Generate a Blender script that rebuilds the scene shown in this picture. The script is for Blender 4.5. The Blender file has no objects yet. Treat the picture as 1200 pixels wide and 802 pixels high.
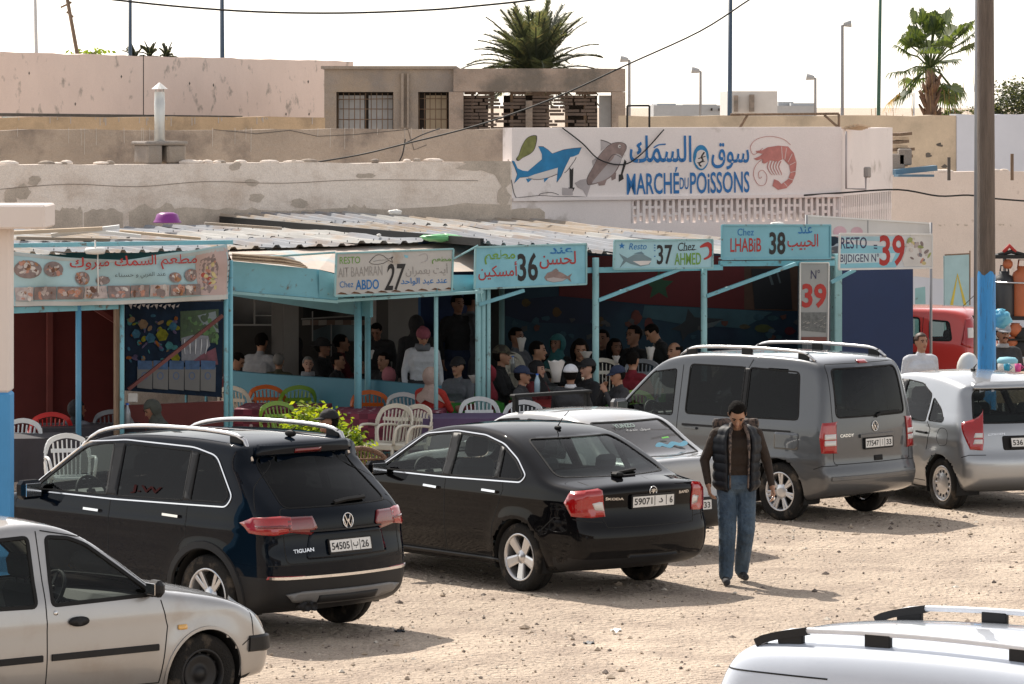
import bpy, bmesh, math, random
import numpy as np
from mathutils import Vector, Matrix, Euler
from mathutils.geometry import delaunay_2d_cdt

SC = bpy.context.scene
COL = SC.collection
rnd = random.Random(7)
R = math.radians

# ---------------------------------------------------------------- camera, light, exposure
F = 4800.0            # focal length in photo pixels (photo is 1200 wide)
HC = 4.6              # camera height above the lot
HY = 123.0            # photo row of the horizon
cam = bpy.data.cameras.new('camera'); cam.sensor_width = 36; cam.lens = 36 * F / 1200
cam.shift_y = -(401 - HY) / 1200; cam.clip_start = 0.5; cam.clip_end = 6000
camo = bpy.data.objects.new('camera', cam); COL.objects.link(camo)
camo.location = (0, 0, HC); camo.rotation_euler = (R(90), 0, 0)
SC.camera = camo

SUN_DIR = Vector((-0.80, 1.32, 1.72)).normalized()      # towards the sun: behind the stalls, to the left
sun_el = math.asin(SUN_DIR.z); sun_az = math.atan2(SUN_DIR.x, SUN_DIR.y)
W = bpy.data.worlds.new('World'); SC.world = W; W.use_nodes = True
wn = W.node_tree.nodes; wl = W.node_tree.links
sky = wn.new('ShaderNodeTexSky'); sky.sky_type = 'NISHITA'; sky.sun_disc = False
sky.sun_elevation = sun_el; sky.sun_rotation = sun_az; sky.air_density = 1.0; sky.dust_density = 0.6; sky.ozone_density = 1.0; sky.altitude = 10
wn['Background'].inputs[1].default_value = 0.128
hs = wn.new('ShaderNodeHueSaturation'); hs.inputs['Saturation'].default_value = .28
wm = wn.new('ShaderNodeMix'); wm.data_type = 'RGBA'; wm.blend_type = 'MULTIPLY'; wm.inputs[0].default_value = 1; wm.inputs[7].default_value = (1.04, .985, .93, 1)
wl.new(sky.outputs[0], hs.inputs['Color']); wl.new(hs.outputs[0], wm.inputs[6]); wl.new(wm.outputs[2], wn['Background'].inputs[0])
sl = bpy.data.lights.new('sun', 'SUN'); sl.energy = 3.3; sl.angle = R(0.5); sl.color = (1, .92, .82)
slo = bpy.data.objects.new('sun', sl); COL.objects.link(slo)
slo.rotation_euler = SUN_DIR.to_track_quat('Z', 'Y').to_euler()
SC.view_settings.view_transform = 'Standard'; SC.view_settings.look = 'None'
SC.view_settings.exposure = 0.82; SC.view_settings.gamma = 1
SC.view_settings.use_curve_mapping = False
SC.cycles.max_bounces = 8; SC.cycles.diffuse_bounces = 3; SC.cycles.glossy_bounces = 3
SC.cycles.transparent_max_bounces = 24; SC.cycles.transmission_bounces = 4
SC.cycles.caustics_reflective = False; SC.cycles.caustics_refractive = False
SC.cycles.sample_clamp_indirect = 6

def P(px, py, Y):
    return Vector(((px - 600) / F * Y, Y, HC - (py - HY) / F * Y))
def Gd(px, py, z=0.0):      # point at height z seen at a pixel
    Y = F * (HC - z) / (py - HY)
    return Vector(((px - 600) / F * Y, Y, z))

# ---------------------------------------------------------------- materials
MATS = {}
def srgb(c):
    if isinstance(c, str):
        c = [int(c[i:i + 2], 16) / 255 for i in (0, 2, 4)]
        c = [v / 12.92 if v <= .04045 else ((v + .055) / 1.055) ** 2.4 for v in c]
    return tuple(c)
def mat(name, col, rough=.6, metal=0, var=.12, sc=3.0, bump=0.0, bsc=40.0, coat=0, spec=.5, col2=None, thr=.55, sharp=.08, sc2=1.5, coord='Object', emit=None, stretch=None, fine=0):
    """procedural principled: base colour broken by noise, optional second colour in patches, optional bump"""
    if name in MATS: return MATS[name]
    m = bpy.data.materials.new(name); m.use_nodes = True
    n = m.node_tree.nodes; l = m.node_tree.links; b = n['Principled BSDF']
    col = srgb(col)
    b.inputs['Roughness'].default_value = rough; b.inputs['Metallic'].default_value = metal
    b.inputs['Specular IOR Level'].default_value = spec
    b.inputs['Coat Weight'].default_value = coat; b.inputs['Coat Roughness'].default_value = .03
    tc = n.new('ShaderNodeTexCoord'); src = tc.outputs[coord]
    if stretch:
        mp = n.new('ShaderNodeMapping'); mp.inputs['Scale'].default_value = stretch
        l.new(src, mp.inputs[0]); src = mp.outputs[0]
    nz = n.new('ShaderNodeTexNoise'); nz.inputs['Scale'].default_value = sc; nz.inputs['Detail'].default_value = 6
    nz.inputs['Roughness'].default_value = .62
    l.new(src, nz.inputs['Vector'])
    mr = n.new('ShaderNodeMapRange'); mr.inputs[1].default_value = .3; mr.inputs[2].default_value = .7
    mr.inputs[3].default_value = 1 - var; mr.inputs[4].default_value = 1 + var
    l.new(nz.outputs[0], mr.inputs[0])
    mx = n.new('ShaderNodeMix'); mx.data_type = 'RGBA'; mx.blend_type = 'MULTIPLY'; mx.inputs[0].default_value = 1
    mx.inputs[6].default_value = (*col, 1)
    l.new(mr.outputs[0], mx.inputs[7]); out = mx.outputs[2]
    if col2 is not None:
        n2 = n.new('ShaderNodeTexNoise'); n2.inputs['Scale'].default_value = sc2; n2.inputs['Detail'].default_value = 8
        n2.inputs['Roughness'].default_value = .6
        l.new(src, n2.inputs['Vector'])
        r2 = n.new('ShaderNodeMapRange'); r2.inputs[1].default_value = thr - sharp; r2.inputs[2].default_value = thr + sharp
        l.new(n2.outputs[0], r2.inputs[0])
        m2 = n.new('ShaderNodeMix'); m2.data_type = 'RGBA'; m2.inputs[7].default_value = (*srgb(col2), 1)
        l.new(r2.outputs[0], m2.inputs[0]); l.new(out, m2.inputs[6]); out = m2.outputs[2]
    if fine:
        n3 = n.new('ShaderNodeTexNoise'); n3.inputs['Scale'].default_value = 60; n3.inputs['Detail'].default_value = 3
        l.new(src, n3.inputs['Vector'])
        r3 = n.new('ShaderNodeMapRange'); r3.inputs[1].default_value = .3; r3.inputs[2].default_value = .7
        r3.inputs[3].default_value = 1 - fine; r3.inputs[4].default_value = 1 + fine
        l.new(n3.outputs[0], r3.inputs[0])
        m3 = n.new('ShaderNodeMix'); m3.data_type = 'RGBA'; m3.blend_type = 'MULTIPLY'; m3.inputs[0].default_value = 1
        l.new(out, m3.inputs[6]); l.new(r3.outputs[0], m3.inputs[7]); out = m3.outputs[2]
    l.new(out, b.inputs['Base Color'])
    if bump:
        nb = n.new('ShaderNodeTexNoise'); nb.inputs['Scale'].default_value = bsc; nb.inputs['Detail'].default_value = 4
        l.new(src, nb.inputs['Vector'])
        bp = n.new('ShaderNodeBump'); bp.inputs['Strength'].default_value = min(1, bump * 3); bp.inputs['Distance'].default_value = bump * .1
        l.new(nb.outputs[0], bp.inputs['Height']); l.new(bp.outputs[0], b.inputs['Normal'])
    if emit:
        b.inputs['Emission Color'].default_value = (*srgb(emit[0]), 1); b.inputs['Emission Strength'].default_value = emit[1]
    MATS[name] = m
    return m
def glassmat(name, tint, refl=1.0):
    if name in MATS: return MATS[name]
    m = bpy.data.materials.new(name); m.use_nodes = True
    n = m.node_tree.nodes; l = m.node_tree.links
    n.remove(n['Principled BSDF'])
    tr = n.new('ShaderNodeBsdfTransparent'); tr.inputs[0].default_value = (*tint, 1)
    gl = n.new('ShaderNodeBsdfGlossy'); gl.inputs['Roughness'].default_value = .02
    nz = n.new('ShaderNodeTexNoise'); nz.inputs['Scale'].default_value = 2.2
    bp = n.new('ShaderNodeBump'); bp.inputs['Strength'].default_value = .08; bp.inputs['Distance'].default_value = .02
    l.new(nz.outputs[0], bp.inputs['Height']); l.new(bp.outputs[0], gl.inputs['Normal'])
    fr = n.new('ShaderNodeFresnel'); fr.inputs[0].default_value = 1.5
    mu = n.new('ShaderNodeMath'); mu.operation = 'MULTIPLY_ADD'; mu.inputs[1].default_value = refl; mu.inputs[2].default_value = .0; mu.use_clamp = True
    l.new(fr.outputs[0], mu.inputs[0])
    mx = n.new('ShaderNodeMixShader'); l.new(mu.outputs[0], mx.inputs[0]); l.new(tr.outputs[0], mx.inputs[1]); l.new(gl.outputs[0], mx.inputs[2])
    l.new(mx.outputs[0], n['Material Output'].inputs[0])
    MATS[name] = m
    return m

# ---------------------------------------------------------------- mesh builder
class MB:
    def __init__(s): s.v = []; s.f = []; s.m = []; s.sm = []
    def add(s, vs, fs, mi=0, smooth=False):
        o = len(s.v); s.v += [tuple(v) for v in vs]
        for f in fs: s.f.append([i + o for i in f]); s.m.append(mi); s.sm.append(smooth)
        return s
    def box(s, c, d, rz=0, mi=0, M=None, bev=0):
        c = Vector(c); hx, hy, hz = d[0] / 2, d[1] / 2, d[2] / 2
        b = min(bev, hx * .9, hy * .9, hz * .9)
        if b <= 0:
            vs = [Vector((x * hx, y * hy, z * hz)) for z in (-1, 1) for x, y in ((-1, -1), (1, -1), (1, 1), (-1, 1))]
            fs = [(3, 2, 1, 0), (4, 5, 6, 7), (0, 1, 5, 4), (1, 2, 6, 5), (2, 3, 7, 6), (3, 0, 4, 7)]
        else:
            vs = []; ring = []
            def rr(ix, iy, z):
                return [Vector(p + (z,)) for p in ((-ix, -iy + 0), (ix, -iy), (ix, iy), (-ix, iy))]
            def oct_(ex, ey, z):
                return [Vector(p) for p in ((-ex + b, -ey, z), (ex - b, -ey, z), (ex, -ey + b, z), (ex, ey - b, z), (ex - b, ey, z), (-ex + b, ey, z), (-ex, ey - b, z), (-ex, -ey + b, z))]
            def inn(ex, ey, z):
                ex -= b; ey -= b
                return [Vector(p) for p in ((-ex, -ey, z), (ex, -ey, z), (ex, -ey, z), (ex, ey, z), (ex, ey, z), (-ex, ey, z), (-ex, ey, z), (-ex, -ey, z))]
            L4 = [inn(hx, hy, -hz), oct_(hx, hy, -hz + b), oct_(hx, hy, hz - b), inn(hx, hy, hz)]
            vs = sum(L4, [])
            fs = [tuple(range(7, -1, -1)), tuple(range(24, 32))]
            for k in range(3):
                for i in range(8): fs.append((k * 8 + i, k * 8 + (i + 1) % 8, (k + 1) * 8 + (i + 1) % 8, (k + 1) * 8 + i))
        T = Matrix.Rotation(rz, 3, 'Z') if M is None else M
        return s.add([c + T @ v for v in vs], fs, mi)
    def tube(s, pts, r, n=8, mi=0, caps=True, smooth=True):
        pts = [Vector(p) for p in pts]
        rs = r if isinstance(r, (list, tuple)) else [r] * len(pts)
        vs = []; up = None
        for i, p in enumerate(pts):
            t = (pts[min(i + 1, len(pts) - 1)] - pts[max(i - 1, 0)])
            t = t.normalized() if t.length > 1e-9 else Vector((0, 0, 1))
            if up is None: up = Vector((0, 0, 1)) if abs(t.z) < .9 else Vector((1, 0, 0))
            a = t.cross(up); a.normalize(); bq = a.cross(t); up = bq
            for k in range(n):
                an = 2 * math.pi * k / n
                vs.append(p + (a * math.cos(an) + bq * math.sin(an)) * rs[i])
        fs = []
        for i in range(len(pts) - 1):
            for k in range(n):
                k2 = (k + 1) % n
                fs.append((i * n + k, i * n + k2, (i + 1) * n + k2, (i + 1) * n + k))
        o = len(s.v); s.add(vs, fs, mi, smooth)
        if caps:
            s.f.append([o + k for k in range(n - 1, -1, -1)]); s.m.append(mi); s.sm.append(False)
            s.f.append([o + (len(pts) - 1) * n + k for k in range(n)]); s.m.append(mi); s.sm.append(False)
        return s
    def bar(s, a, b, w, h, mi=0):
        a = Vector(a); b = Vector(b); d = b - a; L = d.length
        return s.box((a + b) / 2, (L, w, h), mi=mi, M=d.to_track_quat('X', 'Z').to_matrix())
    def lathe(s, prof, n=24, c=(0, 0, 0), M=None, mi=0, smooth=True, close=False):
        c = Vector(c); T = M or Matrix.Identity(3); vs = []; m = len(prof)
        for k in range(n):
            an = 2 * math.pi * k / n; ca, sa = math.cos(an), math.sin(an)
            for r, z in prof: vs.append(c + T @ Vector((r * ca, r * sa, z)))
        fs = []
        for k in range(n):
            k2 = (k + 1) % n
            for i in range(m - 1 + (1 if close else 0)):
                j = (i + 1) % m
                fs.append((k * m + i, k2 * m + i, k2 * m + j, k * m + j))
        return s.add(vs, fs, mi, smooth)
    def prism(s, poly, o, u, v, w, mi=0):
        """polygon (2d) in plane o+u*x+v*y, extruded by vector w"""
        o, u, v, w = Vector(o), Vector(u), Vector(v), Vector(w); n = len(poly)
        lo = [o + u * a + v * b for a, b in poly]; hi = [p + w for p in lo]
        ed = [(i, (i + 1) % n) for i in range(n)]
        r = delaunay_2d_cdt([Vector(p) for p in poly], ed, [], 1, 1e-6)
        if len(r[0]) != n:
            fs = [list(range(n)), list(range(2 * n - 1, n - 1, -1))]
        else:
            fs = [list(f) for f in r[2]] + [[i + n for i in reversed(f)] for f in r[2]]
        for i in range(n): fs.append((i, (i + 1) % n, (i + 1) % n + n, i + n))
        return s.add(lo + hi, fs, mi)
    def sheet(s, P4, nu, nv, fn=None, mi=0, smooth=True):
        """bilinear grid a,b,c,d (a-b bottom, d-c top) with displacement fn(u,v)->Vector"""
        a, b, c, d = [Vector(p) for p in P4]; vs = []
        for j in range(nv + 1):
            for i in range(nu + 1):
                u, v = i / nu, j / nv
                p = (a * (1 - u) + b * u) * (1 - v) + (d * (1 - u) + c * u) * v
                if fn: p = p + fn(u, v)
                vs.append(p)
        fs = [(j * (nu + 1) + i, j * (nu + 1) + i + 1, (j + 1) * (nu + 1) + i + 1, (j + 1) * (nu + 1) + i) for j in range(nv) for i in range(nu)]
        return s.add(vs, fs, mi, smooth)
    def ball(s, c, r, M=None, n=12, m=8, mi=0):
        if not isinstance(r, (tuple, list)): r = (r, r, r)
        c = Vector(c); T = M or Matrix.Identity(3)
        vs = [c + T @ Vector((0, 0, -r[2]))]
        for j in range(1, m):
            ph = math.pi * j / m - math.pi / 2
            for k in range(n):
                an = 2 * math.pi * k / n
                vs.append(c + T @ Vector((r[0] * math.cos(ph) * math.cos(an), r[1] * math.cos(ph) * math.sin(an), r[2] * math.sin(ph))))
        vs.append(c + T @ Vector((0, 0, r[2])))
        fs = [(0, 1 + (k + 1) % n, 1 + k) for k in range(n)]
        for j in range(m - 2):
            for k in range(n): fs.append((1 + j * n + k, 1 + j * n + (k + 1) % n, 1 + (j + 1) * n + (k + 1) % n, 1 + (j + 1) * n + k))
        t = 1 + (m - 2) * n; fs += [(t + k, t + (k + 1) % n, len(vs) - 1) for k in range(n)]
        return s.add(vs, fs, mi, True)
    def build(s, name, mats, parent=None, **tags):
        me = bpy.data.meshes.new(name); me.from_pydata(s.v, [], s.f)
        if not isinstance(mats, (list, tuple)): mats = [mats]
        for m in mats: me.materials.append(m)
        me.polygons.foreach_set('material_index', s.m); me.polygons.foreach_set('use_smooth', s.sm)
        me.update()
        return link(name, me, parent, **tags)

def link(name, me, parent=None, **tags):
    o = bpy.data.objects.new(name, me); COL.objects.link(o)
    if parent: o.parent = parent
    return tag(o, **tags)
def tag(o, label=None, cat=None, group=None, kind=None):
    if label: o['label'] = label
    if cat: o['category'] = cat
    if group: o['group'] = group
    if kind: o['kind'] = kind
    return o
def empty(name, loc=(0, 0, 0), rz=0, **tags):
    o = bpy.data.objects.new(name, None); COL.objects.link(o); o.location = loc; o.rotation_euler = (0, 0, rz)
    o.empty_display_size = .2
    return tag(o, **tags)
def copy_tree(o, parent=None):
    kids = list(o.children)
    c = o.copy(); COL.objects.link(c); c.parent = parent
    if parent: c.matrix_parent_inverse = o.matrix_parent_inverse
    for k in kids: copy_tree(k, c)
    return c

# ---------------------------------------------------------------- lettering
AR = {}   # arabic letter: (isolated codepoint, number of forms)
for ch, cp, k in (('ا', 0xFE8D, 2), ('أ', 0xFE83, 2), ('ب', 0xFE8F, 4), ('ت', 0xFE95, 4), ('ة', 0xFE93, 2), ('ج', 0xFE9D, 4), ('ح', 0xFEA1, 4), ('خ', 0xFEA5, 4), ('د', 0xFEA9, 2),
                 ('ر', 0xFEAD, 2), ('س', 0xFEB1, 4), ('ش', 0xFEB5, 4), ('ط', 0xFEC1, 4), ('ع', 0xFEC9, 4), ('ق', 0xFED5, 4), ('ك', 0xFED9, 4), ('ل', 0xFEDD, 4),
                 ('م', 0xFEE1, 4), ('ن', 0xFEE5, 4), ('ه', 0xFEE9, 4), ('و', 0xFEED, 2), ('ي', 0xFEF1, 4)): AR[ch] = (cp, k)
def arab(t):
    out = []
    for i, ch in enumerate(t):
        if ch not in AR: out.append(ch); continue
        pv = i > 0 and t[i - 1] in AR and AR[t[i - 1]][1] == 4
        nx = i < len(t) - 1 and t[i + 1] in AR and AR[ch][1] == 4
        k = (3 if nx else 1) if pv else (2 if nx else 0)
        out.append(chr(AR[ch][0] + k))
    return ''.join(reversed(out))
def text(body, o, u, v, w, h, m, parent, name='lettering', bold=0.0, depth=.004, shear=0, **tags):
    """lettering filling the box of width w and height h whose lower left corner is o, along u (right) and v (up)"""
    c = bpy.data.curves.new(name, 'FONT'); c.body = arab(body) if any(ch in AR for ch in body) else body
    c.resolution_u = 3; c.offset = bold; c.shear = shear
    t = bpy.data.objects.new(name, c); COL.objects.link(t)
    bpy.context.view_layer.update()
    dg = bpy.context.evaluated_depsgraph_get(); me = bpy.data.meshes.new_from_object(t.evaluated_get(dg))
    bpy.data.objects.remove(t)
    n = len(me.vertices)
    if n == 0: return None
    co = np.empty(n * 3, np.float32); me.vertices.foreach_get('co', co); co = co.reshape(-1, 3)
    mn = co.min(0); mxx = co.max(0); sx = w / max(1e-6, mxx[0] - mn[0]); sy = h / max(1e-6, mxx[1] - mn[1])
    u = Vector(u).normalized(); v = Vector(v).normalized(); nn = u.cross(v).normalized(); o = Vector(o) + nn * depth
    X = (co[:, 0] - mn[0]) * sx; Yv = (co[:, 1] - mn[1]) * sy
    q = np.outer(X, np.array(u)) + np.outer(Yv, np.array(v)) + np.array(o)
    me.vertices.foreach_set('co', q.astype(np.float32).ravel()); me.materials.clear(); me.materials.append(m); me.update()
    return link(name, me, parent, **tags)

def strip2d(pts, w):
    """outline polygon of a 2d brush stroke"""
    L = []; Rr = []; n = len(pts)
    for i, p in enumerate(pts):
        a = pts[max(i - 1, 0)]; b = pts[min(i + 1, n - 1)]; dx, dy = b[0] - a[0], b[1] - a[1]; l = math.hypot(dx, dy) or 1
        ww = w if not isinstance(w, (list, tuple)) else w[i]
        L.append((p[0] - dy / l * ww / 2, p[1] + dx / l * ww / 2)); Rr.append((p[0] + dy / l * ww / 2, p[1] - dx / l * ww / 2))
    return L + Rr[::-1]
def spline(pts, n=8, closed=False):
    """catmull-rom through points of any dimension"""
    out = []; N = len(pts); A = [np.array(p, float) for p in pts]
    for i in range(N if closed else N - 1):
        p0 = A[(i - 1) % N] if closed or i > 0 else A[i]; p1 = A[i]; p2 = A[(i + 1) % N]; p3 = A[(i + 2) % N] if closed or i + 2 < N else p2
        for k in range(n):
            t = k / n
            out.append(tuple(.5 * ((2 * p1) + (-p0 + p2) * t + (2 * p0 - 5 * p1 + 4 * p2 - p3) * t * t + (-p0 + 3 * p1 - 3 * p2 + p3) * t ** 3)))
    if not closed: out.append(tuple(A[-1]))
    return out
# ================================================================ vehicles
def chaikin(p, it=2, closed=True):
    for _ in range(it):
        q = []; n = len(p)
        for i in range(n if closed else n - 1):
            a, b = p[i], p[(i + 1) % n]
            q += [(a[0] * .75 + b[0] * .25, a[1] * .75 + b[1] * .25), (a[0] * .25 + b[0] * .75, a[1] * .25 + b[1] * .75)]
        p = q if closed else [p[0]] + q + [p[-1]]
    return p
def rpoly(poly, r, n=4):
    """round the corners of a polygon"""
    out = []; N = len(poly)
    for i in range(N):
        p = np.array(poly[i], float); a = np.array(poly[i - 1], float); b = np.array(poly[(i + 1) % N], float)
        da = np.linalg.norm(a - p); db = np.linalg.norm(b - p); k = min(r, da * .45, db * .45)
        s = p + (a - p) / da * k; e = p + (b - p) / db * k
        for t in range(n + 1):
            t /= n; out.append(tuple((1 - t) ** 2 * s + 2 * t * (1 - t) * p + t * t * e))
    return out
def dens(pts, step, closed=True):
    out = []; n = len(pts)
    for i in range(n if closed else n - 1):
        a = np.array(pts[i], float); b = np.array(pts[(i + 1) % n], float)
        k = max(1, int(math.ceil(np.linalg.norm(b - a) / step)))
        for j in range(k): out.append(tuple(a + (b - a) * j / k))
    if not closed: out.append(tuple(pts[-1]))
    return out
def seg_dist(px, py, poly):
    """distance to closed polyline, nearest point, inside flag"""
    A = np.array(poly, float); B = np.roll(A, -1, 0)
    best = np.full(px.shape, 1e9); qx = np.zeros_like(px); qy = np.zeros_like(py); ins = np.zeros(px.shape, bool)
    for (ax, ay), (bx, by) in zip(A, B):
        dx, dy = bx - ax, by - ay; L2 = dx * dx + dy * dy + 1e-18
        t = np.clip(((px - ax) * dx + (py - ay) * dy) / L2, 0, 1)
        cx = ax + t * dx; cy = ay + t * dy; d = (px - cx) ** 2 + (py - cy) ** 2
        m = d < best; best[m] = d[m]; qx[m] = cx[m]; qy[m] = cy[m]
        c = ((ay > py) != (by > py))
        if abs(dy) > 1e-12: ins ^= c & (px < ax + (py - ay) / dy * dx)
    return np.sqrt(best), qx, qy, ins
def cdt_fill(poly, step):
    poly = [tuple(p) for p in dens(poly, step)]
    xs = [p[0] for p in poly]; ys = [p[1] for p in poly]
    gx = np.arange(min(xs) + step / 2, max(xs), step); gy = np.arange(min(ys) + step / 2, max(ys), step)
    X, Y = np.meshgrid(gx, gy); X = X.ravel(); Y = Y.ravel()
    if len(X):
        d, _, _, ins = seg_dist(X, Y, poly); k = ins & (d > step * .45); X, Y = X[k], Y[k]
    pts = [Vector(p) for p in poly] + [Vector((a, b)) for a, b in zip(X, Y)]
    n = len(poly)
    r = delaunay_2d_cdt(pts, [(i, (i + 1) % n) for i in range(n)], [], 1, 1e-7)
    V = np.array([tuple(v) for v in r[0]]); Fc = [list(f) for f in r[2]]
    return V, Fc

GL_DARK = glassmat('tinted_glass', (.07, .08, .085), .5)
GL_CLEAR = glassmat('clear_glass', (.84, .89, .86), .6)
GL_MID = glassmat('green_glass', (.62, .70, .67), .55)
M_RUB = mat('black_rubber', (.012, .012, .012), .6, var=.2, spec=.2)
M_TYRE = mat('tyre_rubber', (.022, .021, .020), .85, spec=.2, var=.25, bump=.2, bsc=60, col2=(.11, .09, .07), thr=.62, sc2=6)
M_PLAS = mat('black_plastic', (.017, .017, .018), .5, var=.15, spec=.25)
M_GAP = mat('panel_gap', (.006, .006, .006), .8, var=0)
M_CHR = mat('chrome', (.75, .75, .75), .12, metal=1, var=.03)
M_ALU = mat('alloy_silver', (.62, .62, .63), .28, metal=.75, var=.05)
M_ALUS = mat('satin_rail', (.66, .66, .67), .3, metal=.9, var=.04)
M_SEAT = mat('seat_cloth', (.035, .035, .038), .85, var=.2)
M_INT = mat('cabin_trim', (.05, .05, .05), .7, var=.1)
M_LRED = mat('red_lamp_lens', (.34, .004, .005), .15, var=.1, coat=1)
M_LRED2 = mat('deep_red_lens', (.16, .004, .006), .1, var=.1, coat=1)
M_LWHT = mat('white_lamp_lens', (.62, .60, .58), .12, var=.08, coat=1)
M_LHEAD = mat('headlamp_lens', (.55, .57, .58), .08, var=.1, coat=1, metal=.3)
M_PLT = mat('plate_white', (.72, .72, .70), .4, var=.05)
M_PTXT = mat('plate_black', (.012, .012, .012), .5, var=0)
M_WELL = mat('wheel_well', (.012, .012, .012), .9, var=.1)
M_STEEL = mat('black_steel_rim', (.02, .02, .021), .5, var=.2, metal=.3)
M_AMBER = mat('amber_lens', (.75, .42, .10), .2, var=0, coat=1)

class Shell:
    def __init__(s, sp):
        s.__dict__.update(dict(tum=.35, crown=.035, br=.10, bf=.16, km=.05, ke=.14, h=.03, step=.02, flare=.012, tuck=.07, zw=.6, kprof=2), **sp)
        prof = chaikin(s.prof, s.kprof)
        s.x0, s.x1, s.z0, s.z1 = -.3, s.L + .3, -.1, s.H + .3; g = .01
        nx = int((s.x1 - s.x0) / g); nz = int((s.z1 - s.z0) / g)
        X = s.x0 + np.arange(nx) * g; Z = s.z0 + np.arange(nz) * g
        XX, ZZ = np.meshgrid(X, Z)
        d, _, _, ins = seg_dist(XX.ravel(), ZZ.ravel(), dens(prof, .25))
        D = np.where(ins, -d, d).reshape(nz, nx)
        for _ in range(3):
            D[1:-1] = (D[:-2] + 2 * D[1:-1] + D[2:]) / 4; D[:, 1:-1] = (D[:, :-2] + 2 * D[:, 1:-1] + D[:, 2:]) / 4
        s.D = D; s.g = g
        s.px = np.array([p[0] for p in s.plan]); s.pw = np.array([p[1] for p in s.plan])
        s.bx = np.array([p[0] for p in s.belt]); s.bz = np.array([p[1] for p in s.belt])
        # smooth 1d curves on fine grids
        xs = np.linspace(-.3, s.L + .3, 400); ker = np.exp(-np.linspace(-2, 2, 31) ** 2); ker /= ker.sum()
        def sm(px, pv):
            v = np.interp(xs, px, pv); vp = np.pad(v, 15, 'edge'); return np.convolve(vp, ker, 'valid')
        s.xs = xs; s.W = sm(s.px, s.pw); s.B = sm(s.bx, s.bz)
        s.tx = sm(s.px, s.pw)
    def samp(s, x, z):
        fx = np.clip((x - s.x0) / s.g, 0, s.D.shape[1] - 1.001); fz = np.clip((z - s.z0) / s.g, 0, s.D.shape[0] - 1.001)
        i = fx.astype(int); j = fz.astype(int); u = fx - i; v = fz - j
        D = s.D
        return (D[j, i] * (1 - u) + D[j, i + 1] * u) * (1 - v) + (D[j + 1, i] * (1 - u) + D[j + 1, i + 1] * u) * v
    def sdf(s, x, y, z):
        w0 = s.w; ay = np.abs(y) / w0; a2 = ay * ay
        gr = np.clip(1 - x / (s.L * .45), 0, 1); gf = np.clip(1 - (s.L - x) / (s.L * .5), 0, 1)
        xe = x - s.br * a2 * np.sqrt(gr) + s.bf * a2 * np.sqrt(gf)
        up = np.clip((z - .7) / .3, 0, 1)
        ze = z + s.crown * a2 * up
        dp = s.samp(xe, ze)
        Wx = np.interp(x, s.xs, s.W); zb = np.interp(x, s.xs, s.B)
        t = z - zb
        sp = .03 * np.logaddexp(0, t / .03)
        lo = np.clip((s.zw - z) / .4, 0, 2)
        Wz = Wx - s.tum * sp - s.tuck * lo ** 2 - .025 * np.clip((z - s.zw) / .5, 0, 1) ** 2
        for ax in (s.xr, s.xf):
            r = np.sqrt((x - ax) ** 2 + (z - s.rw) ** 2)
            Wz = Wz + s.flare * np.exp(-((r - s.ra) / .09) ** 2) * np.clip((zb - z) / .1, 0, 1)
        if 'crease' in s.__dict__:
            zc, am = s.crease
            Wz = Wz + am * np.exp(-((z - zc) / .03) ** 2) * (z < zb)
        dw = np.abs(y) - Wz
        e = np.clip(np.minimum(x, s.L - x) / .6, 0, 1)
        k = s.ke + (s.km - s.ke) * e
        h = np.clip(k - np.abs(dp - dw), 0, None) / k
        return np.maximum(dp, dw) + h * h * k * .25
    def nrm(s, p, e=.012):
        x, y, z = p.T
        n = np.stack([s.sdf(x + e, y, z) - s.sdf(x - e, y, z), s.sdf(x, y + e, z) - s.sdf(x, y - e, z), s.sdf(x, y, z + e) - s.sdf(x, y, z - e)], 1)
        return n / (np.linalg.norm(n, axis=1, keepdims=True) + 1e-9)
    def ray(s, o, d, tmax):
        lo = np.zeros(len(o)); hi = np.full(len(o), tmax) if np.isscalar(tmax) else tmax.copy()
        for _ in range(20):
            m = (lo + hi) / 2; p = o + d * m[:, None]
            i = s.sdf(p[:, 0], p[:, 1], p[:, 2]) < 0
            lo = np.where(i, m, lo); hi = np.where(i, hi, m)
        return o + d * ((lo + hi) / 2)[:, None]
    def proj(s, ax, A, B, side=1):
        A = np.asarray(A, float); B = np.asarray(B, float); n = len(A); o = np.zeros((n, 3)); d = np.zeros((n, 3))
        if ax == 'L': o[:, 0] = A; o[:, 2] = B; d[:, 1] = side; t = 1.5
        elif ax == 'B': o[:, 0] = s.L * .5; o[:, 1] = A; o[:, 2] = B; d[:, 0] = -1; t = s.L
        elif ax == 'F': o[:, 0] = s.L * .5; o[:, 1] = A; o[:, 2] = B; d[:, 0] = 1; t = s.L
        elif ax == 'T': o[:, 0] = A; o[:, 1] = B; o[:, 2] = .6; d[:, 2] = 1; t = 1.8
        elif ax in 'CD':
            cx, cy = .35, s.w - .38; ph = np.radians(A)
            o[:, 0] = cx if ax == 'C' else s.L - cx; o[:, 1] = side * cy; o[:, 2] = B
            d[:, 0] = -np.cos(ph) if ax == 'C' else np.cos(ph); d[:, 1] = side * np.sin(ph); t = 2.5
            # wide angles need the inside point of the car
        p = s.ray(o, d, t)
        return p, s.nrm(p)
    # corner coordinates
    def cr(s, y, z): return (math.degrees(math.atan2(y - (s.w - .38), .35)), z)      # seen from behind/front at |y|
    def cs(s, x, z): return (math.degrees(math.atan2(.38, .35 - x)), z)              # seen from the side, x from that end

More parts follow.
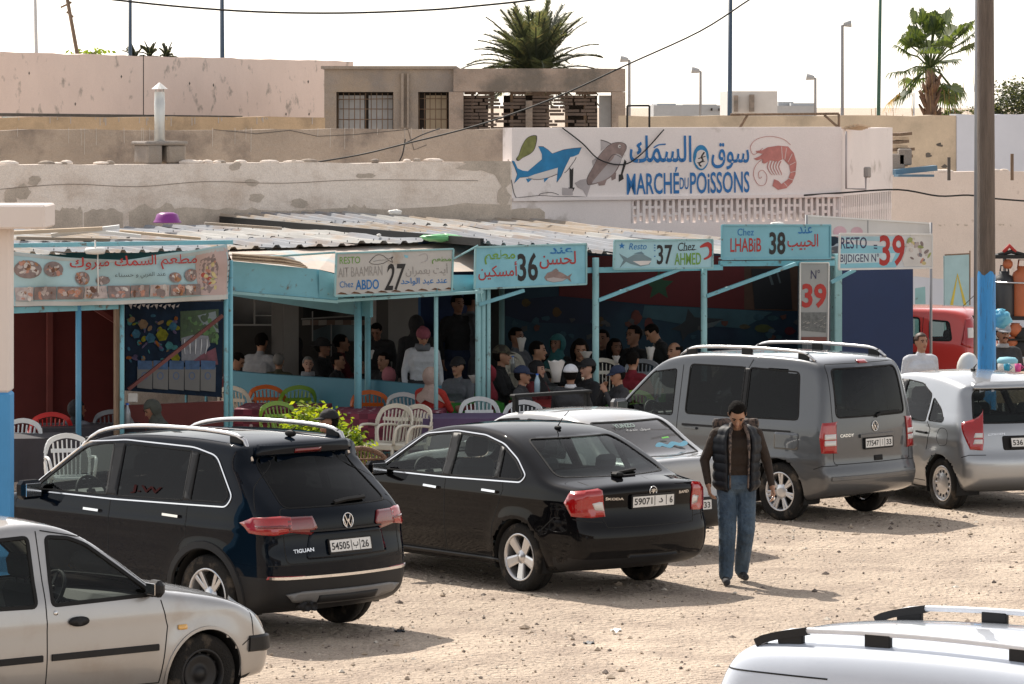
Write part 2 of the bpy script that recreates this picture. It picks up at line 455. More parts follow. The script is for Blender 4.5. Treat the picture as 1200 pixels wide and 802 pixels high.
def mk_car(name, sp, loc, rz, tags, cuts, regions, paint):
    """cuts: list of (axis, poly, drop?) ; regions: list of (part name, fn(c, n)->mask, material)"""
    s = Shell(sp); h = s.h
    nx, ny, nz = int(s.L / h), int(2 * s.w / h), int(s.H / h)
    idx = {}; V = []; Fc = []
    def vid(i, j, k):
        key = (i, j, k)
        if key not in idx: idx[key] = len(V); V.append((i / nx * s.L, -s.w + 2 * s.w * j / ny, s.H * k / nz))
        return idx[key]
    for i in range(nx):
        for j in range(ny):
            Fc.append((vid(i, j, nz), vid(i + 1, j, nz), vid(i + 1, j + 1, nz), vid(i, j + 1, nz)))
            Fc.append((vid(i, j, 0), vid(i, j + 1, 0), vid(i + 1, j + 1, 0), vid(i + 1, j, 0)))
    for i in range(nx):
        for k in range(nz):
            Fc.append((vid(i, 0, k), vid(i + 1, 0, k), vid(i + 1, 0, k + 1), vid(i, 0, k + 1)))
            Fc.append((vid(i, ny, k), vid(i, ny, k + 1), vid(i + 1, ny, k + 1), vid(i + 1, ny, k)))
    for j in range(ny):
        for k in range(nz):
            Fc.append((vid(0, j, k), vid(0, j, k + 1), vid(0, j + 1, k + 1), vid(0, j + 1, k)))
            Fc.append((vid(nx, j, k), vid(nx, j + 1, k), vid(nx, j + 1, k + 1), vid(nx, j, k + 1)))
    V = np.array(V, float); Fc = np.array(Fc)
    core = np.stack([np.clip(V[:, 0], .65, s.L - .7), np.clip(V[:, 1], -.4, .4), np.clip(V[:, 2], .5, .72)], 1)
    d = V - core; ln = np.linalg.norm(d, axis=1, keepdims=True); d /= ln
    p = s.ray(core, d, 1.9); n = s.nrm(p)
    done = np.zeros(len(p), bool)
    arch = []
    for ax_ in (s.xr, s.xf):
        c = [(ax_ + s.ra * math.cos(t), s.rw + s.ra * math.sin(t)) for t in np.linspace(-.5, math.pi + .5, 40)]
        arch.append(c + [(ax_ - s.ra * .85, -.3), (ax_ + s.ra * .85, -.3)])
    allcuts = [('L', a, 'arch') for a in arch] + cuts
    for ax, poly, drop in allcuts:
        dp_ = dens(poly, .02)
        for side in ((1, -1) if ax == 'L' else (1,)):
            if ax == 'L': msk = (n[:, 1] * side > .3); a, b = p[:, 0], p[:, 2]
            elif ax == 'B': msk = (n[:, 0] < -.12) & (p[:, 0] < s.L * .45); a, b = p[:, 1], p[:, 2]
            elif ax == 'F': msk = (n[:, 0] > .12) & (p[:, 0] > s.L * .5); a, b = p[:, 1], p[:, 2]
            elif ax == 'S': msk = np.abs(n[:, 1]) > .3; a, b = p[:, 0], p[:, 2]
            I = np.where(msk & ~done)[0]
            if not len(I): continue
            dd, qx, qy, _ = seg_dist(a[I], b[I], dp_)
            k = dd < h * .55; J = I[k]
            if not len(J): continue
            if ax == 'S':
                for sg in (1, -1):
                    JJ = J[p[J, 1] * sg > 0]; kk = k.copy(); kk[k] = p[J, 1] * sg > 0
                    if len(JJ): np_, _ = s.proj('L', qx[kk], qy[kk], sg); p[JJ] = np_
            else:
                np_, _ = s.proj(ax, qx[k], qy[k], side); 
                ok = np.linalg.norm(np_ - p[J], axis=1) < h * 3
                J = J[ok]; p[J] = np_[ok]
            done[J] = True
    n = s.nrm(p)
    # soften normals over the mesh
    E = np.concatenate([Fc[:, [0, 1]], Fc[:, [1, 2]], Fc[:, [2, 3]], Fc[:, [3, 0]]])
    for _ in range(2):
        acc = n.copy() * 2
        for c_ in range(3):
            acc[:, c_] += np.bincount(E[:, 0], n[E[:, 1], c_], len(n)) * .5 + np.bincount(E[:, 1], n[E[:, 0], c_], len(n)) * .5
        n = acc / np.linalg.norm(acc, axis=1, keepdims=True)
    c = p[Fc].mean(1); fn = n[Fc].mean(1)
    keep = np.ones(len(Fc), bool)
    for ax, poly, drop in allcuts:
        if not drop: continue
        for side in ((1, -1) if ax == 'L' else (1,)):
            if ax == 'L': msk = (fn[:, 1] * side > .3); a, b = c[:, 0], c[:, 2]
            elif ax == 'B': msk = (fn[:, 0] < -.1) & (c[:, 0] < s.L * .45); a, b = c[:, 1], c[:, 2]
            elif ax == 'F': msk = (fn[:, 0] > .1) & (c[:, 0] > s.L * .5); a, b = c[:, 1], c[:, 2]
            I = np.where(msk)[0]
            _, _, _, ins = seg_dist(a[I], b[I], poly); keep[I[ins]] = False
    for ax_ in (s.xr, s.xf):
        keep &= ~((fn[:, 2] < -.3) & (np.abs(c[:, 1]) > s.w - .32) & (np.abs(c[:, 0] - ax_) < s.ra * .97))
    root = empty(name, loc, rz, **tags)
    who = np.full(len(Fc), -1)
    regs = regions + [('underbody', lambda c, n: (n[:, 2] < -.6), M_WELL)]
    for ri, rg in enumerate(regs): who[(who < 0) & rg[1](c, fn)] = ri
    def emit(nm, sel, m):
        if not sel.any(): return
        ff = Fc[sel]; u, inv = np.unique(ff, return_inverse=True); inv = inv.reshape(ff.shape)
        me = bpy.data.meshes.new(nm); me.from_pydata(p[u].tolist(), [], inv.tolist()); me.materials.append(m)
        me.polygons.foreach_set('use_smooth', [True] * len(ff)); me.update()
        me.normals_split_custom_set_from_vertices(n[u].tolist())
        return link(nm, me, root)
    body = emit('body', keep & (who < 0), paint)
    s.parts = {'body': body}
    for ri, rg in enumerate(regs): s.parts[rg[3] if len(rg) > 3 else rg[0]] = emit(rg[0], keep & (who == ri), rg[2] or paint)
    s.root = root
    # wheel arch liners
    for side in (1, -1):
        for ax_ in (s.xr, s.xf):
            mb = MB(); t = np.linspace(-.35, math.pi + .35, 20); y0, y1 = side * (s.w - .34), side * (s.w - .035)
            vs = [(ax_ + (s.ra + .004) * math.cos(a), yy, s.rw + (s.ra + .004) * math.sin(a)) for yy in (y0, y1) for a in t]
            mb.add(vs, [(i, i + 1, i + 21, i + 20) for i in range(19)], 0, True)
            mb.add([(ax_, y0, s.rw)] + vs[:20], [(0, i, i + 1) for i in range(1, 20)], 0)
            mb.build('wheel_arch', M_WELL, root)
    return s

def patch(s, ax, poly, m, name='trim', off=.003, side=1, step=.035, parent=None, skirt=True, r=0):
    if r: poly = rpoly(poly, r)
    scale = 1
    if ax in 'CD': poly = [(a * .0075, b) for a, b in poly]; scale = 1 / .0075
    Vx, Ff = cdt_fill(poly, step)
    q, n = s.proj(ax, Vx[:, 0] * scale, Vx[:, 1], side)
    flip = (ax in 'LCD' and side > 0) or ax in 'B'
    if ax == 'C': flip = side < 0
    if ax == 'D': flip = side > 0
    if ax == 'L': flip = side > 0
    top = q + n * off
    fs = [f[::-1] if flip else f for f in Ff]
    vs = top.tolist()
    if skirt:
        ec = {}
        for f in fs:
            for a, b in zip(f, f[1:] + f[:1]): ec[(a, b)] = 1
        bd = [(a, b) for a, b in ec if (b, a) not in ec]
        nv = len(vs); vs += (q - n * .012).tolist()
        fs = fs + [[b, a, a + nv, b + nv] for a, b in bd]
    me = bpy.data.meshes.new(name); me.from_pydata(vs, [], fs); me.materials.append(m)
    nf = len(Ff); me.polygons.foreach_set('use_smooth', [i < nf for i in range(len(fs))]); me.update()
    nn = np.concatenate([n, n]) if skirt else n
    if not skirt: me.normals_split_custom_set_from_vertices(n.tolist())
    return link(name, me, parent or s.root)

def ribbon(s, ax, pts, w, h, m, name='trim', side=1, closed=False, step=.03, parent=None, base=-.004, mb=None, shape=.75):
    if ax in 'CD':
        pts = [(a * .0075, b) for a, b in pts]
    q = dens(pts, step, closed)
    A = np.array(q); sc = 1 / .0075 if ax in 'CD' else 1
    p, n = s.proj(ax, A[:, 0] * sc, A[:, 1], side); N = len(p)
    if closed: t = np.roll(p, -1, 0) - np.roll(p, 1, 0)
    else: t = np.gradient(p, axis=0)
    t /= np.linalg.norm(t, axis=1, keepdims=True) + 1e-9
    b = np.cross(t, n); b /= np.linalg.norm(b, axis=1, keepdims=True) + 1e-9
    pr = [(-w / 2, base), (-w / 2 * shape, h), (w / 2 * shape, h), (w / 2, base)]
    vs = []
    for i in range(N):
        for a, c in pr: vs.append(p[i] + b[i] * a + n[i] * c)
    fs = [(i * 4 + k, i * 4 + k + 1, ((i + 1) % N) * 4 + k + 1, ((i + 1) % N) * 4 + k) for i in range(N if closed else N - 1) for k in range(3)]
    if not closed: fs += [(3, 2, 1, 0), ((N - 1) * 4, (N - 1) * 4 + 1, (N - 1) * 4 + 2, (N - 1) * 4 + 3)]
    own = mb is None; mb = mb or MB(); mb.add(vs, fs, 0, False)
    if own: return mb.build(name, m, parent or s.root)

def gaps(s, L, w=.009, name='panel_gap'):
    for ax, pts, side in L: ribbon(s, ax, pts, w, .0012, M_GAP, name, side=side, base=-.002, shape=1)

def window(s, ax, poly, glass, side=1, name='window', seal=.016, sealm=None, r=.05, sh=.004):
    q = rpoly(poly, r)
    o = patch(s, ax, q, glass, name, off=-.004, side=side, skirt=False, step=.08)
    ribbon(s, ax, q, seal, sh, sealm or M_RUB, 'window_seal', side, True, parent=o)
    return o

def wheel(s, x, side, style, parent=None, tw=.21, yo=.03, turn=0):
    r = s.rw; ri = s.ri
    M = Matrix.Rotation(-side * math.pi / 2, 3, 'X')     # local z outward
    c = Vector((x, side * (s.w - yo - tw / 2), r)); hw = tw / 2
    mb = MB()
    pr = [(ri - .01, -hw * .8), (ri + .005, -hw * .9), ((ri + r) / 2, -hw), (r * .965, -hw * .88), (r * .992, -hw * .68), (r, -hw * .45), (r, -hw * .1), (r - .008, -hw * .08), (r - .008, hw * .08), (r, hw * .1), (r, hw * .45), (r * .992, hw * .68), (r * .965, hw * .88), ((ri + r) / 2, hw), (ri + .005, hw * .9), (ri - .01, hw * .8)]
    mb.lathe(pr, 40, c, M)
    o = mb.build('wheel', M_TYRE, parent or s.root)
    rb = MB()
    zf = hw * .88
    rb.lathe([(ri + .004, zf), (ri - .004, zf + .006), (ri - .014, zf), (ri - .022, zf - .03), (ri - .03, -hw * .7)], 40, c, M)
    back = MB(); back.lathe([(0.001, zf - .10), (ri - .03, zf - .10)], 24, c, M); back.lathe([(.14, zf - .085), (.14, zf - .095), (.05, zf - .09)], 24, c, M)
    bm = M_STEEL
    def spoke(a, w0, w1, r0, r1, z0, z1, th=.025):
        ca, sa = math.cos(a), math.sin(a)
        vs = []
        for rr_, ww, zz in ((r0, w0, z0), (r1, w1, z1)):
            for sgn, dz in ((-1, -th), (-1, -.004), (-.6, 0), (.6, 0), (1, -.004), (1, -th)):
                X, Y = rr_ * ca - sgn * ww / 2 * sa, rr_ * sa + sgn * ww / 2 * ca
                vs.append(c + M @ Vector((X, Y, zz + dz)))
        rb.add(vs, [(k, k + 1, k + 7, k + 6) for k in range(5)] + [(5, 4, 3, 2, 1, 0), (6, 7, 8, 9, 10, 11)])
    tt = turn
    if style == 'five':
        for k in range(5): spoke(tt + k * 2 * math.pi / 5, .075, .105, .03, ri - .012, zf - .03, zf - .006)
        rb.lathe([(.001, zf - .012), (.028, zf - .012), (.034, zf - .02), (.06, zf - .026), (.075, zf - .04)], 20, c, M)
    elif style == 'twin':
        for k in range(5):
            for dl in (-.17, .17): spoke(tt + k * 2 * math.pi / 5 + dl * .9, .032, .042, .05, ri - .012, zf - .03, zf - .004)
        rb.lathe([(.001, zf - .014), (.03, zf - .014), (.07, zf - .022), (.085, zf - .04)], 20, c, M)
    elif style == 'seven':
        for k in range(7):
            for dl in (-.11, .11): spoke(tt + k * 2 * math.pi / 7 + dl, .026, .036, .06, ri - .012, zf - .018, zf - .004)
        rb.lathe([(.001, zf - .01), (.03, zf - .01), (.075, zf - .012), (.09, zf - .03)], 20, c, M)
    elif style == 'cover':
        rb.lathe([(.001, zf + .004), (.07, zf + .003), (.10, zf - .003), (.125, zf - .008)], 24, c, M)
        for k in range(13): spoke(k * 2 * math.pi / 13, .026, .048, .12, ri - .035, zf - .008, zf - .008, .012)
        rb.lathe([(ri - .045, zf - .010), (ri - .018, zf - .002)], 30, c, M)
    elif style == 'steel':
        bm = M_STEEL
        rb.lathe([(.001, zf - .03), (.045, zf - .03), (.05, zf - .045), (.09, zf - .05), (.13, zf - .028), (.15, zf - .03), (ri - .03, zf - .07)], 30, c, M)
        for k in range(12):
            a = k * math.pi / 6; back.lathe([(.001, 0), (.014, .001)], 8, c + M @ Vector((.165 * math.cos(a), .165 * math.sin(a), zf - .045)), M)
    back.build('brake_disc', M_STEEL, o)
    rb.build('rim', M_STEEL if style == 'steel' else M_ALU, o)
    return o

def cabin(s, xf_seat, xr_seat, belt=.95, wheel_side=1, roofz=None):
    """seats, dashboard and steering wheel seen through the glass"""
    wd = s.w
    for yy in (.36, -.36):
        mb = MB(); mb.box((xf_seat, yy, belt - .12), (.16, .46, .62), M=Matrix.Rotation(R(-14), 3, 'Y'), bev=.05)
        mb.box((xf_seat + .28, yy, belt - .45), (.5, .48, .16), bev=.05)
        o = mb.build('front_seat', M_SEAT, s.root)
        hb = MB(); hb.box((xf_seat - .10, yy, belt + .30), (.1, .27, .19), M=Matrix.Rotation(R(-10), 3, 'Y'), bev=.04)
        hb.tube([(xf_seat - .08, yy - .06, belt + .15), (xf_seat - .1, yy - .06, belt + .28)], .007, 6); hb.tube([(xf_seat - .08, yy + .06, belt + .15), (xf_seat - .1, yy + .06, belt + .28)], .007, 6)
        hb.build('headrest', M_SEAT, o)
    mb = MB(); mb.box((xr_seat, 0, belt - .14), (.16, 1.24, .56), M=Matrix.Rotation(R(-18), 3, 'Y'), bev=.05)
    mb.box((xr_seat + .26, 0, belt - .45), (.5, 1.24, .16), bev=.05)
    o = mb.build('rear_seat', M_SEAT, s.root)
    for yy in (.36, -.36):
        hb = MB(); hb.box((xr_seat - .11, yy, belt + .19), (.09, .25, .14), M=Matrix.Rotation(R(-10), 3, 'Y'), bev=.04); hb.build('headrest', M_SEAT, o)
    mb = MB(); mb.box((xf_seat + 1.0, 0, belt - .12), (.42, 1.36, .2), bev=.06); mb.build('dashboard', M_INT, s.root)
    mb = MB(); c = Vector((xf_seat + .62, .36 * wheel_side, belt - .02)); M = Matrix.Rotation(R(-62), 3, 'Y')
    mb.tube([c + M @ Vector((.18 * math.cos(a), .18 * math.sin(a), 0)) for a in np.linspace(0, 2 * math.pi, 21)], .015, 6, caps=False)
    mb.box(c, (.12, .1, .03), M=M, bev=.01); mb.bar(c + M @ Vector((-.17, 0, 0)), c + M @ Vector((.17, 0, 0)), .03, .015)
    mb.tube([c, c + M @ Vector((0, 0, -.3))], .025, 6)
    mb.build('steering_wheel', M_RUB, s.root)
    # floor
    mb = MB(); mb.box((s.L / 2, 0, belt - .56), (s.L - 1.7, s.w * 2 - .5, .02)); mb.build('cabin_floor', M_INT, s.root)

def plate(s, z, y, txt, w=.52, h=.11, tilt=0, off=.012):
    q, n = s.proj('B', [y], [z]); q = Vector(q[0]); n = Vector(n[0]); n.y = 0; n.normalize()
    u = Vector((0, -1, 0)); v = Vector(n).cross(u)
    v = u.cross(n) * -1 if u.cross(n).z < 0 else u.cross(n)
    v = v.normalized(); o = q + n * off
    M = Matrix((u, v, n)).transposed()
    mb = MB(); mb.box(o, (w, h, .012), M=M, bev=.004)
    pl = mb.build('number_plate', M_PLT, s.root)
    fr = MB()
    for a, b in (((-w / 2, -h / 2), (w / 2, -h / 2)), ((w / 2, -h / 2), (w / 2, h / 2)), ((w / 2, h / 2), (-w / 2, h / 2)), ((-w / 2, h / 2), (-w / 2, -h / 2))):
        fr.bar(o + u * a[0] + v * a[1], o + u * b[0] + v * b[1], .012, .02)
    fr.build('plate_frame', M_PLAS, pl)
    o2 = o - u * w / 2 - v * h / 2
    x = .0
    for body, x0, x1, y0, y1 in txt:
        if body == '|':
            mb = MB(); mb.box(o2 + u * w * x0 + v * h * .5 + n * .0075, (.006, h * .78, .002), M=M); mb.build('plate_bar', M_PTXT, pl)
        else: text(body, o2 + u * w * x0 + v * h * y0, u, v, w * (x1 - x0), h * (y1 - y0), M_PTXT, pl, depth=.0085, bold=.015)
    return pl

def strokes(s, ax, y, z, rad, lines, m, name, closed_ring=True, side=1, off=.006, w=.009):
    """emblem on the rear made of ring + strokes (unit coordinates: x right as seen, y up)"""
    q, n = s.proj(ax, [y], [z]); q = Vector(q[0]); n = Vector(n[0]).normalized()
    u = Vector((0, -1, 0)) if ax == 'B' else Vector((1 * side, 0, 0)); u = (u - n * u.dot(n)).normalized(); v = n.cross(u)
    if v.z < 0: v = -v
    mb = MB(); o = q + n * off
    if closed_ring: mb.tube([o + (u * math.cos(a) + v * math.sin(a)) * rad for a in np.linspace(0, 2 * math.pi, 25)], w * .55, 6, caps=False)
    for ln in lines:
        pts = [o + u * a * rad + v * b * rad for a, b in ln]
        for a, b in zip(pts, pts[1:]): mb.bar(a, b, w * .75, w * .8)
    return mb.build(name, m, s.root)
def badge(s, txt, y, z, w, h, m=None, ax='B', side=1):
    q, n = s.proj(ax, [y], [z], side); q = Vector(q[0]); n = Vector(n[0])
    u = Vector((0, -1, 0)) if ax == 'B' else Vector((-side, 0, 0)); u = (u - n * u.dot(n)).normalized(); v = n.cross(u)
    if v.z < 0: v = -v
    text(txt, q, u, v, w, h, m or M_CHR, s.root, 'badge_lettering', bold=.02, depth=.004)
VWL = [[(-.55, .78), (-.16, -.1), (0, .22), (.16, -.1), (.55, .78)], [(-.9, .3), (-.42, -.78), (0, .02), (.42, -.78), (.9, .3)]]

def mirror(s, x, z, m, side, size=(.09, .10, .075), out=.12, glassfront=True):
    q, n = s.proj('L', [x], [z], side); c = Vector(q[0]) + Vector((0, side * out, .03))
    mb = MB(); mb.box(c, (size[0] * 1.3, size[1] * 1.9, size[2] * 1.75), bev=.035); mb.box(c + Vector((-.0, -side * out * .6, -.05)), (.06, out, .03), bev=.01)
    o = mb.build('wing_mirror', m, s.root)
    g = MB(); g.box(c + Vector((-size[0] * .65, 0, 0)), (.006, size[1] * 1.4, size[2] * 1.2), bev=.002); g.build('mirror_glass', M_CHR, o)
    return o
def handle(s, x, z, m, side, w=.2, h=.03):
    ribbon(s, 'L', [(x - w / 2, z), (x + w / 2, z + .005)], h, .03, m, 'door_handle', side, step=.05, base=.0, shape=.7)
def rails(s, x0, x1, y, m=None, hgt=.055, r=.016, feet=(0, .5, 1), footm=None, sag=.0):
    for sd in (1, -1):
        xs = np.linspace(x0, x1, 25); q, n = s.proj('T', xs, np.full(25, y * sd))
        t = np.linspace(0, 1, 25); lift = hgt * np.clip(np.minimum(t, 1 - t) / .10, 0, 1) ** .6
        pts = [Vector(a) + Vector((0, 0, l + .004)) for a, l in zip(q, lift)]
        mb = MB(); mb.tube(pts, r, 8); o = mb.build('roof_rail', m or M_ALUS, s.root)
        for f in feet:
            fb = MB()
            i = min(24, max(0, int(round(f * 24)))); i = 2 if i == 0 else (22 if i == 24 else i); p = pts[i]
            fb.box((p.x, p.y, p.z - lift[i] / 2 - .008), (.16, .035, lift[i] + .012), bev=.008)
            fb.build('rail_foot', footm or M_PLAS, o)
def place(px, py, rz, lx, ly):
    """root location so that the local ground point (lx, ly) stands at a pixel of the photo"""
    g = Gd(px, py); c, s_ = math.cos(rz), math.sin(rz)
    return (g.x - (lx * c - ly * s_), g.y - (lx * s_ + ly * c), 0)
def inpoly(poly, side):
    def f(c, n):
        _, _, _, i = seg_dist(c[:, 0], c[:, 2], poly); return i & (n[:, 1] * side > .3)
    return f
def doors(front, rear):
    out = []
    for sd in (1, -1):
        out.append(('front_door', inpoly(front, sd), None, 'fd%d' % sd))
        if rear: out.append(('rear_door', inpoly(rear, sd), None, 'rd%d' % sd))
    return out
def rect(a, b, c, d): return [(a, c), (b, c), (b, d), (a, d)]

def paint(name, col, metal=0.0, rough=.35, dust=.0, film=.25, spec=.5):
    if name in MATS: return MATS[name]
    m = mat(name, col, rough, metal, var=.03, sc=1.5, coat=1, spec=spec, col2=(.34, .31, .28) if dust else None, thr=.66, sharp=.12, sc2=2.0)
    n = m.node_tree.nodes; l = m.node_tree.links; b = n['Principled BSDF']
    if spec == 0: b.inputs['Coat IOR'].default_value = 1.38; b.inputs['Coat Weight'].default_value = .65
    # thin film of lot dust: rougher and paler low down on the body
    g = n.new('ShaderNodeTexCoord'); sx = n.new('ShaderNodeSeparateXYZ'); l.new(g.outputs['Object'], sx.inputs[0])
    nz = n.new('ShaderNodeTexNoise'); nz.inputs['Scale'].default_value = 5; nz.inputs['Detail'].default_value = 8; l.new(g.outputs['Object'], nz.inputs['Vector'])
    mr = n.new('ShaderNodeMapRange'); mr.inputs[1].default_value = .75; mr.inputs[2].default_value = .2; mr.inputs[3].default_value = .0; mr.inputs[4].default_value = .55 if dust else film
    l.new(sx.outputs[2], mr.inputs[0])
    mu = n.new('ShaderNodeMath'); mu.operation = 'MULTIPLY'; l.new(mr.outputs[0], mu.inputs[0]); l.new(nz.outputs[0], mu.inputs[1])
    src = b.inputs['Base Color'].links[0].from_socket
    mx = n.new('ShaderNodeMix'); mx.data_type = 'RGBA'; mx.inputs[7].default_value = (.30, .27, .235, 1)
    l.new(mu.outputs[0], mx.inputs[0]); l.new(src, mx.inputs[6]); l.new(mx.outputs[2], b.inputs['Base Color'])
    m2 = n.new('ShaderNodeMapRange'); m2.inputs[3].default_value = .02; m2.inputs[4].default_value = .30; l.new(mu.outputs[0], m2.inputs[0]); l.new(m2.outputs[0], b.inputs['Coat Roughness'])
    return m

# ---------------------------------------------------------------- dark blue-black SUV
PT_SUV = paint('midnight_paint', (.0022, .005, .010), 0, .25, film=.05, spec=.0)
th = R(135)
cp = [(-1, .56), (.62, .56), (.62, .40), (3.9, .40), (3.9, .5), (6, .5), (6, -1), (-1, -1)]
D1 = [(3.42, .42), (3.42, 1.0), (3.28, 1.10), (2.63, 1.56), (2.2, 1.60), (2.14, 1.1), (2.14, .42)]
D2 = [(2.13, .42), (2.13, 1.1), (2.15, 1.60), (1.2, 1.60), (1.14, 1.2), (1.14, .85), (1.3, .72), (1.4, .42)]
W1 = [(3.20, 1.105), (2.62, 1.50), (2.40, 1.54), (2.24, 1.55), (2.19, 1.115)]
W2 = [(2.09, 1.115), (2.12, 1.555), (1.22, 1.545), (1.20, 1.135)]
W3 = [(1.13, 1.14), (1.15, 1.54), (.98, 1.515), (.86, 1.44), (.66, 1.21), (.70, 1.15)]
RG = [(-.64, 1.12), (.64, 1.12), (.55, 1.52), (-.55, 1.52)]
FG = [(-.70, 1.10), (.70, 1.10), (.55, 1.50), (-.55, 1.50)]
sp = dict(L=4.49, w=.92, H=1.675, xr=.90, xf=3.58, rw=.352, ri=.235, ra=.405, tum=.33, crown=.05, br=.16, bf=.22,
          prof=[(.16, .27), (.02, .36), (.0, .50), (.0, .70), (.035, .84), (.04, 1.0), (.07, 1.10), (.30, 1.28), (.60, 1.50), (.53, 1.60), (.66, 1.645), (.95, 1.665), (1.3, 1.675), (2.0, 1.665), (2.45, 1.625), (2.75, 1.55), (3.15, 1.31), (3.45, 1.12), (3.7, 1.075), (4.1, 1.01), (4.36, .91), (4.46, .78), (4.49, .52), (4.42, .30), (4.2, .21), (.4, .22)],
          plan=[(-.3, .80), (.0, .82), (.2, .87), (.6, .905), (1.2, .92), (3.2, .92), (3.8, .91), (4.2, .87), (4.5, .78)],
          belt=[(0, 1.10), (1.0, 1.10), (2.2, 1.07), (3.4, 1.03), (4.5, .86)], crease=(.93, .012))
suv = mk_car('parked_suv', sp, place(238, 750, th, .90, .90), th,
             dict(label='glossy blue-black SUV with silver roof rails and chrome bumper strip', cat='car', group='cars parked in rows on the dirt lot'),
             [('L', rpoly(W1, .04), 1), ('L', rpoly(W2, .04), 1), ('L', rpoly(W3, .05), 1), ('B', rpoly(RG, .07), 1), ('F', rpoly(FG, .06), 1), ('L', cp, 0), ('B', rect(-2, 2, -1, .56), 0)],
             [('lower_cladding', lambda c, n: seg_dist(c[:, 0], c[:, 2], cp)[3], M_PLAS)] + doors(D1, D2) +
             [('tailgate', lambda c, n: (c[:, 0] < .55) & (np.abs(c[:, 1]) < .70) & (c[:, 2] > .66) & (c[:, 2] < 1.60), None),
              ('hood', lambda c, n: (c[:, 0] > 3.42) & (n[:, 2] > .5) & (np.abs(c[:, 1]) < .72), None)], PT_SUV)
s = suv; s.root.scale = (1.04, .94, 1.03)
for sd in (1, -1):
    for q in (W1, W2, W3): window(s, 'L', q, GL_DARK if q is not W1 else GL_MID, sd, 'side_window', r=.04)
    # gloss black pillars
    patch(s, 'L', [(2.22, 1.12), (2.26, 1.55), (2.10, 1.555), (2.07, 1.12)], M_PLAS, 'pillar_trim', .004, sd)
    patch(s, 'L', [(1.21, 1.14), (1.235, 1.545), (1.13, 1.54), (1.11, 1.14)], M_PLAS, 'pillar_trim', .004, sd)
    ribbon(s, 'L', rpoly([(3.28, 1.085), (2.64, 1.535), (2.1, 1.585), (1.2, 1.575), (.90, 1.52), (.61, 1.20), (.66, 1.115), (2.1, 1.085)], .07), .015, .010, M_CHR, 'chrome_window_trim', sd, True)
    for ax_ in (s.xr, s.xf):
        ribbon(s, 'L', [(ax_ + (s.ra + .03) * math.cos(t), s.rw + (s.ra + .03) * math.sin(t)) for t in np.linspace(-.25 if ax_ > 2 else -.1, math.pi + .2, 30)], .075, .016, M_PLAS, 'arch_trim', sd)
    handle(s, 2.36, .975, M_CHR, sd); handle(s, 1.32, 1.0, M_CHR, sd)
    mirror(s, 3.10, 1.08, PT_SUV, sd, (.10, .13, .095), .14)
    for x in (s.xr, s.xf): wheel(s, x, sd, 'twin', turn=.3)
    # wrap-round tail lamp: outer and inner halves
    patch(s, 'C', [s.cr(.66, .93), s.cr(.66, 1.05), (40, 1.06), s.cs(.34, 1.05), s.cs(.50, 1.00), s.cs(.36, .925), (52, .91)], M_LRED, 'tail_lamp', .012, sd)
    patch(s, 'C', [s.cr(.675, .955), (40, .965), s.cs(.26, .96), s.cs(.30, .985), (40, .99), s.cr(.675, .975)], M_LRED2, 'lamp_band', .015, sd)
    patch(s, 'B', [(sd * .36, .955), (sd * .40, 1.05), (sd * .655, 1.05), (sd * .655, .93), (sd * .43, .90)], M_LRED2, 'tail_lamp', .012)
    patch(s, 'C', [s.cr(.52, .545), s.cr(.52, .57), (60, .575), (62, .55)], M_LRED, 'reflector', .012, sd)
    patch(s, 'D', [s.cr(.45, .76), s.cr(.45, .86), (30, .89), s.cs(.42, .93), s.cs(.34, .84), (40, .76)], M_LHEAD, 'headlight', .008, sd)
    gaps(s, [('L', [(3.42, .42), (3.42, 1.0), (3.30, 1.075)], sd), ('L', [(2.14, .42), (2.14, 1.09)], sd), ('L', [(1.14, 1.09), (1.14, .85), (1.24, .76)], sd), ('L', [(3.42, .43), (1.42, .43)], sd), ('C', [s.cr(.7, .66), (60, .66)], sd), ('L', [(.33, 1.10), (.40, 1.22), (.60, 1.50)], sd)])
window(s, 'B', RG, GL_DARK, 1, 'rear_window', r=.07)
window(s, 'F', FG, GL_CLEAR, 1, 'windscreen', r=.06)
gaps(s, [('B', rpoly([(-.70, .67), (.70, .67), (.70, 1.08), (.66, 1.12), (-.66, 1.12), (-.70, 1.08)], .06) + [(-.70, .67)], 1)])
ribbon(s, 'B', [(-.72, .555), (.72, .555)], .03, .014, M_CHR, 'chrome_bumper_strip', step=.06)
for sd in (1, -1): ribbon(s, 'C', [s.cr(.71, .555), (30, .556), (58, .56)], .03, .014, M_CHR, 'chrome_bumper_strip', sd)
patch(s, 'B', [(-.62, .36), (-.70, .42), (-.52, .44), (.52, .44), (.70, .42), (.62, .36), (.40, .33), (-.40, .33)], mat('satin_grey', (.16, .16, .16), .4), 'diffuser', .014)
patch(s, 'B', rect(-.36, .36, .345, .40), M_PLAS, 'diffuser_vent', .02)
mb = MB()
for y in (.50, .42): mb.lathe([(.001, .0), (.032, .0), (.038, -.02), (.038, .1)], 14, (.045, y, .31), Matrix.Rotation(R(90), 3, 'Y'))
mb.build('exhaust', M_PLAS, s.root)
patch(s, 'B', rpoly([(-.50, .70), (-.44, .92), (.44, .92), (.50, .70)], .04), PT_SUV, 'plate_recess', .006)
ribbon(s, 'B', [(-.44, .93), (.44, .93)], .02, .015, M_PLAS, 'recess_lip')
plate(s, .79, 0, [('54505', .05, .47, .22, .78), ('|', .52, 0, 0, 0), ('ب', .56, .68, .22, .7), ('|', .72, 0, 0, 0), ('26', .76, .93, .22, .78)])
strokes(s, 'B', 0, .995, .062, VWL, M_CHR, 'emblem')
badge(s, 'TIGUAN', .62, .755, .21, .032); badge(s, 'J.W', 1.90, 1.15, .40, .075, mat('window_marker', (.04, .005, .005), .7, spec=.1), 'L', 1)
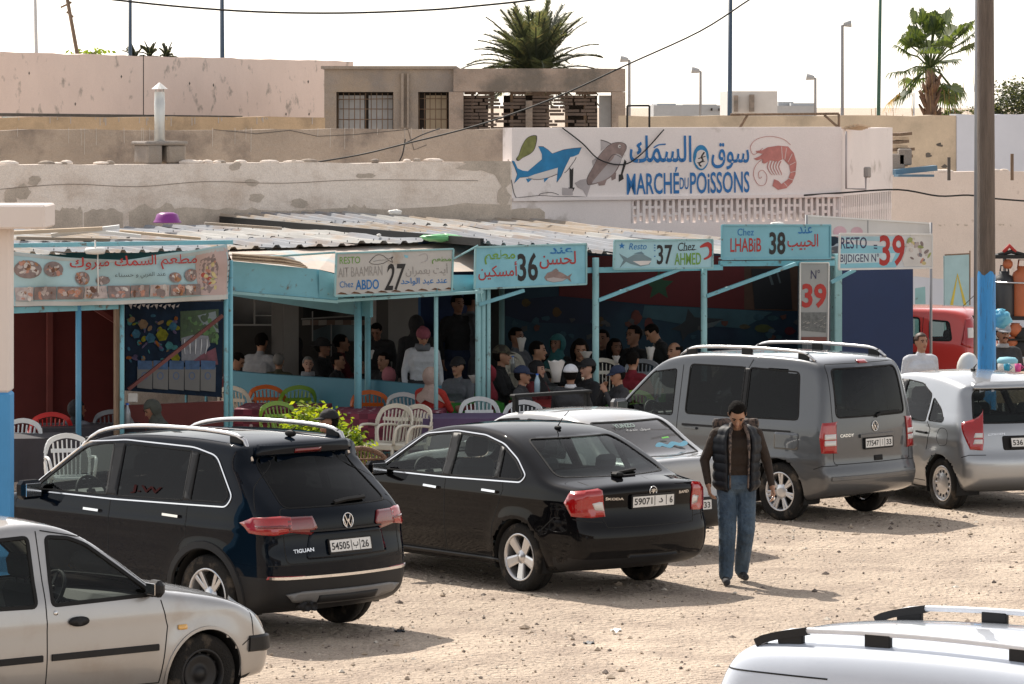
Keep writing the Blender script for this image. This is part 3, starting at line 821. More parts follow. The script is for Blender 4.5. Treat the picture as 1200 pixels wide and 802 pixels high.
ribbon(s, 'B', [(.10, 1.135), (-.06, 1.15), (-.32, 1.155)], .035, .03, M_RUB, 'rear_wiper', base=.008)
# roof spoiler, brake light, antenna
patch(s, 'B', rpoly([(-.60, 1.53), (.60, 1.53), (.56, 1.60), (-.56, 1.60)], .03), PT_SUV, 'spoiler_lip', .03)
patch(s, 'B', rect(-.16, .16, 1.55, 1.575), M_LRED2, 'brake_light', .034)
rails(s, .62, 2.9, .60, hgt=.06, r=.02, feet=(0, 1))
mb = MB(); mb.ball((.75, 0, 1.68), (.07, .025, .03)); mb.tube([(.76, 0, 1.69), (.68, 0, 1.74)], .006, 6); mb.build('antenna', M_RUB, s.root)
cabin(s, 2.35, 1.15, 1.05)

# ---------------------------------------------------------------- black notchback
PT_BLK = paint('black_paint', (.0035, .0035, .0045), 0, .25, film=.06, spec=.0)
D1 = [(3.30, .30), (3.36, .6), (3.30, .96), (2.60, 1.37), (2.2, 1.41), (2.09, .99), (2.09, .30)]
D2 = [(2.08, .30), (2.08, .99), (2.10, 1.41), (1.55, 1.38), (1.32, 1.2), (1.22, .95), (1.36, .6), (1.45, .30)]
W1 = [(3.12, .985), (2.60, 1.315), (2.4, 1.35), (2.20, 1.365), (2.13, .995)]
W2 = [(2.04, .995), (2.08, 1.37), (1.70, 1.36), (1.42, 1.305), (1.36, 1.02)]
W3 = [(1.32, 1.02), (1.37, 1.285), (1.15, 1.185), (.98, 1.06), (1.02, 1.025)]
RG = [(-.66, 1.06), (.66, 1.06), (.52, 1.365), (-.52, 1.365)]
FG = [(-.68, 1.00), (.68, 1.00), (.53, 1.34), (-.53, 1.34)]
sp = dict(L=4.48, w=.853, H=1.465, xr=1.02, xf=3.62, rw=.315, ri=.215, ra=.355, tum=.46, crown=.05, br=.18, bf=.24,
          prof=[(.22, .25), (.04, .32), (.0, .45), (.0, .60), (.05, .70), (.07, .85), (.05, .98), (.10, 1.02), (.3, 1.04), (.52, 1.065), (.80, 1.20), (1.12, 1.35), (1.4, 1.43), (1.8, 1.465), (2.2, 1.463), (2.55, 1.42), (2.8, 1.35), (3.2, 1.13), (3.45, 1.0), (3.8, .94), (4.15, .86), (4.38, .74), (4.47, .6), (4.48, .42), (4.38, .24), (4.2, .19), (.45, .21)],
          plan=[(-.3, .74), (.0, .765), (.2, .80), (.6, .835), (1.2, .853), (3.2, .853), (3.8, .845), (4.2, .80), (4.5, .70)],
          belt=[(0, 1.0), (.6, 1.02), (1.2, 1.0), (2.2, .975), (3.3, .94), (4.5, .76)], crease=(.86, .008), tuck=.09)
th = R(128.5)
black = mk_car('parked_sedan', sp, place(612, 694, th, 1.02, .80), th,
               dict(label='black notchback with red and white tail lamps and five-spoke wheels, nearest the walking man', cat='car', group='cars parked in rows on the dirt lot'),
               [('L', rpoly(W1, .03), 1), ('L', rpoly(W2, .03), 1), ('L', rpoly(W3, .03), 1), ('B', rpoly(RG, .07), 1), ('F', rpoly(FG, .06), 1), ('B', rect(-2, 2, -1, .36), 0)],
               [('lower_bumper', lambda c, n: (c[:, 2] < .36) & (c[:, 0] < .55) & (n[:, 0] < -.1), M_PLAS)] + doors(D1, D2) +
               [('tailgate', lambda c, n: (c[:, 0] < .60) & (np.abs(c[:, 1]) < .66) & (c[:, 2] > .63), None),
                ('rear_bumper', lambda c, n: (c[:, 0] < .6) & (c[:, 2] < .63), None),
                ('hood', lambda c, n: (c[:, 0] > 3.45) & (n[:, 2] > .5) & (np.abs(c[:, 1]) < .66), None)], PT_BLK)
s = black; s.root.scale = (1.035, 1, 1.035)
for sd in (1, -1):
    for q in (W1, W2): window(s, 'L', q, GL_MID, sd, 'side_window', r=.03)
    window(s, 'L', W3, GL_DARK, sd, 'side_window', r=.03)
    patch(s, 'L', [(2.155, .99), (2.215, 1.37), (2.07, 1.375), (2.02, .99)], M_PLAS, 'pillar_trim', .004, sd)
    patch(s, 'L', [(1.37, 1.02), (1.43, 1.30), (1.36, 1.285), (1.30, 1.02)], M_PLAS, 'pillar_trim', .004, sd)
    ribbon(s, 'L', rpoly([(3.18, .965), (2.60, 1.338), (2.15, 1.392), (1.7, 1.38), (1.38, 1.318), (1.12, 1.20), (.93, 1.06), (.98, 1.0), (2.1, .972)], .05), .016, .008, M_CHR, 'chrome_window_trim', sd, True)
    handle(s, 2.28, .87, M_CHR, sd); handle(s, 1.40, .89, M_CHR, sd)
    mirror(s, 3.02, .97, PT_BLK, sd, (.09, .12, .08), .13)
    for x in (s.xr, s.xf): wheel(s, x, sd, 'five', turn=.35)
    patch(s, 'C', [s.cr(.56, .74), s.cr(.60, .97), (30, .985), s.cs(.30, .96), s.cs(.36, .86), s.cs(.26, .745), (45, .73)], M_LRED, 'tail_lamp', .010, sd, r=.02)
    patch(s, 'C', [s.cr(.575, .79), s.cr(.60, .87), (28, .875), (44, .86), (38, .80)], M_LWHT, 'lamp_white_band', .014, sd, r=.01)
    patch(s, 'D', [s.cr(.42, .62), s.cr(.42, .72), (30, .76), s.cs(.42, .82), s.cs(.34, .72), (40, .62)], M_LHEAD, 'headlight', .008, sd)
    gaps(s, [('L', [(3.30, .30), (3.36, .6), (3.30, .95)], sd), ('L', [(2.09, .30), (2.09, .97)], sd), ('L', [(1.24, 1.0), (1.22, .92), (1.36, .6), (1.39, .42)], sd), ('L', [(3.30, .30), (1.44, .30)], sd),
             ('C', [s.cr(.60, .69), (50, .70), (75, .72)], sd), ('L', [(.42, .72), (.50, .72), (.66, .60)], sd)])
    patch(s, 'L', rpoly(rect(3.40, 1.30, .235, .285), .02), PT_BLK, 'sill', .014, sd)
window(s, 'B', RG, GL_MID, 1, 'rear_window', r=.07, seal=.02)
window(s, 'F', FG, GL_CLEAR, 1, 'windscreen', r=.06)
gaps(s, [('B', [(-.56, 1.03), (-.60, .98), (-.56, .74), (-.52, .64), (.52, .64), (.56, .74), (.60, .98), (.56, 1.03)], 1)])
plate(s, .86, 0, [('59071', .05, .47, .22, .78), ('|', .53, 0, 0, 0), ('د', .62, .72, .3, .68), ('|', .80, 0, 0, 0), ('6', .88, .95, .22, .78)])
mb = MB(); q, n_ = s.proj('B', [0], [.955]); q = Vector(q[0]); n_ = Vector(n_[0])
strokes(s, 'B', 0, .945, .043, [[(-.55, -.1), (0, .1), (.6, .35), (.3, -.1), (.55, -.15)], [(0, .1), (-.1, -.55), (.15, -.1)], [(-.5, .25), (.3, .45)]], M_CHR, 'emblem', w=.008)
badge(s, 'ŠKODA', .52, .885, .19, .028); badge(s, 'RAPID', -.35, .90, .14, .026)
ribbon(s, 'B', [(.12, 1.068), (-.02, 1.075), (-.22, 1.085)], .03, .025, M_RUB, 'rear_wiper', base=.006)
mb = MB(); mb.box((.42, .12, 1.075), (.10, .09, .045), bev=.015); mb.build('wiper_base', M_RUB, s.root)
mb = MB(); mb.ball((1.42, 0, 1.435), (.05, .02, .02)); mb.tube([(1.43, 0, 1.44), (1.36, 0, 1.52), (1.26, 0, 1.60)], [.006, .004, .003], 6); mb.build('antenna', M_RUB, s.root)
cabin(s, 2.30, 1.25, .93)

# ---------------------------------------------------------------- grey people carrier
PT_GRY = paint('graphite_paint', (.078, .084, .092), .55, .38)
D1 = [(3.46, .36), (3.50, .8), (3.42, 1.04), (2.85, 1.62), (2.45, 1.68), (2.38, 1.05), (2.38, .36)]
D2 = [(2.37, .36), (2.37, 1.05), (2.36, 1.68), (1.36, 1.68), (1.30, 1.05), (1.32, .36)]
W1 = [(3.36, 1.10), (2.84, 1.56), (2.48, 1.61), (2.47, 1.09)]
W2 = [(2.27, 1.12), (2.27, 1.67), (1.40, 1.67), (1.40, 1.12)]
W3 = [(1.34, 1.12), (1.34, 1.67), (.58, 1.65), (.52, 1.13)]
RG = [(-.64, 1.16), (.64, 1.16), (.60, 1.69), (-.60, 1.69)]
FG = [(-.72, 1.12), (.72, 1.12), (.60, 1.60), (-.60, 1.60)]
sp = dict(L=4.41, w=.897, H=1.835, xr=.80, xf=3.48, rw=.325, ri=.215, ra=.375, tum=.20, crown=.04, br=.10, bf=.22, ke=.10,
          prof=[(.20, .28), (.03, .34), (.0, .44), (.0, .56), (.05, .64), (.05, .90), (.07, 1.15), (.12, 1.45), (.19, 1.70), (.30, 1.785), (.6, 1.82), (1.3, 1.835), (2.0, 1.825), (2.5, 1.79), (2.85, 1.70), (3.2, 1.44), (3.55, 1.15), (3.8, 1.06), (4.15, .97), (4.34, .84), (4.41, .6), (4.39, .36), (4.25, .22), (.4, .24)],
          plan=[(-.3, .82), (.0, .85), (.2, .875), (.6, .893), (1.2, .897), (3.2, .897), (3.8, .885), (4.2, .84), (4.45, .75)],
          belt=[(0, 1.08), (1.0, 1.07), (2.4, 1.05), (3.4, 1.0), (4.5, .84)], crease=(.70, .007), tuck=.06)
th = R(136)
van = mk_car('parked_minivan', sp, place(906, 611, th, .80, .86), th,
             dict(label='graphite grey people carrier with roof rails and a high tailgate, behind the walking man', cat='minivan', group='cars parked in rows on the dirt lot'),
             [('L', rpoly(W1, .04), 1), ('L', rpoly(W2, .06), 1), ('L', rpoly(W3, .06), 1), ('B', rpoly(RG, .07), 1), ('F', rpoly(FG, .06), 1)],
             doors(D1, D2) + [('tailgate', lambda c, n: (c[:, 0] < .4) & (np.abs(c[:, 1]) < .70) & (c[:, 2] > .63) & (c[:, 2] < 1.76) & (n[:, 0] < -.3), None),
                              ('rear_bumper', lambda c, n: (c[:, 0] < .5) & (c[:, 2] < .63), None)], PT_GRY)
s = van; s.root.scale = (.95, .93, 1)
for sd in (1, -1):
    window(s, 'L', W1, GL_MID, sd, 'side_window', r=.04)
    for q in (W2, W3): window(s, 'L', q, GL_DARK, sd, 'side_window', r=.06, seal=.02)
    patch(s, 'L', [(1.42, 1.13), (1.42, 1.66), (1.32, 1.66), (1.32, 1.13)], M_PLAS, 'pillar_trim', .004, sd)
    handle(s, 2.56, .96, PT_GRY, sd); handle(s, 2.16, .96, PT_GRY, sd)
    ribbon(s, 'L', [(2.30, .995), (.62, .995)], .03, .004, M_PLAS, 'slide_rail', sd)
    mirror(s, 3.22, 1.13, PT_GRY, sd, (.09, .13, .10), .14)
    for x in (s.xr, s.xf): wheel(s, x, sd, 'seven', turn=.2)
    patch(s, 'C', [s.cr(.725, .78), s.cr(.725, 1.11), (24, 1.12), (62, 1.11), (66, .95), (62, .78), (24, .775)], M_LRED, 'tail_lamp', .012, sd, r=.03)
    for z0 in (.86, .93): patch(s, 'C', [s.cr(.745, z0), s.cr(.745, z0 + .055), (57, z0 + .055), (57, z0)], M_LWHT, 'lamp_white_band', .016, sd, r=.01)
    patch(s, 'D', [s.cr(.42, .72), s.cr(.42, .84), (30, .88), s.cs(.45, .93), s.cs(.34, .82), (40, .72)], M_LHEAD, 'headlight', .008, sd)
    gaps(s, [('L', [(3.46, .36), (3.50, .8), (3.44, 1.04)], sd), ('L', [(2.38, .36), (2.38, 1.66)], sd), ('L', [(1.31, 1.05), (1.31, .66)], sd), ('L', [(3.46, .36), (1.2, .36)], sd), ('L', [(1.36, 1.66), (1.30, 1.76)], sd),
             ('C', [s.cr(.70, .64), (60, .64), (78, .60)], sd)])
    patch(s, 'L', rpoly(rect(.50, .86, .80, .985), .03), PT_GRY, 'fuel_flap', .006, sd) if sd > 0 else None
window(s, 'B', RG, GL_MID, 1, 'rear_window', r=.07, seal=.022)
window(s, 'F', FG, GL_CLEAR, 1, 'windscreen', r=.06)
gaps(s, [('B', rpoly([(-.71, .65), (.71, .65), (.70, 1.25), (.66, 1.74), (-.66, 1.74), (-.70, 1.25)], .06) + [(-.71, .65)], 1)])
plate(s, .86, -.05, [('77547', .05, .48, .22, .78), ('|', .53, 0, 0, 0), ('أ', .60, .64, .22, .8), ('|', .70, 0, 0, 0), ('33', .76, .94, .22, .78)])
ribbon(s, 'B', [(-.35, .945), (.28, .945)], .045, .022, PT_GRY, 'plate_light_bar')
patch(s, 'B', rpoly(rect(-.13, .03, .665, .725), .01), M_WELL, 'tailgate_grip', .005)
strokes(s, 'B', 0, 1.045, .055, VWL, M_CHR, 'emblem')
badge(s, 'CADDY', .60, .945, .22, .035)
patch(s, 'B', rect(-.08, .08, 1.735, 1.765), M_LRED, 'brake_light', .012)
ribbon(s, 'B', [(-.02, 1.15), (-.12, 1.18), (-.50, 1.185)], .035, .03, M_RUB, 'rear_wiper', base=.008)
ribbon(s, 'B', [(-.78, .50), (.78, .50)], .05, .012, PT_GRY, 'bumper_step', step=.06)
rails(s, .42, 2.5, .66, hgt=.07, r=.018, feet=(0, .5, 1))
cabin(s, 2.55, 1.40, 1.05)

# ---------------------------------------------------------------- silver small hatchback on the right
PT_SIL = paint('silver_paint', (.36, .375, .39), .75, .33)
D1 = [(2.95, .30), (3.0, .7), (2.9, .96), (2.2, 1.42), (1.85, 1.46), (1.70, .95), (1.70, .30)]
D2 = [(1.69, .30), (1.69, .95), (1.74, 1.46), (1.2, 1.44), (.95, 1.2), (.86, .95), (1.0, .62), (1.08, .30)]
W1 = [(2.82, .98), (2.2, 1.36), (1.98, 1.40), (1.82, 1.405), (1.76, .97)]
W2 = [(1.66, .97), (1.70, 1.41), (1.35, 1.39), (1.08, 1.28), (1.02, .98)]
W3 = [(.97, .99), (1.02, 1.25), (.80, 1.14), (.66, 1.02), (.68, .99)]
RG = [(-.62, 1.00), (.62, 1.00), (.50, 1.36), (-.50, 1.36)]
FG = [(-.66, .98), (.66, .98), (.52, 1.38), (-.52, 1.38)]
sp = dict(L=3.85, w=.834, H=1.525, xr=.68, xf=3.14, rw=.295, ri=.20, ra=.335, tum=.42, crown=.06, br=.20, bf=.26,
          prof=[(.18, .24), (.02, .32), (.0, .45), (.0, .60), (.05, .66), (.08, .80), (.12, .97), (.28, 1.16), (.44, 1.37), (.38, 1.42), (.6, 1.46), (1.0, 1.51), (1.5, 1.525), (1.95, 1.50), (2.3, 1.41), (2.8, 1.13), (3.1, .97), (3.4, .88), (3.65, .76), (3.80, .58), (3.85, .42), (3.76, .22), (.35, .2)],
          plan=[(-.3, .72), (.0, .75), (.2, .79), (.6, .82), (1.2, .834), (2.6, .834), (3.1, .83), (3.5, .78), (3.9, .66)],
          belt=[(0, .97), (1.0, .98), (2.0, .96), (2.9, .93), (3.9, .74)], crease=(.80, .008), tuck=.08)
th = R(115)
c3 = mk_car('parked_hatchback', sp, place(1104, 597, th, .68, .79), th,
            dict(label='silver rounded hatchback cut off by the right edge, next to the grey people carrier', cat='car', group='cars parked in rows on the dirt lot'),
            [('L', rpoly(W1, .04), 1), ('L', rpoly(W2, .04), 1), ('L', rpoly(W3, .03), 1), ('B', rpoly(RG, .07), 1), ('F', rpoly(FG, .06), 1)],
            doors(D1, D2) + [('tailgate', lambda c, n: (c[:, 0] < .5) & (np.abs(c[:, 1]) < .62) & (c[:, 2] > .64) & (c[:, 2] < 1.42) & (n[:, 0] < -.2), None),
                             ('rear_bumper', lambda c, n: (c[:, 0] < .5) & (c[:, 2] < .64), None)], PT_SIL)
s = c3
for sd in (1, -1):
    for q in (W1, W2, W3): window(s, 'L', q, GL_MID, sd, 'side_window', r=.04)
    patch(s, 'L', [(1.78, .96), (1.84, 1.41), (1.69, 1.415), (1.64, .96)], M_PLAS, 'pillar_trim', .004, sd)
    handle(s, 1.86, .84, M_PLAS, sd); handle(s, 1.06, .85, M_PLAS, sd)
    mirror(s, 2.72, .97, M_PLAS, sd, (.08, .11, .08), .13)
    for x in (s.xr, s.xf): wheel(s, x, sd, 'cover')
    patch(s, 'C', [s.cr(.67, .70), s.cr(.65, .80), s.cr(.655, 1.00), s.cr(.665, 1.15), (32, 1.14), s.cs(.34, 1.00), (74, .86), (60, .71)], M_LRED, 'tail_lamp', .012, sd, r=.02)
    for z0 in (.77, .84): patch(s, 'C', [s.cr(.68, z0), s.cr(.68, z0 + .05), (54, z0 + .05), (56, z0)], M_LWHT, 'lamp_white_band', .016, sd, r=.01)
    patch(s, 'D', [s.cr(.42, .60), s.cr(.42, .70), (30, .76), s.cs(.45, .84), s.cs(.34, .72), (40, .60)], M_LHEAD, 'headlight', .008, sd)
    gaps(s, [('L', [(2.95, .30), (3.0, .7), (2.92, .95)], sd), ('L', [(1.70, .30), (1.70, .96)], sd), ('L', [(.98, .98), (.90, .9), (.97, .66)], sd), ('L', [(2.95, .30), (1.05, .30)], sd), ('C', [s.cr(.60, .65), (60, .65), (75, .62)], sd)])
    ribbon(s, 'L', rpoly([(.52, .74), (.70, .72), (.76, .83), (.70, .93), (.54, .92)], .08), .008, .001, M_GAP, 'fuel_flap_gap', sd, True)
window(s, 'B', RG, GL_MID, 1, 'rear_window', r=.07, seal=.022)
window(s, 'F', FG, GL_CLEAR, 1, 'windscreen', r=.06)
patch(s, 'B', rpoly([(-.52, 1.37), (.52, 1.37), (.48, 1.43), (-.48, 1.43)], .03), PT_SIL, 'spoiler_lip', .02)
patch(s, 'B', rpoly(rect(-.34, .34, .70, .86), .03), M_WELL, 'plate_recess', .004)
plate(s, .78, 0, [('53617', .05, .48, .22, .78), ('|', .53, 0, 0, 0), ('أ', .60, .64, .22, .8), ('|', .70, 0, 0, 0), ('1', .80, .86, .22, .78)])
strokes(s, 'B', 0, .93, .05, [[(-.8, -.2), (0, .5), (.8, -.2)], [(-.8, -.8), (0, -.1), (.8, -.8)]], M_CHR, 'emblem', False, w=.02)
badge(s, 'CITROEN', .50, .86, .2, .024)
ribbon(s, 'B', [(-.02, 1.01), (-.12, 1.05), (-.40, 1.06)], .035, .03, M_RUB, 'rear_wiper', base=.008)
mb = MB(); mb.ball((1.30, 0, 1.53), (.05, .02, .02)); mb.tube([(1.31, 0, 1.53), (1.22, 0, 1.60)], [.012, .004], 6); mb.build('antenna', M_RUB, s.root)
cabin(s, 1.95, .85, .92)

# ---------------------------------------------------------------- older silver saloon with black roof bars, between the black car and the minivan
PT_OLD = paint('worn_silver_paint', (.33, .335, .34), .35, .42, dust=1)
W1 = [(2.85, .96), (2.35, 1.28), (2.02, 1.31), (1.98, .95)]
W2 = [(1.88, .95), (1.90, 1.31), (1.45, 1.30), (1.22, 1.20), (1.15, .95)]
RG = [(-.64, .99), (.64, .99), (.54, 1.31), (-.54, 1.31)]
FG = [(-.62, .96), (.62, .96), (.50, 1.28), (-.50, 1.28)]
sp = dict(L=4.15, w=.83, H=1.41, xr=.86, xf=3.36, rw=.29, ri=.19, ra=.33, tum=.40, crown=.04, br=.08, bf=.12, ke=.10,
          prof=[(.10, .26), (.0, .36), (-.0, .55), (.04, .62), (.05, .95), (.09, .985), (.35, .99), (.50, 1.0), (.75, 1.14), (1.0, 1.33), (1.3, 1.39), (1.7, 1.41), (2.1, 1.395), (2.4, 1.34), (2.8, 1.10), (3.1, .96), (3.6, .90), (3.95, .82), (4.12, .68), (4.15, .4), (4.05, .23), (.3, .22)],
          plan=[(-.3, .76), (.0, .79), (.3, .815), (.8, .83), (3.2, .83), (3.8, .80), (4.2, .74)],
          belt=[(0, .95), (2.0, .93), (3.2, .91), (4.2, .78)], crease=(.80, .006), tuck=.06)
th = R(131)
old = mk_car('parked_saloon', sp, place(812, 636, th, .86, -.80), th,
             dict(label='worn silver saloon with black roof bars and window stickers, half hidden behind the black notchback', cat='car', group='cars parked in rows on the dirt lot'),
             [('L', rpoly(W1, .03), 1), ('L', rpoly(W2, .03), 1), ('B', rpoly(RG, .07), 1), ('F', rpoly(FG, .06), 1), ('B', rect(-2, 2, -1, .58), 0)],
             doors([(3.0, .3), (3.0, .93), (2.4, 1.34), (1.93, 1.36), (1.93, .3)], [(1.92, .3), (1.92, 1.36), (1.4, 1.34), (1.1, 1.0), (1.2, .3)]) +
             [('rear_bumper', lambda c, n: (c[:, 0] < .45) & (c[:, 2] < .58), M_PLAS), ('boot_lid', lambda c, n: (c[:, 0] < .55) & (np.abs(c[:, 1]) < .62) & (c[:, 2] > .6), None)], PT_OLD)
s = old; s.root.scale = (1, .92, 1)
for sd in (1, -1):
    for q in (W1, W2): window(s, 'L', q, GL_MID, sd, 'side_window', r=.03)
    for x in (s.xr, s.xf): wheel(s, x, sd, 'cover')
    mirror(s, 2.75, .96, M_PLAS, sd, (.07, .09, .07), .11)
    handle(s, 2.1, .84, M_PLAS, sd, .16); handle(s, 1.3, .84, M_PLAS, sd, .16)
    patch(s, 'C', [s.cr(.50, .68), s.cr(.50, .90), (20, .92), (70, .90), (70, .70), (20, .67)], M_LRED, 'tail_lamp', .008, sd, r=.02)
    patch(s, 'D', [s.cr(.42, .56), s.cr(.42, .68), (60, .72), (60, .58)], M_LHEAD, 'headlight', .008, sd)
    gaps(s, [('L', [(1.93, .3), (1.93, .93)], sd), ('L', [(1.15, .93), (1.18, .65)], sd), ('L', [(3.0, .3), (3.0, .92)], sd)])
window(s, 'B', RG, mat('dusty_dark_film', (.05, .046, .044), .22, var=.15, coat=.6), 1, 'rear_window', r=.05, seal=.03)
window(s, 'F', FG, GL_CLEAR, 1, 'windscreen', r=.06)
q, n_ = s.proj('B', [.0], [1.24]); q = Vector(q[0]); n_ = Vector(n_[0]); u_ = Vector((0, -1, 0)); v_ = u_.cross(n_); v_ = v_ if v_.z > 0 else -v_
MS1 = mat('pale_sticker', (.30, .38, .34), .5); MS2 = mat('blue_sticker', (.14, .36, .48), .5); MS3 = mat('white_sticker', (.6, .6, .58), .5)
text('YUNZO', q + u_ * -.30 + v_ * .02, u_, v_, .32, .06, MS1, s.root, 'sticker', bold=.03)
text('سوق خدمة', q + u_ * -.16 + v_ * -.05, u_, v_, .36, .05, MS3, s.root, 'sticker')
q2, n2_ = s.proj('B', [-.30], [1.06]); q2 = Vector(q2[0])
mb = MB(); mb.prism(strip2d(spline([(-.25, -.02), (-.16, .03), (-.06, -.01), (.04, .03), (.14, .0), (.26, .04)], 4), [.02] + [.055] * 19 + [.015]), q2 + n_ * .006, u_, v_, n_ * .002); mb.build('sticker', MS2, s.root)
mb = MB(); mb.prism(strip2d([(-.06, .12), (.05, .13)], .02), q2 + n_ * .006, u_, v_, n_ * .002); mb.build('sticker', mat('green_sticker', (.2, .6, .12), .5), s.root)
for xb in (2.2,):
    mb = MB(); mb.box((xb, 0, 1.53), (.10, 1.2, .035), bev=.012)
    for y in (.55, -.55): mb.box((xb, y, 1.45), (.07, .05, .16), bev=.01)
    mb.build('roof_bar', M_RUB, s.root)
plate(s, .50, 0, [('30218', .05, .48, .22, .78), ('|', .53, 0, 0, 0), ('أ', .60, .64, .22, .8), ('|', .70, 0, 0, 0), ('33', .76, .94, .22, .78)])
cabin(s, 2.05, 1.05, .88)

# ---------------------------------------------------------------- silver-beige saloon lower left, nose to the right
PT_BEI = paint('champagne_silver_paint', (.40, .395, .39), .65, .38, dust=1)
D1 = [(3.02, .28), (3.08, .7), (3.02, .95), (2.5, 1.38), (2.1, 1.46), (2.02, .9), (2.02, .28)]
D2 = [(2.01, .28), (2.01, .9), (2.08, 1.46), (1.5, 1.45), (1.15, 1.2), (1.0, .9), (1.1, .28)]
W1 = [(2.98, .945), (2.72, 1.15), (2.47, 1.34), (2.33, 1.395), (2.14, 1.415), (2.08, .93)]
W2 = [(1.94, .93), (1.98, 1.42), (1.55, 1.41), (1.25, 1.30), (1.12, .95)]
RG = [(-.62, 1.06), (.62, 1.06), (.52, 1.38), (-.52, 1.38)]
FG = [(-.66, .98), (.66, .98), (.54, 1.39), (-.54, 1.39)]
sp = dict(L=4.25, w=.87, H=1.535, xr=.80, xf=3.43, rw=.305, ri=.19, ra=.345, tum=.38, crown=.05, br=.10, bf=.20, ke=.13,
          prof=[(.15, .26), (.0, .36), (.0, .55), (.03, .65), (.04, .95), (.10, 1.02), (.5, 1.05), (.62, 1.07), (.85, 1.22), (1.1, 1.40), (1.4, 1.49), (1.8, 1.535), (2.1, 1.53), (2.4, 1.475), (2.7, 1.31), (3.0, 1.10), (3.16, .995), (3.5, .94), (3.85, .86), (4.08, .74), (4.2, .6), (4.25, .5), (4.24, .30), (4.15, .2), (.3, .22)],
          plan=[(-.3, .80), (.0, .83), (.3, .855), (.8, .87), (3.2, .87), (3.7, .85), (4.1, .79), (4.3, .72)],
          belt=[(0, 1.0), (1.0, .96), (2.0, .925), (3.0, .90), (3.6, .86), (4.3, .70)], crease=(.80, .006), tuck=.07, flare=.022)
th = R(39)
bcut = [(3.90, -1), (3.90, .50), (4.0, .56), (6, .56), (6, .40), (6, -1)]
logan = mk_car('parked_saloon', sp, place(238, 838, th, 3.43, -.83), th,
               dict(label='dusty champagne silver saloon with black door moulding in the lower left corner', cat='car', group='cars parked in rows on the dirt lot'),
               [('L', rpoly(W1, .04), 1), ('L', rpoly(W2, .04), 1), ('B', rpoly(RG, .07), 1), ('F', rpoly(FG, .06), 1)],
               doors(D1, D2) + [('front_bumper', lambda c, n: (c[:, 0] > 3.9) & (c[:, 2] < .55), None), ('hood', lambda c, n: (c[:, 0] > 3.16) & (n[:, 2] > .5) & (np.abs(c[:, 1]) < .68), None)], PT_BEI)
s = logan
for sd in (1, -1):
    for q in (W1, W2): window(s, 'L', q, GL_CLEAR if q is W1 else GL_MID, sd, 'side_window', r=.04, seal=.035, sh=.006)
    ribbon(s, 'L', [(3.00, .55), (2.06, .55)], .055, .014, M_PLAS, 'door_moulding', sd)
    ribbon(s, 'L', [(1.98, .55), (1.12, .55)], .055, .014, M_PLAS, 'door_moulding', sd)
    patch(s, 'L', [(2.29 + .085 * math.cos(t), .80 + .035 * math.sin(t)) for t in np.linspace(0, 2 * math.pi, 18)[:-1]], M_PLAS, 'door_handle', .02, sd)
    patch(s, 'L', [(1.35 + .085 * math.cos(t), .81 + .035 * math.sin(t)) for t in np.linspace(0, 2 * math.pi, 18)[:-1]], M_PLAS, 'door_handle', .02, sd)
    patch(s, 'L', [(2.10 + .018 * math.cos(t), .875 + .018 * math.sin(t)) for t in np.linspace(0, 2 * math.pi, 12)[:-1]], M_CHR, 'door_lock', .006, sd)
    patch(s, 'L', rpoly(rect(3.17, 3.25, .665, .705), .015), M_AMBER, 'indicator', .010, sd)
    mirror(s, 2.93, .97, M_PLAS, sd, (.075, .085, .072), .11)
    for x in (s.xr, s.xf): wheel(s, x, sd, 'steel')
    patch(s, 'D', [s.cr(.52, .60), s.cr(.52, .72), (35, .78), s.cs(.30, .83), s.cs(.26, .70), (40, .58)], M_LHEAD, 'headlight', .010, sd, r=.02)
    ribbon(s, 'D', [s.cr(.3, .49), (30, .49), (60, .495), s.cs(.40, .50)], .13, .018, M_PLAS, 'bumper_strip', sd)
    patch(s, 'C', [s.cr(.60, .72), s.cr(.60, .98), (60, .97), (60, .72)], M_LRED, 'tail_lamp', .008, sd, r=.02)
    for ax_ in (s.xf,):
        ribbon(s, 'L', [(ax_ + (s.ra + .012) * math.cos(t), s.rw + (s.ra + .012) * math.sin(t)) for t in np.linspace(-.1, math.pi + .1, 30)], .03, .008, PT_BEI, 'arch_lip', sd)
    gaps(s, [('L', [(3.02, .28), (3.08, .7), (3.03, .90)], sd), ('L', [(2.02, .28), (2.02, .92), (2.06, 1.46)], sd), ('L', [(3.05, .93), (2.50, 1.385), (2.10, 1.462)], sd), ('L', [(3.02, .28), (1.15, .28)], sd), ('L', [(3.88, .78), (3.90, .56), (3.78, .50)], sd)])
window(s, 'B', RG, GL_MID, 1, 'rear_window', r=.07)
window(s, 'F', FG, GL_CLEAR, 1, 'windscreen', r=.06, seal=.03)
gaps(s, [('T', [(3.18, .68), (3.6, .69), (4.0, .66)], 1), ('T', [(3.18, -.68), (3.6, -.69), (4.0, -.66)], 1)])
plate(s, .80, 0, [('41730', .05, .48, .22, .78)])
cabin(s, 2.20, 1.10, .88, 1)

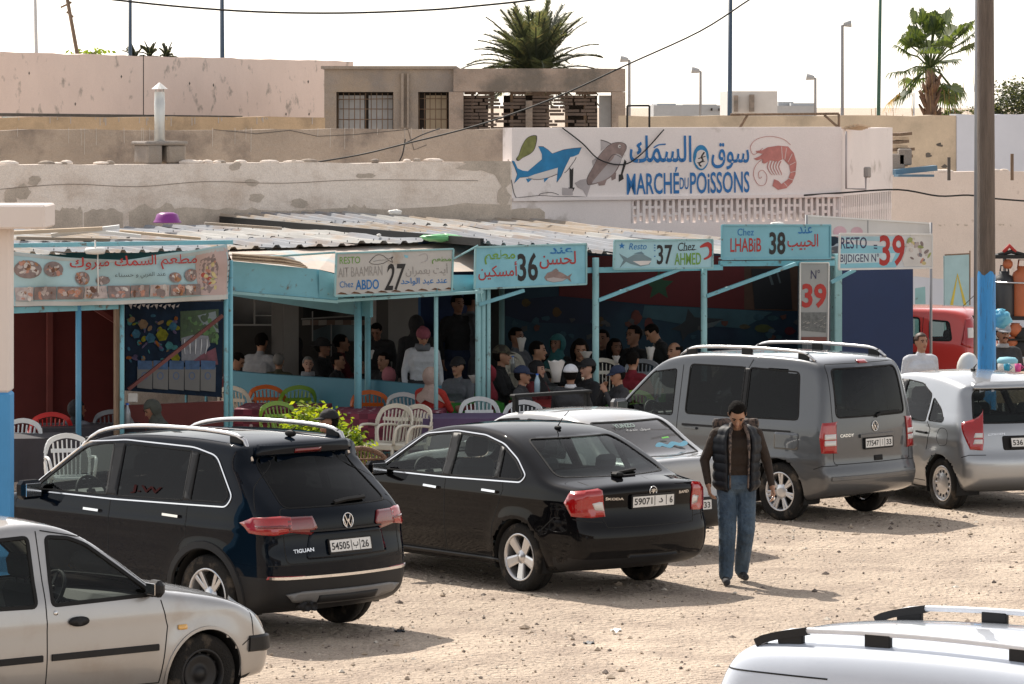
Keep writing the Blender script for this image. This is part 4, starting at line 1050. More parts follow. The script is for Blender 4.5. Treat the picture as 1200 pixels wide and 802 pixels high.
# ---------------------------------------------------------------- white van roof, lower right corner
PT_WHT = paint('blue_shaded_white_paint', (.54, .59, .67), 0, .3)  # blue of the van's shaded side is put into the white base
W2 = [(1.10, 1.10), (1.10, 1.52), (1.9, 1.52), (1.9, 1.10)]
W3 = [(2.02, 1.10), (2.02, 1.52), (2.7, 1.50), (3.3, 1.12)]
RG = [(-.60, 1.10), (.60, 1.10), (.57, 1.60), (-.57, 1.60)]
sp = dict(sp); sp.update(L=4.38, w=.90, H=1.81, xr=.75, xf=3.44, rw=.32, ri=.21, ra=.37, tum=.20, crown=.07, br=.10, bf=.20, ke=.16, km=.16, flare=.012,
          prof=[(.16, .26), (.0, .36), (.0, .56), (.05, .64), (.07, 1.0), (.10, 1.3), (.16, 1.60), (.28, 1.745), (.6, 1.785), (1.3, 1.81), (2.0, 1.80), (2.5, 1.77), (2.9, 1.68), (3.25, 1.42), (3.6, 1.12), (3.9, 1.02), (4.2, .90), (4.35, .7), (4.38, .4), (4.28, .22), (.3, .22)],
          plan=[(-.3, .82), (.0, .85), (.3, .88), (.8, .90), (3.2, .90), (3.8, .88), (4.4, .78)], belt=[(0, 1.08), (2.0, 1.05), (3.4, 1.0), (4.4, .84)], crease=(.9, .0))
th = R(-37)
g0 = P(818, 760, 21.9); lx, ly = .12, -.75
loc = (g0.x - (lx * math.cos(th) - ly * math.sin(th)), g0.y - (lx * math.sin(th) + ly * math.cos(th)), 0)
wvan = mk_car('parked_van', sp, loc, th, dict(label='white van of which only the roof with its rails shows, lower right corner', cat='van', group='cars parked in rows on the dirt lot'),
              [('L', rpoly(W2, .08), 1), ('L', rpoly(W3, .05), 1), ('B', rpoly(RG, .07), 1), ('F', rpoly(FG, .06), 1)],
              doors([(3.4, .3), (3.4, 1.0), (2.7, 1.6), (2.0, 1.6), (2.0, .3)], [(1.97, .3), (1.97, 1.6), (1.0, 1.6), (1.0, .3)]), PT_WHT)
s = wvan
for sd in (1, -1):
    window(s, 'L', W2, GL_DARK, sd, 'side_window', r=.08, seal=.02); window(s, 'L', W3, GL_MID, sd, 'side_window', r=.05)
    for x in (s.xr, s.xf): wheel(s, x, sd, 'cover')
    mirror(s, 3.2, 1.13, M_PLAS, sd)
    gaps(s, [('L', [(.22, 1.60), (.95, 1.60)], sd), ('L', [(2.0, .3), (2.0, 1.05)], sd)])
    patch(s, 'C', [s.cr(.72, .90), s.cr(.72, 1.35), (60, 1.35), (60, .90)], M_LRED, 'tail_lamp', .008, sd, r=.02)
window(s, 'B', RG, GL_DARK, 1, 'rear_window', r=.07); window(s, 'F', FG, GL_CLEAR, 1, 'windscreen', r=.06)
rails(s, .40, 3.0, .60, mat('white_rail', (.72, .73, .75), .3), hgt=.062, r=.017, feet=(0, .30, .62, 1))
# black end caps of the rails
for sd in (1, -1):
    xs = np.linspace(.40, .72, 8); q, n_ = s.proj('T', xs, np.full(8, .60 * sd)); t = np.linspace(0, 1, 8)
    mb = MB()
    for i in range(7):
        a = Vector(q[i]) + Vector((0, 0, .015 + .048 * t[i] ** .7)); b = Vector(q[i + 1]) + Vector((0, 0, .015 + .048 * t[i + 1] ** .7)); mb.bar(a, b, .045, .042)
    mb.build('rail_cap', M_PLAS, s.root)
cabin(s, 2.3, 1.2, 1.0)

# ---------------------------------------------------------------- red small car beyond the stalls
PT_RED = paint('red_paint', (.50, .035, .025), 0, .3)
W1 = [(2.55, 1.0), (2.15, 1.38), (1.72, 1.40), (1.68, 1.0)]
W2 = [(1.58, 1.0), (1.60, 1.40), (.98, 1.39), (.95, 1.02)]
W3 = [(.80, 1.06), (.82, 1.36), (.52, 1.34), (.46, 1.06)]
RG = [(-.56, 1.05), (.56, 1.05), (.52, 1.42), (-.52, 1.42)]
sp = dict(sp); sp.update(L=3.65, w=.82, H=1.555, xr=.62, xf=2.92, rw=.29, ri=.19, ra=.33, tum=.24, crown=.05, km=.06, ke=.14, h=.035,
          prof=[(.16, .26), (.0, .36), (.0, .56), (.05, .64), (.07, 1.0), (.10, 1.2), (.18, 1.44), (.32, 1.515), (.6, 1.545), (1.3, 1.555), (1.8, 1.53), (2.2, 1.45), (2.5, 1.2), (2.8, 1.0), (3.2, .93), (3.5, .8), (3.62, .6), (3.65, .4), (3.55, .22), (.3, .22)],
          plan=[(-.3, .72), (.0, .76), (.3, .80), (.8, .82), (2.8, .82), (3.3, .78), (3.7, .68)], belt=[(0, 1.0), (2.0, .98), (2.8, .92), (3.6, .78)])
th = R(158)
s = mk_car('parked_hatchback', sp, (P(1166, 200, 62).x, 62.0, 0), th, dict(label='small red upright hatchback behind the blue-painted pole', cat='car', group='cars parked in rows on the dirt lot'),
           [('L', rpoly(W1, .04), 1), ('L', rpoly(W2, .04), 1), ('L', rpoly(W3, .08), 1), ('B', rpoly(RG, .07), 1)],
           doors([(2.7, .3), (2.7, .95), (2.2, 1.45), (1.64, 1.46), (1.64, .3)], [(1.62, .3), (1.62, 1.46), (.92, 1.45), (.9, .3)]), PT_RED)
for sd in (1, -1):
    for q in (W1, W2, W3): window(s, 'L', q, GL_MID, sd, 'side_window', r=.05, seal=.03)
    for x in (s.xr, s.xf): wheel(s, x, sd, 'cover')
    handle(s, 1.78, .86, M_PLAS, sd); handle(s, 1.05, .86, M_PLAS, sd)
    patch(s, 'C', [s.cr(.60, .95), s.cr(.58, 1.42), (30, 1.42), (72, 1.38), (84, 1.0), (60, .95)], M_LRED, 'tail_lamp', .01, sd, r=.03)
    patch(s, 'C', [(46, 1.10), (46, 1.25), (66, 1.25), (66, 1.10)], M_LWHT, 'lamp_white_band', .014, sd, r=.03)
    patch(s, 'L', [(.4, 1.505), (.4, 1.535), (2.0, 1.52), (2.0, 1.49)], M_PLAS, 'roof_strip', .006, sd) if 0 else None
    gaps(s, [('L', [(1.63, .3), (1.63, 1.45)], sd), ('L', [(.92, 1.4), (.92, .8)], sd), ('L', [(2.7, .3), (2.7, .95)], sd)])
window(s, 'B', RG, GL_MID, 1, 'rear_window', r=.07)
mb = MB(); mb.tube([(.5, 0, 1.54), (.25, 0, 1.78)], .005, 5); mb.build('antenna', M_RUB, s.root)
cabin(s, 1.75, .75, .95)
# ================================================================ the place
fd = Vector((math.cos(R(28)), math.sin(R(28)), 0)); rd = Vector((-math.sin(R(28)), math.cos(R(28)), 0))
UP = Vector((0, 0, 1))
def FR(px, off=0.0, base=52.47):
    """point on the stalls' front line (or 'off' metres behind it) seen at photo column px"""
    k = .5317; b = base + off / math.cos(R(28)); Y = b / (1 - k * (px - 600) / F)
    return Vector(((px - 600) / F * Y, Y, 0))
class Plane:
    def __init__(s, p0, u): s.p = Vector((p0[0], p0[1], 0)); s.u = Vector((u[0], u[1], 0)).normalized(); s.n = s.u.cross(UP)
    def hit(s, px, py):
        d = Vector(((px - 600) / F, 1, -(py - HY) / F)); o = Vector((0, 0, HC))
        t = (s.p - o).dot(s.n) / d.dot(s.n); q = o + d * t
        return ((q - s.p).dot(s.u), q.z)
    def w(s, px, py): a, z = s.hit(px, py); return s.p + s.u * a + UP * z
def zz(py, Y): return HC - (py - HY) / F * Y
class Art:
    """paint on a flat board: polygons and lettering given by photo coordinates, laid on the plane"""
    def __init__(s, pl, parent, lift=.004, T=(0, 0, 1)): s.pl = pl; s.par = parent; s.l = lift; s.T = T; s.k = 0
    def c(s, p): ox, oy, sc = s.T; return s.pl.hit(ox + p[0] / sc, oy + p[1] / sc)
    def poly(s, pts, m, name='painted_shape', lift=None, smooth=0):
        if smooth: pts = spline(pts, smooth, True)
        q = [s.c(p) for p in pts]; s.k += .00015; l = (s.l if lift is None else lift) + s.k
        mb = MB(); mb.prism(q, s.pl.p + s.pl.n * (l - .003), s.pl.u, UP, s.pl.n * .003)
        return mb.build(name, m, s.par)
    def line(s, pts, w, m, name='painted_line', smooth=0):
        if smooth: pts = spline(pts, smooth)
        n = len(pts)
        if isinstance(w, (list, tuple)): w = list(np.interp(np.linspace(0, 1, n), np.linspace(0, 1, len(w)), w))
        return s.poly(strip2d(pts, w), m, name)
    def text(s, body, x0, y0, x1, y1, m, bold=0.0, skew=0.0, shear=0):
        """box in art coordinates, y0 top, y1 bottom; skew: how far the right end is raised"""
        a, z1 = s.c((x0, y1)); b, z2 = s.c((x1, y1 - skew)); _, zt = s.c((x0, y0))
        o = s.pl.p + s.pl.u * a + UP * z1; u = s.pl.u * (b - a) + UP * (z2 - z1); s.k += .00015
        u = u.normalized(); v = u.cross(s.pl.n) * -1; v = v if v.z > 0 else -v
        return text(body, o + s.pl.n * (s.l + s.k), u, v, math.hypot(b - a, z2 - z1), zt - z1, m, s.par, bold=bold, shear=shear, depth=0)

# ---- materials of the place
M_DIRT = mat('pale_dirt', (.51, .415, .325), .95, var=.18, sc=.45, bump=.9, bsc=16, col2=(.39, .31, .245), thr=.53, sharp=.09, sc2=1.3, fine=.30)
M_PINK = mat('pink_plaster', (.78, .64, .57), .9, var=.05, sc=.9, bump=.15, bsc=8, col2=(.40, .34, .30), thr=.63, sharp=.05, sc2=2.5, fine=.05)
M_WEATH = mat('weathered_plaster', (.78, .69, .61), .92, var=.07, sc=1.0, bump=.3, bsc=9, col2=(.60, .50, .42), thr=.58, sharp=.10, sc2=1.6, fine=.12)
M_WALLW = mat('sign_wall_paint', (.80, .74, .72), .85, var=.05, sc=.8, bump=.12, bsc=6, col2=(.42, .37, .33), thr=.68, sharp=.07, sc2=1.5, fine=.04)
M_BRN = mat('brown_render', (.36, .30, .245), .92, var=.14, sc=1.2, bump=.3, bsc=9, col2=(.17, .14, .12), thr=.6, sharp=.08, sc2=1.1, fine=.1)
M_OCH = mat('ochre_render', (.54, .40, .26), .9, var=.12, sc=1.5, bump=.2, bsc=9, col2=(.26, .2, .14), thr=.6, sharp=.1, sc2=1.0, fine=.08)
M_CONC = mat('bare_concrete', (.27, .24, .215), .92, var=.2, sc=1.4, bump=.3, bsc=9, col2=(.34, .28, .22), thr=.55, sharp=.1, sc2=.9, fine=.12)
M_CONC2 = mat('reddish_concrete', (.35, .285, .24), .92, var=.18, sc=1.2, bump=.3, bsc=9, col2=(.17, .15, .13), thr=.58, sharp=.08, sc2=1.1, fine=.12)
M_BLUW = mat('pale_blue_wall', (.60, .63, .70), .9, var=.06, sc=1, col2=(.35, .33, .32), thr=.68, sharp=.06, sc2=2)
M_TEAL = mat('teal_paint', (.17, .42, .50), .5, var=.12, sc=2.5, col2=(.12, .08, .05), thr=.65, sharp=.05, sc2=7)
M_TEAL2 = mat('light_teal_paint', (.26, .47, .49), .55, var=.12, sc=2.5, col2=(.10, .10, .09), thr=.64, sharp=.05, sc2=9)
M_BLUE = mat('blue_wall_paint', (.004, .022, .085), .6, var=.08)
M_SKYB = mat('bright_blue_paint', (.04, .27, .62), .6, var=.08, sc=3, col2=(.05, .14, .28), thr=.60, sharp=.05, sc2=5, stretch=(6, 6, .7))
M_MAR = mat('maroon_board', (.11, .02, .018), .8, var=.12)
M_MARD = mat('maroon_frame', (.16, .045, .04), .6, var=.12)
M_ROOF = mat('galvanised_sheet', (.30, .31, .33), .8, spec=.05, var=.12, sc=.7, col2=(.30, .23, .18), thr=.60, sharp=.10, sc2=.9)
M_ROOF2 = mat('galvanised_sheet_pale', (.40, .395, .38), .8, spec=.05, var=.10, sc=.7, col2=(.42, .33, .26), thr=.63, sharp=.10, sc2=1.1)
M_ROOF3 = mat('galvanised_sheet_tan', (.34, .285, .23), .8, spec=.05, var=.14, sc=.7, col2=(.36, .37, .38), thr=.56, sharp=.10, sc2=1.2)
M_WOOD = mat('old_timber', (.22, .15, .10), .85, var=.25, sc=3, stretch=(6, 6, .6), bump=.3, bsc=12)
M_WOODL = mat('pale_timber', (.52, .40, .28), .8, var=.2, sc=3)
M_STL = mat('grey_steel', (.30, .30, .31), .5, metal=.3, var=.1)
M_DSTL = mat('dark_steel', (.045, .05, .06), .6, var=.1)
M_WHT = mat('white_gloss', (.70, .69, .66), .5, var=.06, col2=(.45, .38, .30), thr=.7, sharp=.05, sc2=3)
M_BLK = mat('flat_black', (.012, .012, .012), .7, var=.1)
M_CREAMW = mat('cream_pillar', (.76, .68, .63), .85, var=.03, sc=1, bump=.06, bsc=12)
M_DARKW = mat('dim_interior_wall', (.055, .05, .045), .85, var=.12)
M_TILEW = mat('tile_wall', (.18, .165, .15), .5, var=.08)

# ---- ground: one sheet to the horizon, uneven near the camera
xs = np.concatenate([[-3000, -600, -120, -40, -16], np.arange(-9, 10.01, .22), [16, 40, 120, 600, 3000]])
ys = np.concatenate([[-200, -20, 5, 14, 18], np.arange(20, 62.01, .22), [70, 90, 150, 400, 1200, 6000]])
def hn(x, y): return .013 * math.sin(x * 1.7 + .6 * y) * math.sin(y * 1.3 - .8 * x) + .010 * math.sin(3.7 * x - 1.1) * math.sin(2.9 * y + 1.7 * x) + rnd.uniform(-.005, .005)
vs = [(x, y, hn(x, y) if -9 <= x <= 10 and 20 <= y <= 62 else 0) for y in ys for x in xs]; nx_ = len(xs)
mb = MB(); mb.add(vs, [(j * nx_ + i, j * nx_ + i + 1, (j + 1) * nx_ + i + 1, (j + 1) * nx_ + i) for j in range(len(ys) - 1) for i in range(nx_ - 1)], 0, True)
mb.build('ground', M_DIRT, kind='structure')
mb = MB(); g = random.Random(5)
octf = [(0, 2, 4), (2, 1, 4), (1, 3, 4), (3, 0, 4), (2, 0, 5), (1, 2, 5), (3, 1, 5), (0, 3, 5)]
cl = [(g.uniform(-6, 6), g.uniform(27, 47)) for _ in range(60)]
for k in range(17000):
    if k % 2: x, y = g.uniform(-7, 7), g.uniform(27, 50) ** 1.0
    else: c_ = g.choice(cl); x, y = c_[0] + g.gauss(0, 1.1), c_[1] + g.gauss(0, .8)
    r_ = .005 + .014 * g.random() ** 3 + (.024 if g.random() < .014 else 0)
    a, b, c_ = r_ * g.uniform(.8, 1.5), r_ * g.uniform(.7, 1.3), r_ * g.uniform(.5, .9); t = g.random() * 3.14; ct, st = math.cos(t), math.sin(t); z = hn(x, y) + c_ * .3
    mb.add([(x + a * ct, y + a * st, z), (x - a * ct, y - a * st, z), (x - b * st, y + b * ct, z), (x + b * st, y - b * ct, z), (x, y, z + c_), (x, y, z - c_)], octf, 0 if g.random() < .5 else (1 if g.random() < .6 else 2))
mb.build('gravel', [mat('stone_tan', (.42, .34, .26), .9), mat('stone_dark', (.16, .13, .11), .9), mat('stone_pale', (.60, .54, .46), .9)], kind='stuff', label='loose gravel and pebbles scattered over the dirt lot')
# scraps of litter
for k, (x, y, m, s_) in enumerate([(690, 756, M_DSTL, .05), (722, 741, M_WHT, .05), (468, 742, M_DSTL, .05)]):
    q = Gd(x, y); mb = MB(); mb.sheet([q + Vector((-s_, -s_ * .6, .012)), q + Vector((s_, -s_ * .4, .012)), q + Vector((s_ * .8, s_ * .7, .02)), q + Vector((-s_ * .7, s_, .012))], 4, 4, lambda u, v: Vector((0, 0, .02 * math.sin(9 * u + 5 * v))))
    mb.build('litter', m, label=['dark crumpled scrap on the dirt, right of the pair', 'white crumpled scrap of litter on the dirt lot', 'dark crumpled scrap on the dirt, leftmost scrap'][k], cat='litter')

def wall(name, a, b, z0, z1, th, m, label, cat='wall', parent=None):
    a = Vector((a[0], a[1], 0)); b = Vector((b[0], b[1], 0)); u = (b - a).normalized(); n = u.cross(UP)
    L = (b - a).length; nu = max(2, int(L / .5)); mb = MB(); rg = random.Random(hash(name) % 100 if 0 else len(label))
    top = [z1 + rg.uniform(-.012, .012) for _ in range(nu + 1)]
    vs = []
    for k, (o_, ) in enumerate([(0,), (-th,)]):
        for i in range(nu + 1):
            p = a + u * (L * i / nu) + n * o_; vs += [(p.x, p.y, z0), (p.x, p.y, top[i])]
    o2 = 2 * (nu + 1); fs = []
    for i in range(nu):
        fs += [(2 * i, 2 * i + 2, 2 * i + 3, 2 * i + 1), (o2 + 2 * i + 2, o2 + 2 * i, o2 + 2 * i + 1, o2 + 2 * i + 3), (2 * i + 1, 2 * i + 3, o2 + 2 * i + 3, o2 + 2 * i + 1)]
    fs += [(0, 1, o2 + 1, o2), (2 * nu, o2 + 2 * nu, o2 + 2 * nu + 1, 2 * nu + 1)]
    mb.add(vs, fs); return mb.build(name, m, parent, label=label, cat=cat) if parent is None else mb.build(name, m, parent)

# ---- weathered market wall, left half
A = FR(-60, 0, 62); B_ = FR(600, 0, 62)
w1 = wall('market_wall', A, B_, 0, 3.74, .3, M_WEATH, 'long weathered pink plaster wall with peeling dark stains behind the left stalls')
pl = Plane(A, fd); art = Art(pl, w1)
M_STAIN = mat('black_damp', (.10, .09, .08), .95, var=.3)
M_CPATCH = mat('grey_render_patch', (.50, .43, .36), .95, var=.2, fine=.15)
g = random.Random(11)
x = -40
while x < 590:        # soot-like damp creeping up from the roof
    wd_ = g.uniform(25, 90); hh = g.uniform(4, 13) if (60 < x < 180 or 380 < x < 470) else g.uniform(3, 8)
    pts = [(x, 275)] + [(x + wd_ * t / 9, 250 - hh * (.3 + .7 * g.random()) * (1 if 0 < t < 9 else .2)) for t in range(10)] + [(x + wd_, 275)]
    art.poly(pts, M_STAIN if wd_ < 45 and g.random() < .4 else M_CPATCH, 'damp_stain'); x += wd_ * g.uniform(.75, 1.2)
art.poly([(190, 275), (200, 246), (215, 243), (235, 244), (262, 247), (300, 246), (340, 248), (380, 245), (420, 243), (450, 246), (480, 244), (520, 242), (545, 238), (560, 239), (598, 240), (598, 275)], M_CPATCH, 'damp_stain')
for cx, cy, sx_, sy in ((295, 214, 8, 4), (300, 232, 9, 6), (25, 225, 14, 8), (12, 232, 10, 10), (40, 212, 8, 6), (430, 206, 12, 3), (276, 195, 8, 5), (350, 238, 12, 5), (552, 196, 20, 4), (590, 232, 8, 12)):
    art.poly([(cx + sx_ * g.uniform(.6, 1.2) * math.cos(t), cy + sy * g.uniform(.6, 1.3) * math.sin(t)) for t in np.linspace(0, 6.0, 12)], M_CPATCH, 'plaster_scar')
art.poly([(540, 189), (598, 189), (598, 215), (590, 222), (580, 205), (560, 198)], M_CPATCH, 'plaster_scar')
art.line([(0, 222), (80, 216), (160, 219), (240, 213), (330, 215), (420, 211), (560, 212)], .6, mat('thin_wire', (.2, .15, .12), .8), 'wall_wire', smooth=4)
# rubble along the wall top
for k in range(26):
    px = g.choice([g.uniform(0, 130), g.uniform(210, 330), g.uniform(330, 600)]); q = FR(px, .12, 62); mb = MB()
    mb.ball(q + UP * 3.76, (g.uniform(.05, .18), .08, g.uniform(.02, .05)), n=7, m=5)
    mb.build('rubble_piece', M_BRN if g.random() < .5 else M_WEATH, w1)
w2 = wall('rendered_wall', FR(-80, 0, 65.2), FR(596, 0, 65.2), 0, 4.22, .25, M_BRN, 'grey-brown cement wall with pale drips above the weathered plaster wall')
art = Art(Plane(FR(0, 0, 65.2), fd), w2); M_DRIP = mat('lime_drip', (.5, .46, .42), .9)
for k in range(22): px = g.uniform(5, 590); art.line([(px, 150), (px + g.uniform(-.5, .5), 150 + g.uniform(4, 32))], .5, M_DRIP, 'lime_drip')
art.line([(250, 152), (300, 157), (340, 153), (372, 160), (415, 158), (478, 152), (485, 176), (500, 170)], .7, M_STAIN, 'crack')
w3 = wall('ochre_wall', FR(-80, 0, 69), FR(381, 0, 69), 0, 4.40, .25, M_OCH, 'narrow strip of ochre wall with white drips, left, under the tall pink wall')
art = Art(Plane(FR(0, 0, 69), fd), w3)
for k in range(26): px = g.uniform(0, 378); art.line([(px, 138), (px, 138 + g.uniform(2, 10))], .9, M_DRIP, 'lime_drip')
a, b = P(-60, 60, 70.5), P(414, 72, 88); b.z = 5.5
w4 = wall('tall_pink_wall', a, b, 0, 5.53, .3, M_PINK, 'tall plain salmon-pink wall on the upper left skyline')
art = Art(Plane(a, (b - a)), w4)
art.line([(168, 64), (168, 136)], .8, M_GAP, 'joint'); 
art.poly([(-20, 132.5), (120, 134), (284, 136), (284, 138), (120, 137.5), (-20, 136)], M_STAIN, 'damp_line')
art.poly([(2, 137), (95, 138.5), (95, 141), (2, 141)], M_TEAL, 'blue_band')
for cx, cy in ((34, 86), (222, 98), (250, 100), (361, 96), (142, 90), (88, 122), (335, 134), (362, 134)): art.poly([(cx, cy - 2), (cx + .9, cy), (cx, cy + 2), (cx - .8, cy)], M_STAIN, 'plaster_chip')

# ---- flue on its block
q = FR(187, .2, 62.3); fl = empty('roof_flue', (q.x, q.y, 3.74), R(28), label='galvanised flue pipe with a cone cap on a broken block, above the left wall', cat='chimney')
s_ = 62 / F
mb = MB(); mb.lathe([(.075, .28), (.08, .3), (.075, .6), (.08, .9), (.075, .91), (.075, 1.05)], 14); mb.build('flue_pipe', mat('zinc', (.5, .5, .48), .35, metal=.7, var=.1), fl)
mb = MB(); mb.lathe([(.12, 1.09), (.001, 1.19), (.001, 1.09)], 14, smooth=False); mb.tube([(.06, 0, 1.0), (.06, 0, 1.12)], .01, 5); mb.tube([(-.06, 0, 1.0), (-.06, 0, 1.12)], .01, 5); mb.build('flue_cap', M_WHT, fl)
mb = MB(); mb.box((-.18, 0, .14), (.24, .5, .28), bev=.02); mb.box((.17, 0, .14), (.3, .5, .28), bev=.03); mb.box((0, 0, .30), (.68, .55, .06), bev=.02); mb.build('flue_block', M_CONC, fl)

# ---- sign wall MARCHE DU POISSONS
A = FR(600, 0, 62); B_ = FR(986, 0, 62)
Lw = (B_ - A).length
mw = empty('fish_market_wall', A, 0, label='white wall painted with fish and the market name, with pierced blocks below', cat='wall')
def relb(mb, name, m, par):
    o = mb.build(name, m, par); o.matrix_parent_inverse = Matrix.Translation(-Vector(par.location)); return o
pl = Plane(A, fd); zb = pl.hit(740, 233)[1]; zl = pl.hit(740, 262)[1]; x0 = pl.hit(741, 240)[0]
mb = MB(); c_ = A + fd * Lw / 2 + rd * .15
Mf = Matrix((fd, rd, UP)).transposed()
mb.box(c_ + UP * ((4.25 + zb) / 2), (Lw, .3, 4.25 - zb), M=Mf)                      # panel
mb.box(A + fd * x0 / 2 + rd * .15 + UP * zb / 2, (x0, .3, zb - .002), M=Mf)           # left solid
mb.box(c_ + UP * (zl / 2) + fd * x0 / 2, (Lw - x0, .3, zl), M=Mf)
relb(mb, 'wall_body', M_WALLW, mw)
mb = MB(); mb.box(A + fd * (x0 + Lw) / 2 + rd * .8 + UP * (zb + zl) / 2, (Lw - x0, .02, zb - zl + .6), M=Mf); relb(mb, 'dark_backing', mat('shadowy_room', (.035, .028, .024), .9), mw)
mb = MB(); mb.box(A + fd * Lw / 2 - rd * .02 + UP * (zb + .01), (Lw, .06, .05), M=Mf); relb(mb, 'ledge', M_WALLW, mw)
mb = MB(); n_ = int((Lw - x0) / .105); hgt = zb - zl
for i in range(n_ + 1):
    x = x0 + i * .105; mb.box(A + fd * x + rd * .06 + UP * (zb + zl) / 2, (.048, .12, hgt), M=Mf)
    for f_ in ((.36, .04) if i % 2 else (.64, .96)): mb.box(A + fd * (x + .0525) + rd * .062 + UP * (zl + hgt * f_), (.058, .10, .045), M=Mf)
    mb.box(A + fd * (x + .0525) + rd * .062 + UP * (zl + hgt * (.64 if i % 2 else .30)), (.058, .10, .035), M=Mf) if i % 3 == 0 else None
relb(mb, 'pierced_blocks', M_WALLW, mw)
B2 = Vector((P(1046, 0, 68.5).x, 68.5, 0)); u2 = (B2 - B_).normalized(); r2 = Vector((-u2.y, u2.x, 0)); L2 = (B2 - B_).length; M2 = Matrix((u2, r2, UP)).transposed()
mb = MB(); mb.box((B_ + B2) / 2 + r2 * .15 + UP * ((4.22 + zb) / 2), (L2, .3, 4.22 - zb), M=M2); mb.box((B_ + B2) / 2 + r2 * .15 + UP * (zl - .12) / 2, (L2, .3, zl - .12), M=M2); relb(mb, 'return_wall', M_WALLW, mw)
mb = MB(); n_ = int(L2 / .14)
for i in range(n_ + 1):
    mb.box(B_ + u2 * (i * .14) + r2 * .06 + UP * (zb + zl - .12) / 2, (.05, .12, hgt + .12), M=M2)
mb.box((B_ + B2) / 2 + r2 * .064 + UP * (zb + zl - .1) / 2, (L2, .10, .09), M=M2); relb(mb, 'pierced_blocks', M_WALLW, mw)
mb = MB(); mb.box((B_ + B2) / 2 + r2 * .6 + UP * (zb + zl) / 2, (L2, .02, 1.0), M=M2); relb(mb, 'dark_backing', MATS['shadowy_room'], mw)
P_BL = mat('sign_blue', (.02, .16, .42), .7, var=.12, sc=6); P_SH = mat('shark_blue', (.02, .20, .42), .7, var=.2, sc=4)
P_BK = mat('paint_black', (.03, .028, .028), .8, var=.1); P_OUT = mat('paint_outline', (.06, .05, .05), .8, var=0)
P_OLV = mat('olive_fish', (.20, .21, .07), .8, var=.35, sc=7); P_MAU = mat('mauve_fish', (.27, .20, .185), .8, var=.3, sc=6); P_FG = mat('fish_grey', (.44, .40, .40), .8, var=.12)
P_SHR = mat('shrimp_red', (.50, .20, .18), .8, var=.2, sc=6); P_W = mat('paint_white', (.68, .64, .62), .8, var=.04); P_RED = mat('paint_red', (.40, .035, .03), .7, var=.1); P_GRN = mat('paint_green', (.16, .33, .06), .7, var=.1)
P_LB = mat('light_blue_paint', (.24, .52, .62), .7, var=.08)
class ArtW(Art):
    def poly(s, *a, **k):
        o = super().poly(*a, **k); o.matrix_parent_inverse = Matrix.Translation(-Vector(s.par.location)); return o
    def text(s, *a, **k):
        o = super().text(*a, **k); o.matrix_parent_inverse = Matrix.Translation(-Vector(s.par.location)); return o
art = ArtW(pl, mw, T=(590, 145, 6.667))
ol = lambda pts: [(x, y) for x, y in pts]
fish = [(100, 270), (118, 245), (140, 180), (175, 120), (215, 95), (255, 92), (262, 110), (258, 150), (240, 205), (205, 240), (150, 268), (118, 292), (100, 285)]
art.poly(fish, P_OUT, 'painted_fish', smooth=3); art.poly([(180 + (x - 180) * .92, 185 + (y - 185) * .94) for x, y in fish], P_OLV, 'painted_fish', smooth=3)
sh = [(65, 290), (85, 295), (110, 350), (150, 368), (190, 372), (300, 280), (300, 240), (272, 180), (310, 182), (345, 205), (380, 236), (470, 205), (540, 195), (607, 190), (585, 240), (545, 258), (520, 262), (480, 340), (450, 410), (415, 458), (425, 345), (330, 370), (240, 400), (190, 415), (130, 420), (85, 465), (108, 395), (90, 345)]
art.poly([(336 + (x - 336) * 1.012, 320 + (y - 320) * 1.03) for x, y in sh], P_OUT, 'painted_shark'); art.poly(sh, P_SH, 'painted_shark')
art.poly([(195, 416), (240, 398), (330, 372), (424, 345), (418, 392), (330, 425), (250, 432)], P_W, 'shark_belly')
art.line([(190, 425), (260, 438), (340, 425), (420, 395)], 4, P_OUT, smooth=3); art.line([(475, 385), (500, 365), (560, 280), (565, 262)], 4, P_OUT, smooth=3)
art.poly([(175, 430), (220, 435), (190, 462)], P_SH, 'fin'); art.poly([(315, 430), (352, 425), (318, 460)], P_SH, 'fin')
art.poly([(555, 465), (600, 440), (655, 430), (680, 480), (650, 572), (620, 520), (580, 500)], P_FG, 'fish_tail')
art.poly([(760, 130), (835, 155), (760, 215)], P_FG, 'fish_fin'); art.poly([(690, 290), (745, 255), (700, 340)], P_FG, 'fish_fin')
bf = [(655, 425), (700, 340), (745, 255), (800, 190), (850, 155), (910, 148), (950, 165), (955, 200), (925, 262), (900, 330), (860, 395), (800, 440), (740, 462), (690, 475), (660, 475)]
art.poly([(805 + (x - 805) * 1.03, 310 + (y - 310) * 1.02) for x, y in bf], P_OUT, 'painted_fish', smooth=3); art.poly(bf, P_MAU, 'painted_fish', smooth=3)
art.poly([(690, 465), (740, 400), (800, 330), (850, 280), (880, 235), (925, 262), (895, 330), (855, 392), (795, 436), (735, 458)], P_FG, 'fish_belly', smooth=3)
art.poly([(735, 460), (805, 440), (790, 480), (745, 485)], P_MAU, 'fish_fin'); art.poly([(840, 410), (880, 380), (875, 430), (845, 445)], P_MAU, 'fish_fin')
art.poly([(905 + 12 * math.cos(t), 178 + 14 * math.sin(t)) for t in np.linspace(0, 6, 9)], P_W, 'fish_eye'); art.poly([(908 + 6 * math.cos(t), 180 + 7 * math.sin(t)) for t in np.linspace(0, 6, 9)], P_OUT, 'fish_eye')
art.line([(815, 290), (860, 240), (920, 265)], 4, P_OUT, smooth=3); art.line([(758, 128), (800, 140), (838, 158)], 6, P_OUT, smooth=3)
art.poly([(515, 345), (530, 360), (545, 345), (540, 500), (556, 500), (530, 556), (505, 500), (517, 500)], P_BK, 'arrow')
art.poly([(945, 280), (960, 300), (930, 395), (938, 432), (900, 455), (900, 398), (915, 398)], P_BK, 'arrow')
